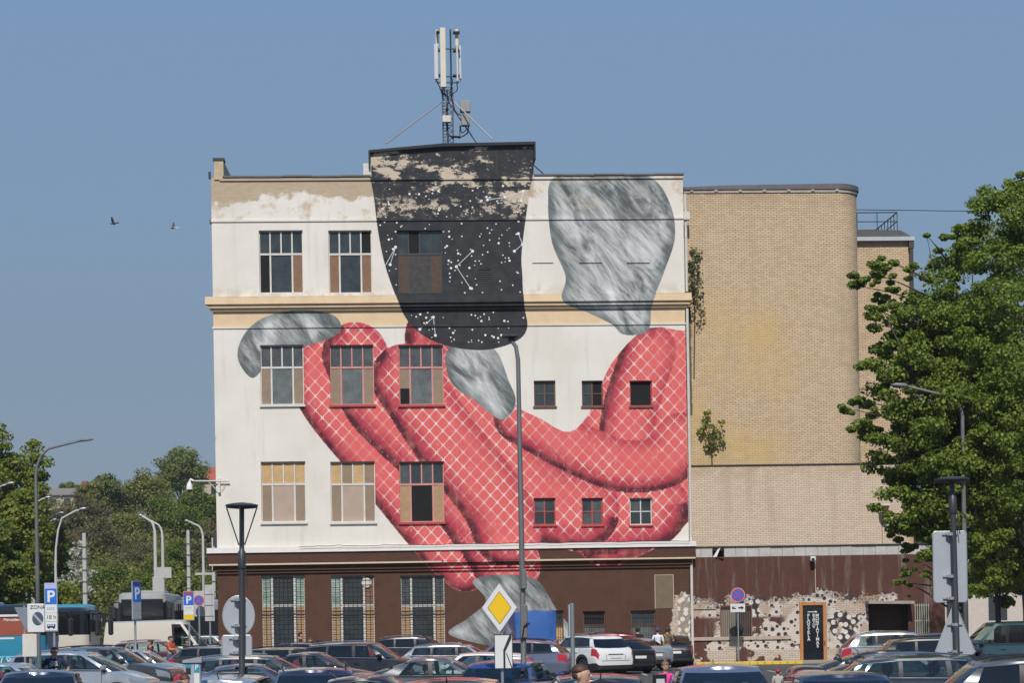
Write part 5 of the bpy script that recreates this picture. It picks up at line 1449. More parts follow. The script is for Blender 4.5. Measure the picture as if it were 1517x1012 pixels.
M['leaf_olive'] = leafmat('olive distant leaves', (.14,.15,.028), (.29,.29,.06), (.27,.23,.06))
M['twig'] = leafmat('budding brown twigs', (.115,.098,.045), (.24,.20,.085), (.20,.185,.05))
M['blossom'] = leafmat('white blossom', (.36,.38,.27), (.66,.64,.54))
M['bark'] = plain('bark', (.075,.06,.048), .9, var=.4, scale=4)
def leaf_mesh(name, centers, radii, per, size, mat, seed, squash=.75, aspect=.8):
    rg = np.random.RandomState(seed)
    centers = np.asarray(centers, 'f'); radii = np.asarray(radii, 'f')
    n = len(centers)*per
    idx = np.repeat(np.arange(len(centers)), per)
    if squash < 0:
        pass
    d = rg.normal(size=(n, 3)); d /= np.linalg.norm(d, axis=1)[:, None]+1e-6
    rr = rg.rand(n)**.45
    p = centers[idx]+d*(rr*radii[idx])[:, None]*np.array([1, 1, squash])
    nrm = d*.7+rg.normal(size=(n, 3))*.7+np.array([0, -.15, .55]); nrm /= np.linalg.norm(nrm, axis=1)[:, None]+1e-6
    t = rg.normal(size=(n, 3)); u = np.cross(nrm, t); u /= np.linalg.norm(u, axis=1)[:, None]+1e-6
    v = np.cross(nrm, u)
    s = size*(.55+.9*rg.rand(n))[:, None]
    bend = nrm*s*.18
    V = np.empty((n, 4, 3), 'f')
    V[:, 0] = p-u*s*.5; V[:, 1] = p+v*s*.5*aspect-bend*.0+bend; V[:, 2] = p+u*s*.5; V[:, 3] = p-v*s*.5*aspect+bend
    me = bpy.data.meshes.new(name)
    me.vertices.add(n*4); me.vertices.foreach_set('co', V.ravel())
    me.loops.add(n*4); me.loops.foreach_set('vertex_index', np.arange(n*4, dtype='i'))
    me.polygons.add(n); me.polygons.foreach_set('loop_start', np.arange(0, n*4, 4, dtype='i'))
    me.polygons.foreach_set('use_smooth', np.ones(n, bool))
    me.materials.append(mat); me.update(calc_edges=True); me.validate()
    return me
def clumps(center, rx, ry, rz, n, seed, rmin=.5, rmax=1.1, shell=.5, low_cut=-1.0):
    rg = random.Random(seed); out = []; rad = []
    ph = [rg.uniform(0, 6.28) for _ in range(6)]
    while len(out) < n:
        th = rg.uniform(0, 2*math.pi); cz = rg.uniform(low_cut, 1); s_ = math.sqrt(1-cz*cz)
        k = .82+.16*math.sin(3*th+ph[0]+2*cz)+.12*math.sin(5*th+ph[1]-3*cz)+.10*math.sin(7*cz+ph[2]+2*th)
        r_ = k*(shell+(1-shell)*rg.random()**.5)
        out.append((center[0]+rx*r_*s_*math.cos(th), center[1]+ry*r_*s_*math.sin(th), center[2]+rz*r_*cz)); rad.append(rg.uniform(rmin, rmax))
    return out, rad
def tree(name, label, base, ztop, zlow, rx, mat, ncl, per, size, seed, group=None, trunk_r=.2, ry=None, rmin=.5, rmax=1.1, shell=.5, extra=None, limbs=10, cat='tree'):
    t = thing(name, label, cat, base, 0, group)
    ry = ry or rx*.8
    cen = (0, 0, (ztop+zlow)/2); rz = (ztop-zlow)/2
    cc, rd = clumps(cen, rx-rmin, ry, rz-rmin*.6, ncl, seed, rmin, rmax, shell)
    if extra:
        for e in extra: cc.append(e[:3]); rd.append(e[3])
    obj('crown', leaf_mesh('crown', cc, rd, per, size, mat, seed, .55), t)
    rg = random.Random(seed+1); mb = MB()
    h = zlow+(ztop-zlow)*.75
    mb.tube([(0,0,-.1),(rg.uniform(-.1,.1),0,zlow*.6+.3),(rg.uniform(-.25,.25),.1,h*.6),(rg.uniform(-.3,.3),0,h)], [trunk_r*1.25, trunk_r, trunk_r*.65, trunk_r*.15], 9)
    mb.build('trunk', M['bark'], t, smooth=True)
    if limbs:
        mb = MB()
        for k in range(limbs):
            e = cc[rg.randrange(len(cc))]; z0 = rg.uniform(zlow*.8, max(zlow+.2, e[2]*.75)); z0 = min(z0, e[2])
            md = ((e[0])*.45+rg.uniform(-.3,.3), e[1]*.45, z0+(e[2]-z0)*.6)
            mb.tube([(0,0,z0), md, e], [trunk_r*.38, trunk_r*.22, trunk_r*.06], 6)
        if extra:
            for e in extra[::6]: mb.tube([(e[0]*.25, e[1]*.3, e[2]-.9), (e[0]*.65, e[1]*.6, e[2]-.35), e[:3]], [trunk_r*.25, trunk_r*.15, trunk_r*.04], 6)
        mb.build('limb', M['bark'], t, smooth=True)
    return t
def P_(px, py, Y): return at(px, py, Y)
# big maples on the right
b = P_(1425, 940, 77); ex = []
def exl(pts, Yt, b):
    out = []
    for px, py, r_ in pts:
        q = P_(px, py, Yt); y_ = random.uniform(-1.2, .6)
        for k in range(6): out.append((q.x-b.x+random.gauss(.11*k, .26), y_+random.gauss(0, .3), q.z+random.gauss(-.03*k, .24), r_*random.uniform(.25, .85)))
    return out
ex = exl([(1268,405,.32),(1288,412,.4),(1308,420,.35),(1325,402,.28),(1300,440,.35),(1283,470,.4),(1310,475,.5),(1290,510,.5),(1275,545,.45),(1300,560,.7),(1252,618,.35),(1268,630,.5),(1285,655,.6),(1275,590,.45),(1300,690,.6),(1320,740,.6),(1335,790,.55),(1325,805,.4),(1345,815,.4),(1330,770,.5),(1348,850,.25),(1330,860,.2),(1318,715,.5),(1345,700,.8),(1395,380,.5),(1385,362,.35),(1410,350,.5),(1375,420,.7),(1350,450,.6),(1335,520,.8),(1318,610,.8),(1345,630,.9),(1330,560,.8),(1365,500,.9),(1385,470,.9),(1390,560,.9),(1370,620,.9),(1360,690,.9),(1350,750,.8),(1375,760,.9),(1395,700,.9),(1410,640,.9),(1380,815,.7),(1400,420,.8),(1325,455,.5),(1318,500,.5),(1308,640,.5),(1420,800,.8),(1440,860,.6)], 77, b)
tree('maple_tree', 'broad maple with side branches reaching over the brick stair block', (b.x, 77, 0), P_(1440, 350, 77).z, 2.9, 3.2, M['leaf_maple'], 460, 190, .118, 11, None, .17, 3.0, .28, .70, .34, ex, 26)
b = P_(1540, 940, 84)
ex = exl([(1450,312,.7),(1470,295,.8),(1495,280,.8),(1512,268,.6),(1440,340,.8),(1465,350,1.1),(1425,380,.8),(1490,420,1.2),(1450,460,1.2),(1480,540,1.2),(1510,350,1.2)], 84, b)
tree('maple_tree', 'taller maple at the right edge, its crown reaching highest', (b.x, 84, 0), P_(1530, 265, 84).z, 3.4, 5.0, M['leaf_maple'], 520, 190, .130, 23, None, .24, 4.0, .34, .80, .34, ex, 24)
b = P_(1482, 940, 88)
tree('young_tree', 'low leafy tree filling the gap under the right hand maples', (b.x, 88, 0), 8.5, 1.7, 2.1, M['leaf_spring'], 60, 150, .20, 31, None, .10, 2.0, .45, .8, .4, None, 10)
b = P_(1600, 940, 70)
# small tree rooted on the ledge, creeper on the corner
x_, z_ = fac(1055, 690, OFF-.12)
st = place_b(thing('sapling', 'small sapling growing out of the brick ledge', 'sapling')); 
cc = [(fac(*p, OFF-.2)[0], OFF-.3+random.uniform(-.2,.15), fac(*p, OFF-.2)[1]) for p in [(1040,640),(1046,650),(1045,622),(1048,612),(1058,660),(1062,648),(1055,632),(1067,628),(1070,655),(1052,665),(1060,640),(1043,632)]]
obj('crown', leaf_mesh('crown', cc, [.22]*len(cc), 26, .13, M['leaf_spring'], 41), st)
mb = MB(); mb.tube([(x_, OFF-.15, z_), (x_-.03, OFF-.2, z_+.9)], [.03, .02], 6)
for c_ in cc: mb.tube([(x_-.03, OFF-.2, z_+.75), ((x_+c_[0])/2, OFF-.25, (z_+.9+c_[2])/2), c_], [.015, .012, .006], 5)
mb.build('trunk', M['bark'], st)
iv = place_b(thing('climbing_plant', 'creeper growing up the gap between white factory and brick tower, green above and bare below', 'creeper'))
cc = [(fac(random.uniform(1021, 1038), py, OFF)[0], OFF-.18, fac(1028, py, OFF)[1]) for py in np.linspace(372, 438, 16)]
obj('foliage', leaf_mesh('foliage', cc, [.24]*len(cc), 22, .12, leafmat('thin creeper leaves', (.06,.085,.025), (.15,.17,.06)), 43), iv)
cc = [(fac(random.uniform(1024, 1040), py, OFF)[0], OFF-.15, fac(1028, py, OFF)[1]) for py in np.linspace(440, 480, 10)]
obj('dry_stems', leaf_mesh('dry_stems', cc, [.25]*len(cc), 20, .10, M['twig'], 44), iv)['kind'] = 'stuff'
mb = MB(); xs_ = fac(1026, 440, OFF)[0]; mb.tube([(xs_, OFF-.05, fz(1026, 560, OFF)), (xs_+.1, OFF-.06, fz(1026, 440, OFF)), (xs_, OFF-.06, fz(1026, 372, OFF))], [.03, .025, .01], 6); mb.build('stem', M['bark'], iv)

# hill, rising to the left behind everything
mb = MB(); NX, NY = 40, 24; vs = []
for j in range(NY+1):
    Y = 190+j*16
    for i in range(NX+1):
        X = -210+i*9
        h = 21*max(0, min(1, (Y-215)/150))*(.55+.45*math.exp(-((X+62)/42)**2)) * max(0, min(1, (70-X)/60))
        vs.append((X, Y, h-.3+.7*math.sin(X*.11)*min(1, max(0, (Y-215)/60))))
mb.add(vs, [(j*(NX+1)+i, j*(NX+1)+i+1, (j+1)*(NX+1)+i+1, (j+1)*(NX+1)+i) for j in range(NY) for i in range(NX)])
structure(mb.build('hill', plain('hillside earth and grass', (.055,.065,.03), .95, var=.5, scale=.2), smooth=True, recalc=False))
def hillz(X, Y): return max(0, 21*max(0, min(1, (Y-215)/150))*(.55+.45*math.exp(-((X+62)/42)**2))*max(0, min(1, (70-X)/60))-.4)
BG = 'trees on the wooded slope behind the car park'
# (px centre, top py, base py, Y, half width px, material, kind)
far = [(272,655,740,330,40,'leaf_far','tall rounded tree on the hill crest, just left of the factory wall'),
       (222,690,770,322,46,'leaf_olive','wide olive tree below the highest crown on the crest'),
       (160,694,770,318,34,'leaf_far','round pale green tree on the crest, left of the olive one'),
       (138,706,790,312,26,'leaf_olive','small olive tree between the grey roof and the round pale crown'),
       (95,728,830,296,26,'twig','brown budding thicket tree beneath the grey roofed house'),
       (70,735,850,285,26,'twig','thin brown tree behind the small curved lamps'),
       (186,704,780,326,24,'leaf_mid','narrow green tree between the two round crowns'),
       (105,712,740,420,13,'leaf_far','tiny distant tree beside the grey roofed house'),
       (298,705,800,300,36,'leaf_mid','fresh green tree standing close to the factory corner'),
       (262,728,820,285,48,'leaf_mid','dense green tree halfway up the slope, below the tallest crown'),
       (190,752,830,282,44,'leaf_olive','yellow green tree in the middle of the slope'),
       (130,725,815,300,34,'twig','brown budding tree left on the slope, below the grey roof'),
       (150,765,850,262,40,'twig','bare brown thicket tree above the blossoming bush'),
       (208,790,880,250,46,'twig','brownish tree low on the slope, behind the paired lamps'),
       (262,790,890,240,44,'leaf_mid','dark green tree low on the slope, behind the right lamp'),
       (310,760,880,236,34,'twig','brown green tree directly against the factory edge'),
       (100,770,870,240,30,'twig','thin brown tree between the curved lamp and the blossom'),
       (165,830,905,215,46,'leaf_mid','low dark tree behind the tall concrete post'),
       (225,840,905,212,46,'leaf_mid','low dark tree behind the sign backs'),
       (290,838,905,208,46,'leaf_mid','low dark tree behind the blue parking sign'),
       (112,838,905,205,40,'leaf_mid','low dark tree behind the blossoming bush')]
for k, (px, pt, pb, Y, hwp, mt, lab) in enumerate(far):
    x = gx(px, Y); base = hillz(x, Y); zt_ = P_(px, pt, Y).z; rx_ = hwp*1.16*Y/F
    zl = min(zt_-rx_*1.2, P_(px, pb, Y).z); zl = max(zl, base+.5)
    tree('slope_tree', lab, (x, Y, base), zt_-base, max(.6, zl-base), rx_, M[mt], 70, 150, .26*Y/260*(.8 if mt == 'twig' else 1.0), 100+k, BG, .22, rx_*.8, rx_*.20, rx_*.42, .35, None, 6)
# undergrowth mass on the slope
cc = []; rd = []
rg = random.Random(3)
for k in range(480):
    px = rg.uniform(-170, 330); Y = rg.uniform(200, 330); x = gx(px, Y); cc.append((x, Y, hillz(x, Y)+rg.uniform(.5, 6.5))); rd.append(rg.uniform(1.6, 3.4))
o = obj('undergrowth', leaf_mesh('undergrowth', cc, rd, 150, .30, M['leaf_olive'], 77)); o['kind'] = 'stuff'
# near trees at the left edge
for k, (px, Y, ztop_py, hwp, mt, seed, lab) in enumerate([
    (6, 150, 606, 56, 'leaf_spring', 301, 'tall tree cut by the left edge of the picture'),
    (52, 160, 632, 34, 'leaf_spring', 305, 'slim tree with sparse top beside the dark street lamp'),
    (30, 138, 700, 52, 'leaf_spring', 302, 'yellow green tree in front of the tall tree at the left edge'),
    (84, 165, 760, 28, 'leaf_mid', 303, 'bushy green tree behind the white curved lamp'),
    (-10, 128, 760, 60, 'leaf_mid', 304, 'dark lower tree at the left edge behind the coaches')]):
    x = gx(px, Y); zt_ = P_(px, ztop_py, Y).z
    tree('roadside_tree', lab, (x, Y, 0), zt_, 1.6, hwp*Y/F, M[mt], 110, 170, .22, seed, 'roadside trees at the left edge', .2, None, .5, 1.0, .38, None, 12)
x = gx(118, 150)
tree('blossoming_tree', 'white blossoming bush like tree behind the parking sign', (x, 150, 0), P_(118, 797, 150).z, 1.2, 30*150/F, M['blossom'], 46, 48, .20, 401, None, .12, None, .35, .7, .35, None, 8)
x = gx(128, 149)
tree('green_bush', 'light green bush under the white blossoming tree', (x-.6, 147, 0), P_(118, 838, 147).z, .3, 26*147/F, M['leaf_spring'], 30, 70, .25, 402, None, .08, None, .4, .8, .35, None, 4, 'bush')
# trees behind the right edge
for k, (px, Y, py, hwp) in enumerate([(1420, 150, 760, 70), (1520, 160, 700, 90), (1610, 140, 650, 90)]):
    x = gx(px, Y); zt_ = P_(px, py, Y).z
    tree('street_tree', ['rounded tree far behind the triangular sign', 'tree far behind the teal minibus', 'tree beyond the right edge of the picture'][k], (x, Y, 0), zt_, 2.5, hwp*Y/F, M['leaf_mid'], 60, 90, .34, 500+k, 'trees far behind on the right', .2, None, .6, 1.2, .38, None, 8)

# distant houses
def house(label, px, Y, py_eave, py_ridge, w_, zbase, wall, roof, chim=True):
    x = gx(px, Y); t = thing('distant_house', label, 'house', (x, Y, zbase), 0)
    ze = P_(px, py_eave, Y).z-zbase; zr_ = P_(px, py_ridge, Y).z-zbase; d_ = w_*.7
    mb = MB(); mb.box(-w_/2, w_/2, 0, d_, -1, ze); mb.build('wall', wall, t)
    mb = MB(); e = .5; mb.add([(-w_/2-e,-e,ze-.1),(w_/2+e,-e,ze-.1),(w_/2+e,d_+e,ze-.1),(-w_/2-e,d_+e,ze-.1),(-w_/2+.6,d_/2,zr_),(w_/2-.6,d_/2,zr_)], [(0,1,5,4),(2,3,4,5),(1,2,5),(3,0,4),(3,2,1,0)])
    r_ = mb.build('roof', roof, t)
    if chim:
        mb = MB(); mb.box(w_*.3, w_*.3+.9, d_*.3, d_*.3+.9, ze, zr_+1.2); mb.build('chimney', plain('chimney brick', (.32,.08,.05), .85), r_)
    for i in range(3):
        xx = -w_/2+w_*(i+.5)/3
        mb = MB(); mb.box(xx-.6, xx+.6, -.06, .05, ze-2.2, ze-.7); mb.build('window', M['pane_dark'], t)
    return t
house('grey roofed house with a red chimney far off on the hill', 103, 400, 733, 722, 8, hillz(gx(103, 400), 400), plain('far wall', (.42,.36,.30), .9), plain('grey far roof', (.19,.175,.16), .9))
house('red tiled house peeping out at the factory corner', 322, 345, 712, 690, 10, hillz(gx(322, 345), 345), plain('far cream wall', (.45,.38,.30), .9), plain('red far tiles', (.38,.09,.055), .9))
# pale block behind the right trees
x = gx(1520, 175); t = thing('pale_block', 'pale plastered block glimpsed through the trees on the right', 'building', (x, 175, 0), 0)
mb = MB(); mb.box(-8, 14, 0, 10, 0, 9); mb.build('wall', plain('pale far plaster', (.55,.48,.42), .9), t)
mb = MB(); mb.prism([(-8.5, 9), (14.5, 9), (13, 11), (-7, 11)], -.4, 10.4); mb.build('roof', plain('red far roof', (.34,.07,.05), .85), t)
for i in range(6):
    for z_ in (1.6, 5.2):
        mb = MB(); mb.box(-6.4+i*3.4, -4.9+i*3.4, -.05, .05, z_, z_+1.9); mb.build('window', M['pane_dark'], t)

# ================================================================ street lamps
LG = 'curved street lamps along the road'
def arm_lamp(px, Y, py_top, tip, mat, label, r_=.09, curve=1.3, group=LG, head=True, tipdz=0.0):
    b = P_(px, 940, Y); zt_ = P_(px, py_top, Y).z; tp = P_(tip[0], tip[1], Y)
    t = thing('street_lamp', label, 'street lamp', (b.x, Y, 0), 0, group)
    dx = tp.x-b.x; zk = zt_-curve
    zt_ = max(zt_, zk+.2)
    pts = [(0,0,0),(0,0,zk*.5),(0,0,zk)]
    for a in (20, 45, 70): pts.append((dx*.34*(1-math.cos(R(a))), 0, zk+(tp.z-.35-zk)*math.sin(R(a))))
    pts += [(dx*.62, 0, tp.z-.14), (dx*.78, 0, tp.z-.04)]
    mb = MB(); mb.tube(pts, [r_, r_*.9, r_*.7, r_*.6, r_*.55, r_*.5, r_*.5, r_*.45], 8); mb.build('pole', mat, t, smooth=True)
    mb = MB(); s = 1 if dx > 0 else -1
    mb.tube([(dx*.76, 0, tp.z-.05), (dx*.80, 0, tp.z-.01), (dx*.93, 0, tp.z+.02), (dx, 0, tp.z+.02)], [.055, .085, .075, .03], 8)
    mb.build('lamp_head', M['pole_grey'] if mat is M['pole_grey'] else M['steel'], t, smooth=True)
    mb = MB(); mb.box(-r_*1.1, r_*1.1, -r_*1.1, r_*1.1, .5, 1.1); mb.build('hatch_cover', mat, t)
    return t
arm_lamp(57, 118, 668, (138, 652), M['pole_grey'], 'dark tall street lamp at the left with long arm pointing right', .13, 1.4)
arm_lamp(84, 125, 756, (129, 754), M['pale_pole'], 'white curved street lamp in front of the blossoming tree', .11, 3.2)
arm_lamp(40, 150, 740, (76, 737), M['pale_pole'], 'curved street lamp left of the dark tall one', .10, 4.0)
arm_lamp(65, 165, 762, (95, 760), M['pale_pole'], 'smaller curved lamp between dark post and white curved lamp', .09, 3.0)
arm_lamp(62, 195, 772, (84, 770), M['steel'], 'smallest curved lamp, farthest off among the left ones', .09, 2.0)
arm_lamp(-22, 130, 722, (22, 716), M['steel'], 'lamp arm entering at the left edge of the picture', .11, 2.5)
arm_lamp(232, 140, 770, (205, 764), M['pale_pole'], 'left one of the paired concrete lamps with arm pointing left', .15, 1.0)
arm_lamp(243, 158, 776, (215, 770), M['pale_pole'], 'right one of the paired concrete lamps, a little lower', .15, 1.0)
arm_lamp(303, 165, 778, (273, 772), M['pale_pole'], 'concrete lamp nearest the factory corner with arm pointing left', .14, 1.0)
arm_lamp(1431, 75, 573, (1320, 571), M['pole_grey'], 'tall dark street lamp in front of the maples, arm pointing left', .10, 1.0)
for px, Y, py, lab in ((127, 140, 790, 'banded concrete post right of the blossoming tree'), (281, 170, 786, 'ribbed concrete post left of the no stopping sign'), (318, 170, 797, 'short concrete post at the factory corner'), (50, 150, 845, 'pale post left of the parking sign')):
    b = P_(px, 940, Y); zt_ = P_(px, py, Y).z
    t = thing('concrete_post', lab, 'post', (b.x, Y, 0), 0, 'concrete posts along the road')
    mb = MB(); mb.tube([(0,0,0),(0,0,zt_)], [.18, .13], 8); mb.build('shaft', M['pale_pole'], t, smooth=True, angle=40)
    mb = MB()
    for k in range(7): mb.lathe([(.165,-.05),(.165,.05)], 8, 0, 'z', 0, 0, zt_*(.35+.09*k))
    mb.build('band', M['pole_grey'], t)
def garden_lamp(px, Y, py_top, label, lean=0.0, arms=True, hr=.33):
    b = P_(px, 1012, Y); x = P_(px, 1000, Y).x; zt_ = P_(px, py_top, Y).z
    t = thing('garden_lamp', label, 'street lamp', (x, Y, 0), 0, 'slim park lamps with disc heads'); t.rotation_euler = (0, lean, 0)
    zk = zt_-(.95 if arms else .35)
    mb = MB(); mb.tube([(0,0,0),(0,0,.9),(0,0,.95),(0,0,zk-.4)], [.085,.085,.068,.060], 12); mb.build('pole', M['dark_metal'], t, smooth=True, angle=40)
    mb = MB(); mb.lathe([(.075,-.35),(.085,-.3),(.08,0),(.055,.03),(.05,.12),(.05,.14)], 14, 0, 'z', 0, 0, zk-.06); mb.tube([(.06, -.05, zk-.3), (.09, -.06, zk-.5), (.12, -.06, zk-.85)], .012, 5); mb.build('collar', M['dark_metal'], t, smooth=True, angle=40)
    mb = MB(); mb.tube([(0,0,zk), (0,0,zt_-.1)], .052, 8)
    if arms:
        for s in (-1, 1):
            mb.tube([(s*.06, 0, zk+.08), (s*hr*.94, 0, zt_-.08)], .014, 6)
        for s in (-1, 1): mb.tube([(0, s*.06, zk+.08), (0, s*hr*.94, zt_-.08)], .014, 6)
    mb.build('strut', M['dark_metal'], t, smooth=True, angle=40)
    mb = MB(); mb.lathe([(.06,-.12),(hr*.85,-.1),(hr,-.06),(hr,-.03),(hr*.6,.0),(.02,.02)], 28, 0, 'z', 0, 0, zt_); mb.build('lamp_head', M['dark_metal'], t, smooth=True, angle=40)
    return t, x
gl1, xl1 = garden_lamp(357, 45, 746, 'park lamp with cup shaped struts carrying the round sign back', R(.9), True, .34)
gl2, xl2 = garden_lamp(1419, 45, 707, 'park lamp with flat head in front of the right hand tree', R(-.6), False, .36)
# tall lamp in front of the painting
Y = 45; x = P_(776, 1000, Y).x; zt_ = P_(774, 498, Y).z
t = thing('tall_lamp', 'tall slim dark lamp standing in front of the mural', 'street lamp', (x, Y, 0), 0)
mb = MB(); mb.tube([(0,0,0),(0,0,1.2),(0,0,1.25),(0,0,3.4),(-.01,0,zt_-.5),(-.05,0,zt_-.22),(-.15,0,zt_-.08)], [.075,.075,.06,.058,.045,.042,.04], 10); mb.build('pole', M['pole_grey'], t, smooth=True, angle=40)
mb = MB(); mb.rbox(-.34, .0, -.14, .14, zt_-.03, zt_+.03, .02); mb.rbox(-.22, -.06, -.08, .08, zt_-.09, zt_-.032, .02); mb.tube([(-.2,0,zt_+.03),(-.2,0,zt_+.09)], .012, 5); mb.build('lamp_head', M['dark_metal'], t)
for py, lab in ((858, 0), (918, 1)):
    z_ = P_(775, py, Y).z
    mb = MB()
    if lab == 0: mb.rbox(-.03, .09, -.14, -.06, z_-.22, z_+.2, .02)
    else: mb.rbox(-.06, .10, -.13, -.055, z_-.4, z_+.3, .02)
    mb.build('control_box', M['pole_grey'], t)
mb = MB(); z_ = P_(780, 925, Y).z; mb.tube([(-.02,-.14,z_-.3),(.02,-.16,z_-.05),(.08,-.16,z_)], .014, 5); mb.rbox(.06, .14, -.19, -.12, z_-.02, z_+.03, .01); mb.build('sensor_arm', M['black'], t)

# ================================================================ road signs
def clamp(mb, z_, r_=.07, w_=.28, y=-.0):
    mb.lathe([(r_,-.03),(r_,.03)], 12, 0, 'z', 0, y, z_); mb.box(-w_, w_, y+r_-.005, y+r_+.022, z_-.015, z_+.015); mb.box(-.085, -.06, y-.03, y+.08, z_-.025, z_+.025)
def ngon(n, r_, cx=0, cz=0, a0=0, sx=1): return [(cx+sx*r_*math.cos(a0+2*math.pi*k/n), cz+r_*math.sin(a0+2*math.pi*k/n)) for k in range(n)]
def rrect(w_, h, r_=.05):
    P = []
    for cx, cz, a0 in ((w_/2-r_, h/2-r_, 0), (-w_/2+r_, h/2-r_, 90), (-w_/2+r_, -h/2+r_, 180), (w_/2-r_, -h/2+r_, 270)):
        for k in range(4): a = R(a0+30*k); P.append((cx+r_*math.cos(a), cz+r_*math.sin(a)))
    return P
SB = 'grey sign backs fixed to the park lamps'
def backsign(px, py, Y, poly, label, rz=0, clamps=(0,)):
    q = P_(px, py, Y); t = thing('road_sign', label, 'road sign', (q.x, Y+.10, q.z), rz, None)
    mb = MB(); mb.prism(poly, 0, .012); mb.build('plate', M['sign_back'], t)
    mb = MB(); n_ = len(poly)
    for i in range(n_):
        a, b = poly[i], poly[(i+1) % n_]
        if math.hypot(a[0]-b[0], a[1]-b[1]) < .02: continue
        mb.tube([(a[0], .004, a[1]), (b[0], .004, b[1])], .012, 5)
    mb.build('rim', M['steel'], t)
    for z_ in clamps:
        mb = MB(); clamp(mb, z_, .068, .16, -.10); mb.build('clamp', M['steel'], t)
    return t
backsign(352.5, 913, 45, ngon(32, .42, sx=.80), 'back of a round grey sign on the left park lamp', R(0), (.34, -.2))
backsign(350, 957, 45, rrect(.62, .42, .03), 'back of a small square plate under the round sign', 0, (.15, -.15))
backsign(1409, 840, 45, rrect(.70, 1.48, .06), 'back of a tall rectangular sign on the right park lamp', 0, (.68, -.2, -.66))
backsign(1416, 933, 45, [(-.42,-.48),(-.36,-.53),(.36,-.53),(.42,-.48),(.04,.48),(-.04,.48)], 'back of a triangular sign under the tall rectangular one', 0, (.1, -.46))
# priority road sign with its route plate
Y = 43.5; q = P_(740, 901, Y)
t = thing('priority_road_sign', 'yellow diamond priority sign with white border', 'road sign', (q.x, Y, q.z), R(-4))
dia = lambda s_: [(s_*.72, 0), (0, s_), (-s_*.72, 0), (0, -s_)]
mb = MB(); mb.prism(dia(.50), 0, .03); mb.build('plate', M['sign_back'], t)
mb = MB(); mb.prism(dia(.485), -.006, -.001); mb.build('white_border', M['sign_white'], t)
mb = MB(); mb.prism(dia(.335), -.010, -.007); mb.build('black_edge', M['sign_black'], t)
mb = MB(); mb.prism(dia(.32), -.014, -.011); mb.build('yellow_face', M['sign_yellow'], t)
mb = MB(); mb.tube([(.03, .07, -q.z), (.03, .07, .3)], .03, 8); mb.build('post', M['steel'], t)
q2 = P_(746, 966, Y)
t = thing('route_plate', 'white plate with a bent black priority line below the diamond sign', 'road sign', (q2.x, Y-.01, q2.z), R(-4))
hw_, hh = .185, .35
mb = MB(); mb.box(-hw_, hw_, 0, .02, -hh, hh); mb.build('plate', M['sign_white'], t)
mb = MB()
for a, b, c_, e_ in ((-hw_, hw_, hh-.015, hh), (-hw_, hw_, -hh, -hh+.015), (-hw_, -hw_+.012, -hh+.015, hh-.015), (hw_-.012, hw_, -hh+.015, hh-.015)): mb.box(a, b, -.006, -.001, c_, e_)
mb.build('border', M['sign_black'], t)
mb = MB(); mb.prism([(-.005,-.33),(.035,-.33),(.035,.0),(.165,.27),(.165,.335),(.125,.335),(-.005,.03)], -.010, -.007); mb.prism([(.05,-.03),(.065,-.03),(.175,-.33),(.155,-.33)], -.010, -.007); mb.build('route_line', M['sign_black'], t)
# edge-on sign on a grey post
q = P_(849, 1000, 40); zt_ = P_(848, 894, 40).z
t = thing('edge_on_sign', 'grey post with a sign seen edge on, left of the white off-roader', 'road sign', (q.x, 40, 0), 0)
mb = MB(); mb.tube([(0,0,0),(0,0,zt_)], .042, 10); mb.build('post', plain('grey green post', (.26,.29,.28), .5, .4), t, smooth=True, angle=40)
mb = MB(); mb.box(-.07, -.045, -.28, .28, zt_-.62, zt_-.03); mb.build('plate', M['sign_back'], t)
def nostop(px, py, Y, r_, label, plate=None, post=True, name='no_stopping_sign'):
    q = P_(px, py, Y); t = thing(name, label, 'road sign', (q.x, Y, q.z), 0)
    mb = MB(); mb.prism(ngon(28, r_), 0, .02); mb.build('plate', M['sign_red'], t)
    mb = MB(); mb.prism(ngon(28, r_*.995), -.004, -.001); mb.build('rim', M['sign_white'], t)
    mb = MB(); mb.prism(ngon(28, r_*.94), -.008, -.005); mb.build('red_ring', M['sign_red'], t)
    mb = MB(); mb.prism(ngon(28, r_*.76), -.012, -.009); mb.build('blue_face', M['sign_blue'], t)
    mb = MB(); 
    for s in (-1, 1):
        d = r_*.56; w_ = r_*.085; mb.prism([(-s*d-w_, -d+w_*0), (-s*d+w_, -d), (s*d+w_, d), (s*d-w_, d)], -.016-.002*(s+1)/2, -.0135-.002*(s+1)/2)
    mb.build('red_cross', M['sign_red'], t)
    if post: mb = MB(); mb.tube([(.0, .06, -q.z), (0, .06, r_)], .032, 8); mb.build('post', M['steel'], t, smooth=True, angle=40)
    return t, q
Yn = 99.75
t, q = nostop(1093, 882, Yn, .33, 'round no stopping sign on the pavement in front of the barred window')
q2 = P_(1093, 901, Yn)
t = thing('arrow_plate', 'small white plate with tow truck and arrow below the no stopping sign', 'road sign', (q2.x, Yn-.01, q2.z), 0)
mb = MB(); mb.box(-.34, .34, 0, .02, -.2, .19); mb.build('plate', M['sign_white'], t)
mb = MB(); mb.box(.02, .16, -.008, -.002, -.035, .035); mb.add([(.16,-.006,-.09),(.29,-.006,0),(.16,-.006,.09)], [(0,1,2)]); mb.box(-.26, -.09, -.008, -.002, -.06, -.01); mb.box(-.26, -.2, -.008, -.002, -.01, .06); mb.tube([(-.2,-.005,.0),(-.08,-.005,.08)], .008, 4)
mb.build('symbol', M['sign_black'], t)
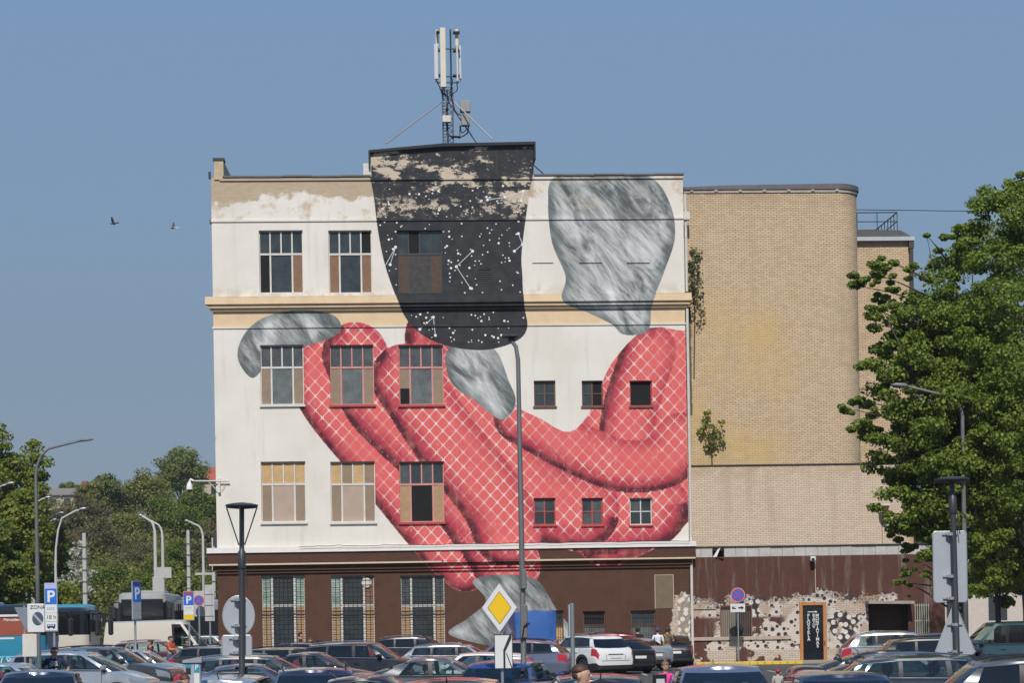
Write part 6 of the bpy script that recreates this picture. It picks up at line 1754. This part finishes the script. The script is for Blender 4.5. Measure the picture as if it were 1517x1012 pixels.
# parking signs on the left
def parking(px, pt, pb, hwp, Y, label, rows, rz=0.0, blue_h=.38, head=None, post_px=None):
    """tall board: blue P panel on top, white text rows below; rows = [(fraction, text, material)]"""
    a, b_ = P_(px-hwp, (pt+pb)/2, Y), P_(px+hwp, (pt+pb)/2, Y); zt_, zb2 = P_(px, pt, Y).z, P_(px, pb, Y).z
    w_ = (b_.x-a.x)/max(.3, math.cos(rz)); h = zt_-zb2
    t = thing('parking_sign', label, 'parking sign', ((a.x+b_.x)/2, Y, 0), rz)
    mb = MB(); mb.box(-w_/2-.02, w_/2+.02, .005, .05, zb2-.02, zt_+.02); mb.build('board', M['sign_back'], t)
    z1 = zt_
    if head:
        hh_ = h*.11; mb = MB(); mb.box(-w_/2, w_/2, -.004, .004, z1-hh_, z1); mb.build('head_strip', head, t); z1 -= hh_+.01
    hb = h*blue_h; mb = MB(); mb.box(-w_/2, w_/2, -.004, .004, z1-hb, z1); mb.build('blue_panel', M['sign_blue'], t)
    lettering('P', hb*1.05, M['sign_white'], t, (0, -.008, z1-hb*.52), bold=.012)
    z1 -= hb+.01
    rest = z1-zb2
    for f, txt, mt in rows:
        hh_ = rest*f-.01; mb = MB(); mb.box(-w_/2, w_/2, -.004, .004, z1-hh_, z1); mb.build('text_plate', M[mt], t)
        if txt == 'COACH':
            mb = MB(); zc_ = z1-hh_*.5; mb.box(-w_*.36, w_*.36, -.008, -.005, zc_-hh_*.2, zc_+hh_*.22)
            mb.prism(ngon(10, hh_*.11, -w_*.2, zc_-hh_*.22), -.008, -.0052); mb.prism(ngon(10, hh_*.11, w_*.22, zc_-hh_*.22), -.008, -.0052); mb.build('coach_symbol', plain('sign dark blue', (.02,.02,.12), .5), t)
            mb = MB()
            for k in range(3): mb.box(-w_*.30+k*w_*.2, -w_*.15+k*w_*.2, -.012, -.009, zc_+hh_*.02, zc_+hh_*.16)
            mb.build('coach_window', M['sign_white'], t)
        elif txt == 'DASH':
            mb = MB(); zc_ = z1-hh_*.5
            for k in range(4): mb.box(-w_*.34+k*w_*.18, -w_*.34+k*w_*.18+w_*.11, -.008, -.005, zc_-hh_*.18, zc_+hh_*.16)
            mb.build('worn_print', M['sign_back'], t)['kind'] = 'stuff'
        elif txt: lettering(txt, min(hh_*.75, w_*1.25/max(2, len(txt)*.62)), M['sign_black'], t, (0, -.008, z1-hh_*.5))
        z1 -= hh_+.01
    mb = MB(); mb.tube([(0 if post_px is None else post_px, .1, 0), (0 if post_px is None else post_px, .1, zt_-.1)], .04, 8); mb.build('post', M['steel'], t, smooth=True, angle=40)
    return t
lil = plain('lilac header', (.40,.42,.70), .5)
parking(75.5, 865, 935, 8.5, 62, 'tall blue parking sign with 18 h and coach plates, left of the cream coach', [(.33, 'DASH', 'sign_white'), (.33, '18 h', 'sign_white'), (.34, 'COACH', 'sign_white')], 0, .32, lil, .06)
parking(203, 862, 918, 4.4, 78, 'narrow dark blue parking sign turned sideways in front of the coach', [(.5, '', 'sign_back'), (.5, '', 'sign_back')], R(62), .42, plain('navy header', (.04,.05,.2), .5))
parking(279.5, 877, 919, 7.2, 92, 'blue parking sign with red header and yellow lower plate', [(.35, 'DASH', 'sign_white'), (.32, '', 'sign_white'), (.33, '', 'sign_yellow')], 0, .36, plain('maroon header', (.30,.05,.12), .5))
Yp = 94
nostop(294.5, 890, Yp, .24, 'round no stopping sign beside the yellow tipped parking sign')
for px, pt, pb, hwp, Y, lab in ((294.5, 876, 914, 8.2, Yp+.5, 'pale board behind the small no stopping sign'), (310.5, 867, 921, 7.2, 97, 'tall pale board with cross braces at the factory edge'), (243, 841, 857, 11, 130, 'upper pale sign back on the paired lamps'), (233, 855, 876, 7, 129, 'lower pale sign back on the paired lamps'), (302, 849, 852.5, 13, 150, 'thin pale street name board left of the factory edge'), (44, 940, 974, 11, 55, 'blank white plate under the zone board')):
    a, b_ = P_(px-hwp, (pt+pb)/2, Y), P_(px+hwp, (pt+pb)/2, Y); zt_, zb2 = P_(px, pt, Y).z, P_(px, pb, Y).z; w_ = b_.x-a.x
    t = thing('sign_board', lab, 'sign board', ((a.x+b_.x)/2, Y, 0), 0)
    mb = MB(); mb.rbox(-w_/2, w_/2, 0, .03, zb2, zt_, .01); mb.build('board', plain('pale board', (.44,.43,.41), .6, var=.12) if 'blank' not in lab else M['offwhite'], t)
    mb = MB(); mb.tube([(0, .08, 0), (0, .08, zt_-.02)], .04, 8)
    if 'braces' in lab:
        for f in (.15, .45, .75): mb.box(-w_/2+.02, w_/2-.02, -.03, -.005, zb2+(zt_-zb2)*f-.012, zb2+(zt_-zb2)*f+.012)
        mb.box(w_*.2, w_*.25, -.035, -.031, zb2+.05, zt_-.2)
    mb.build('post', M['steel'], t)
# ZONA board
Y = 54; a, b_ = P_(41, 917, Y), P_(66, 917, Y); zt_, zb2 = P_(54, 895, Y).z, P_(54, 938, Y).z; w_ = b_.x-a.x
t = thing('zone_sign', 'white ZONA board with a crossed dark disc on a dark post', 'road sign', ((a.x+b_.x)/2, Y, 0), R(14))
mb = MB(); mb.rbox(-w_/2, w_/2, 0, .14, zb2, zt_, .02); mb.build('board', M['sign_white'], t)
lettering('ZONA', .13, M['sign_black'], t, (.04, -.006, zt_-.09))
zc_ = (zt_+zb2)/2-.01
mb = MB(); mb.prism(ngon(24, .17, .04, zc_, sx=.8), -.006, -.001); mb.build('disc', plain('faded navy disc', (.06,.08,.12), .6), t)
mb = MB(); mb.prism([(-.07, zc_+.08), (-.04, zc_+.13), (.15, zc_-.09), (.12, zc_-.14)], -.010, -.007); mb.build('slash', M['sign_back'], t)
mb = MB(); mb.tube([(.06, .08, 0), (.06, .08, zb2)], .055, 8); mb.build('post', M['pole_grey'], t, smooth=True, angle=40)
q = P_(38, 915, 56); t = thing('triangle_sign', 'back of a small triangular sign left of the ZONA board', 'road sign', (q.x, 56, q.z), R(50))
mb = MB(); mb.prism([(-.35,.26),(.35,.26),(0,-.36)], 0, .015); mb.build('plate', M['sign_back'], t)
mb = MB(); mb.tube([(0,.05,-q.z),(0,.05,.3)], .03, 8); mb.build('post', M['steel'], t)
# parking ticket machine
Y = 38; a, b_ = P_(272, 1000, Y), P_(297, 1000, Y); zt_ = P_(285, 976, Y).z; w_ = b_.x-a.x
t = thing('ticket_machine', 'grey parking ticket machine with slanted top and turquoise P label', 'ticket machine', ((a.x+b_.x)/2, Y, 0), R(4))
mb = MB(); mb.rbox(-w_/2, w_/2, 0, .22, .05, zt_-.08, .015); mb.build('cabinet', M['sign_back'], t)
mb = MB(); mb.prism([(-w_/2-.02, zt_-.078), (w_/2+.02, zt_-.078), (w_/2+.03, zt_+.03), (-w_/2-.01, zt_-.03)], -.03, .25); mb.build('hood', M['steel'], t)
mb = MB(); mb.box(-w_/2+.04, -.02, -.008, 0, zt_-.28, zt_-.17); mb.build('screen', M['black'], t)
mb = MB(); mb.box(-w_/2+.03, -.01, -.006, 0, zt_-.16, zt_-.11); mb.box(.035, w_/2-.02, -.006, 0, zt_-.25, zt_-.10); mb.build('label_plate', plain('turquoise label', (.02,.28,.42), .4), t)
mb = MB(); mb.box(.035, w_/2-.02, -.006, 0, .4, zt_-.26); mb.build('text_plate', M['sign_white'], t)
lettering('P', .12, M['sign_white'], t, ((.035+w_/2-.02)/2, -.012, zt_-.165), bold=.004)
mb = MB(); mb.box(-.09, -.05, -.012, 0, zt_-.5, zt_-.4); mb.box(-.1, -.02, -.01, 0, .8, .86); mb.build('slot', M['steel'], t)
# ================================================================ people
CLOTH = {}
def cloth(name, col):
    if name not in CLOTH: CLOTH[name] = plain(name+' cloth', col, .9, var=.15, scale=5)
    return CLOTH[name]
HAIR = {k: plain(k+' hair', c, .6, var=.3, scale=30) for k, c in {'dark': (.020,.014,.010), 'brown': (.06,.030,.016), 'auburn': (.10,.035,.018), 'fair': (.16,.10,.05)}.items()}
camo = NT('camouflage cloth'); co_ = camo.coord(); n_ = camo.noise(co_, 9, 3, .6)
M['camo'] = camo.fin(camo.mix(camo.step(n_, .46, .5), camo.mix(camo.step(n_, .38, .41), (.03,.025,.02,1), (.12,.09,.05,1)), (.20,.15,.085,1)), .9)
chk = NT('patterned cloth'); co_ = chk.coord(); n_ = chk.noise(co_, 16, 2, .5)
M['pattern'] = chk.fin(chk.mix(chk.step(n_, .48, .52), (.22,.02,.03,1), (.02,.02,.06,1)), .9)
def arm(s, mode, k=1.0):
    sh = (s*.185*k, .01, 1.435)
    if mode == 'down': return [sh, (s*.245*k, .03, 1.16), (s*.245*k, -.03, .92), (s*.235*k, -.05, .85)]
    if mode == 'bent': return [sh, (s*.265*k, .02, 1.18), (s*.20*k, -.20, 1.10), (s*.16*k, -.27, 1.09)]
    if mode == 'hip':  return [sh, (s*.36*k, .06, 1.20), (s*.24*k, -.06, 1.02), (s*.19*k, -.09, 1.0)]
    if mode == 'fore': return [sh, (s*.22*k, -.12, 1.20), (s*.12*k, -.34, 1.22), (s*.10*k, -.42, 1.23)]
    if mode == 'reach': return [sh, (s*.24*k, -.22, 1.22), (s*.2*k, -.46, 1.16), (s*.19*k, -.55, 1.15)]
def person(label, px, Y, h, face, shirt, legs, hair, style='short', arms=('down', 'down'), girth=1.0, sleeve='short', legsty='long', stride=.0, skin='skin', lean=0.0, head_yaw=0.0, X=None, name='person', z=0.0, shoes=None, female=False):
    k = girth
    N = []; E = []; Rd = []; L_ = []
    def add(p, r_, lab, par=None):
        N.append(p); Rd.append(r_); L_.append(lab)
        if par is not None: E.append((par, len(N)-1))
        return len(N)-1
    pel = add((0,.0,.96), .135*k, 'legs'); sp_ = add((0,.0,1.12), .122*k*(.9 if female else 1), 'shirt', pel); ch = add((0,.005,1.33), .140*k*(.92 if female else 1), 'shirt', sp_)
    nb = add((0,.015,1.455), .085*min(k, 1.15), 'shirt', ch); nk = add((0,.005,1.525), .052*min(k,1.2), 'skin', nb)
    hy = head_yaw; hv = lambda x_, y_, z_: (x_*math.cos(hy)-y_*math.sin(hy), x_*math.sin(hy)+y_*math.cos(hy), z_)
    h0 = add(hv(0,-.022,1.580), .076, 'skin', nk); h1 = add(hv(0,-.006,1.655), .108, 'skin', h0); h2 = add(hv(0,.008,1.728), .098, 'skin', h1)
    for s, md in ((-1, arms[0]), (1, arms[1])):
        A = arm(s, md, .92+.08*k if not female else .9)
        c_ = add(A[0], .068*min(k, 1.2), 'shirt', ch); e_ = add(A[1], .046*min(k, 1.2), 'shirt' if sleeve == 'long' else 'skin', c_)
        m_ = add(tuple((A[0][i]*.45+A[1][i]*.55) for i in range(3)), .054*min(k,1.2), 'shirt', None)
        E.remove((c_, e_)); E.append((c_, m_)); E.append((m_, e_))
        w_ = add(A[2], .030, 'shirt' if sleeve == 'long' else 'skin', e_); hd = add(A[3], .034, 'skin', w_)
        arms_end = A
        N_ = len(N)
        # palm and fingers
        a, b = Vector(A[2]), Vector(A[3]); d = (b-a).normalized(); sd_ = d.cross(Vector((s, .3, 0))).normalized()
        FING.append((b, d, sd_, s))
    for s in (-1, 1):
        f = s*stride
        hp = add((s*.092*k, 0, .90), .098*k, 'legs', pel); kn = add((s*.10, -.02-f*.5, .50), .060*min(k,1.2), 'skin' if legsty == 'short' else 'legs', hp)
        mid = add((s*.098*k, -.01-f*.25, .68), .082*min(k,1.25), 'legs'); E.remove((hp, kn)); E += [(hp, mid), (mid, kn)]
        cf = add((s*.10, .02-f*.75, .32), .054, 'skin' if legsty == 'short' else 'legs', kn); an = add((s*.10, .03-f, .085), .038, 'skin' if legsty == 'short' else 'legs', cf); hl = add((s*.105, .0-f, .045), .042, 'shoe', an); add((s*.12, -.14-f, .04), .036, 'shoe', hl)
    me = bpy.data.meshes.new('tmp'); me.from_pydata(N, E, []); ob = bpy.data.objects.new('tmp', me); C.objects.link(ob)
    md = ob.modifiers.new('s', 'SKIN'); md.use_smooth_shade = True
    sv = me.skin_vertices[0].data
    for i, r_ in enumerate(Rd): sv[i].radius = (r_, r_*(.84 if L_[i] in ('shirt', 'legs') and i < 4 else 1.0)); sv[i].use_root = (i == 0)
    ob.modifiers.new('u', 'SUBSURF').levels = 2
    dg = bpy.context.evaluated_depsgraph_get(); dg.update()
    body = bpy.data.meshes.new_from_object(ob.evaluated_get(dg)); bpy.data.objects.remove(ob); bpy.data.meshes.remove(me)
    body.name = 'body'
    # face: nose, brow, chin, ears, and fingers joined into the one mesh
    bm = bmesh.new(); bm.from_mesh(body)
    NP = np.array(N); EE = np.array(E)
    def seg_lab(p):
        a = NP[EE[:, 0]]; b = NP[EE[:, 1]]; e = b-a
        t = np.clip(((p-a)*e).sum(1)/((e*e).sum(1)+1e-9), 0, 1); d = np.linalg.norm(p-a-e*t[:, None], axis=1); i = int(np.argmin(d))
        return L_[EE[i, 1]] if t[i] > .5 or L_[EE[i, 0]] == L_[EE[i, 1]] else L_[EE[i, 0]]
    order = {'skin': 0, 'shirt': 1, 'legs': 2, 'shoe': 3}
    for f in bm.faces:
        c_ = np.array(f.calc_center_median()); lb = seg_lab(c_)
        f.material_index = order[lb]; f.smooth = True
    hd_ = np.array([v_.co for v_ in bm.verts if 1.60 < v_.co.z < 1.69]); r0_ = hd_[np.abs(hd_[:, 0]) < .12]; DY = -.098-float(r0_[:, 1].min()); SX = float(np.abs(r0_[:, 0]).max())

    hb = MB()
    def hsph(x_, y_, z_, a, b, c_, n1=8, m1=6):
        q = hv(x_, y_-(DY if y_ < -.05 else 0), z_); i0 = len(hb.v); hb.sphere((0,0,0), a, b, c_, n1, m1)
        for i in range(i0, len(hb.v)):
            v_ = hb.v[i]; r_ = hv(v_[0], v_[1], v_[2]); hb.v[i] = (r_[0]+q[0], r_[1]+q[1], r_[2]+q[2])
    hsph(0, -.108, 1.640, .014, .022, .024); hsph(0, -.088, 1.672, .05, .016, .010); hsph(0, -.085, 1.575, .03, .022, .018); hsph(0, -.094, 1.605, .024, .010, .010)
    for s in (-1, 1): hsph(s*SX, .008, 1.645, .012, .022, .032)
    for b, d, sd_, s in FING[-2:]:
        for q in range(4):
            o_ = sd_*(q-1.5)*.018; ln = (.062, .072, .068, .052)[q]
            hb.tube([b+o_*.8, b+o_+d*ln*.6+Vector((0,0,-.006)), b+o_+d*ln+Vector((-s*.010,0,-.012))], [.010, .009, .007], 5)
        hb.tube([b-d*.03+sd_*-.02, b-sd_*.042+d*.005, b-sd_*.045+d*.03], [.011, .010, .008], 5)
    tmp = hb.mesh('t', M[skin], True); bm2 = bmesh.new(); bm.from_mesh(tmp); bm2.free(); bpy.data.meshes.remove(tmp)
    bm.to_mesh(body); bm.free()
    mi_ = [p.material_index for p in body.polygons]; body.materials.clear()
    for m_ in (M[skin], shirt, legs, shoes or M['black']): body.materials.append(m_)
    body.polygons.foreach_set('material_index', mi_)
    for p in body.polygons: p.use_smooth = True
    x_ = gx(px, Y) if X is None else X
    t = thing(name, label, 'person', (x_, Y, z), R(face)); s_ = h/1.79; t.scale = (s_, s_, s_); t.rotation_euler = (lean, 0, R(face))
    obj('body', body, t)
    # eyes
    def hobj(nm, fn, mat):
        mb = MB(); fn(mb); mb.v = [hv(v_[0], v_[1]-(DY if nm in ('eyes', 'lips') else 0), v_[2]) for v_ in mb.v]; return mb.build(nm, mat, t, smooth=True)
    hobj('eyes', lambda mb: [mb.sphere((s*.032, -.094, 1.654), .011, .006, .007, 8, 5) for s in (-1, 1)], M['black'])
    hobj('lips', lambda mb: mb.sphere((0, -.104, 1.604), .02, .005, .006, 8, 4), plain('lips', (.36,.14,.11), .5) if 'lips' not in bpy.data.materials else bpy.data.materials['lips'])
    if style in ('short', 'buzz'):
        d = .005 if style == 'buzz' else .013
        def fn(mb):
            mb.sphere((0, .022, 1.700), .092+d, .100+d, .080+d, 16, 8, 0, -.12, 1)
            mb.sphere((0, .050, 1.660), .084+d, .062+d, .075, 14, 6, 0, -.7, .8)
        hobj('hair', fn, HAIR[hair])
    elif style in ('long', 'bun'):
        def fn(mb):
            mb.sphere((0, .014, 1.692), .108, .114, .100, 16, 8, 0, -.2, 1)
            if style == 'long': mb.tube([(0,.05,1.70),(0,.075,1.58),(0,.085,1.42),(0,.07,1.30)], [.10, .105, .095, .05], 12)
            else: mb.sphere((0, .05, 1.80), .05, .05, .045, 12, 6); mb.sphere((0, .05, 1.65), .088, .07, .09, 12, 6)
        hobj('hair', fn, HAIR[hair])
    elif style == 'cap':
        capm = plain(hair+' cap', {'blue': (.03,.06,.25), 'red': (.55,.01,.02)}[hair], .8)
        def fn(mb):
            mb.sphere((0, .006, 1.690), .106, .112, .098, 16, 8, 0, -.05, 1)
            mb.prism([(-.07,1.686),(.07,1.686),(.075,1.698),(-.075,1.698)], -.19, -.08)
        hobj('cap', fn, capm)
        hobj('hair', lambda mb: mb.sphere((0, .03, 1.66), .092, .085, .07, 14, 6, 0, -.8, .3), HAIR['brown'])
    return t
FING = []
navy_c, maroon_c, orange_c = cloth('navy', (.012,.020,.055)), cloth('maroon', (.22,.008,.045)), cloth('orange', (.48,.075,.025))
black_c, white_c, lilac_c, pink_c, grey_c, brown_c = cloth('black', (.014,.014,.016)), cloth('white', (.72,.71,.74)), cloth('lilac', (.42,.40,.48)), cloth('pink', (.70,.06,.30)), cloth('light grey', (.42,.41,.38)), cloth('brown', (.05,.03,.02))
jeans, denim = cloth('blue jeans', (.05,.09,.17)), cloth('faded jeans', (.22,.30,.34))
p = person('man in navy T-shirt with white print and sunglasses between parked cars', 80, 55.2, 1.76, 0, navy_c, jeans, 'dark', 'buzz', ('hip', 'hip'), 1.12, skin='skin2')
mb = MB(); rs = random.Random(2)
for k in range(26): a, b = rs.uniform(-.10, .09), rs.uniform(1.27, 1.40); mb.box(a, a+rs.uniform(.015, .04), -.150, -.138, b, b+rs.uniform(.015, .035))
for k in range(10): a = rs.uniform(-.09, .08); mb.box(a, a+.018, -.150, -.138, 1.20, 1.225)
mb.build('shirt_print', M['sign_white'], p)['kind'] = 'stuff'
mb = MB(); mb.rbox(-.068, -.008, -.112, -.098, 1.640, 1.666, .008); mb.rbox(.008, .068, -.112, -.098, 1.640, 1.666, .008); mb.box(-.008, .008, -.112, -.104, 1.660, 1.668)
for s in (-1, 1): mb.box(min(s*.068, s*.09), max(s*.068, s*.09), -.104, .0, 1.658, 1.668)
mb.build('sunglasses', M['black'], p)
person('man in maroon T-shirt turned to the left among silver cars', 222, 81, 1.74, -82, maroon_c, jeans, 'brown', 'short', ('down', 'down'), 1.0)
person('heavy set man in orange T-shirt looking to the right', 253, 93.5, 1.80, 62, orange_c, jeans, 'dark', 'short', ('fore', 'bent'), 1.42, skin='skin2')
person('woman with long brown hair facing the viewer beside the man in orange', 277.5, 93.8, 1.66, 0, black_c, jeans, 'brown', 'long', ('down', 'down'), .92, female=True)
person('woman in lilac top with auburn hair bending towards a car', 327, 90.5, 1.72, -58, lilac_c, jeans, 'auburn', 'bun', ('reach', 'reach'), .92, sleeve='long', lean=0, female=True)
person('man in black shirt seen in profile before the brown wall', 445.5, 98.7, 1.85, 88, black_c, jeans, 'dark', 'short', ('down', 'down'), 1.0)
person('auburn haired woman next to the man in black shirt', 460, 98.5, 1.60, -70, brown_c, jeans, 'auburn', 'long', ('down', 'down'), .9, female=True)
person('man with cropped hair in white shirt, head in profile at the bottom edge', 861, 24.2, 1.75, 74, white_c, jeans, 'brown', 'buzz', ('down', 'down'), 1.08)
pk = person('girl in bright pink top carrying a dark folder', 985, 43.5, 1.37, 4, pink_c, jeans, 'fair', 'bun', ('fore', 'down'), .9, sleeve='long', female=True)
q = gx(985, 43.5)
fo = thing('folder', 'dark folder with a white card held by the girl in pink', 'folder', (q-.15, 43.5-.36, .93), R(8))
mb = MB(); mb.M = Matrix.Rotation(R(12), 4, 'X'); mb.rbox(-.14, .14, -.02, .02, -.17, .19, .01); mb.build('cover', M['black'], fo)
mb = MB(); mb.M = Matrix.Rotation(R(12), 4, 'X'); mb.box(-.07, .10, -.026, -.021, -.12, .10); mb.build('card', M['sign_white'], fo)
person('man in black T-shirt seen from behind beside the silver saloon boot', 945, 97.6, 1.83, 176, black_c, black_c, 'dark', 'short', ('down', 'down'), 1.08)
person('man in white T-shirt with blue cap and patterned shorts walking away', 974.5, 94.6, 1.80, 180, white_c, M['pattern'], 'blue', 'cap', ('down', 'down'), 1.0, legsty='short', stride=.10)
person('man in camouflage T-shirt and faded jeans walking away', 988.5, 94.9, 1.82, 178, M['camo'], denim, 'brown', 'short', ('bent', 'bent'), 1.02, stride=.12)
person('small child in red cap and light grey shirt', 1151.5, 52.5, .94, 178, grey_c, jeans, 'red', 'cap', ('down', 'down'), 1.15)
person('woman with reddish brown hair next to the parking ticket machine', 273, 35.8, 1.44, 35, cloth('dark green', (.02,.04,.03)), jeans, 'auburn', 'bun', ('down', 'down'), .9, female=True)

# ================================================================ birds
def bird(label, px, py, Y, rz, roll, white):
    q = P_(px, py, Y); t = thing('bird', label, 'bird', (q.x, Y, q.z), rz, 'birds in flight'); t.rotation_euler = (roll, R(8), rz); t.scale = (.62, .62, .62)
    mb = MB()
    mb.tube([(-.22,0,0),(-.16,0,.0),(-.05,0,.01),(.08,0,.01),(.15,0,.025),(.19,0,.03),(.235,0,.02)], [.012,.03,.062,.055,.036,.034,.006], 10)
    mb.add([(-.15,-.03,0),(-.36,-.07,0),(-.38,0,.01),(-.36,.07,0),(-.15,.03,0)], [(0,1,2,3,4)])
    mb.build('body', plain('pale plumage', (.5,.47,.44), .8) if white else plain('dark plumage', (.04,.04,.045), .8), t, smooth=True)
    for s in (-1, 1):
        mb = MB(); up = .5
        mb.add([(.08,s*.04,.02),(.10,s*.2,.02+.16*up),(.04,s*.40,.02+.42*up),(-.05,s*.42,.02+.44*up),(-.08,s*.22,.02+.2*up),(-.09,s*.04,.02)], [(0,1,4,5),(1,2,3,4)])
        mb.v += [(a, b, c_+.012) for a, b, c_ in mb.v]; mb.f += [(11,10,7,6),(10,9,8,7)]; mb.m += [0, 0]
        mb.build('wing', plain('wing feathers', (.05,.05,.055), .8) if 'wing feathers' not in bpy.data.materials else bpy.data.materials['wing feathers'], t, smooth=True, recalc=False)
    return t
bird('dark bird flying at the far left of the sky', 168, 331, 92, R(175), R(30), False)
bird('pale bellied bird flying just left of the factory roof', 257, 338, 92, R(170), R(-35), True)

# ================================================================ thin spring haze
mb = MB(); mb.box(-1300, 1300, -40, 3200, -1.0, 46)
hz = mb.build('haze', [], None); hz['kind'] = 'stuff'
hm = bpy.data.materials.new('thin haze'); hm.use_nodes = True; ht = hm.node_tree
ht.nodes.remove(ht.nodes['Principled BSDF']); pv_ = ht.nodes.new('ShaderNodeVolumePrincipled')
pv_.inputs['Color'].default_value = (.86,.91,.97,1); pv_.inputs['Density'].default_value = .0002; pv_.inputs['Anisotropy'].default_value = .3
ht.links.new(pv_.outputs[0], ht.nodes['Material Output'].inputs['Volume']); hz.data.materials.append(hm)
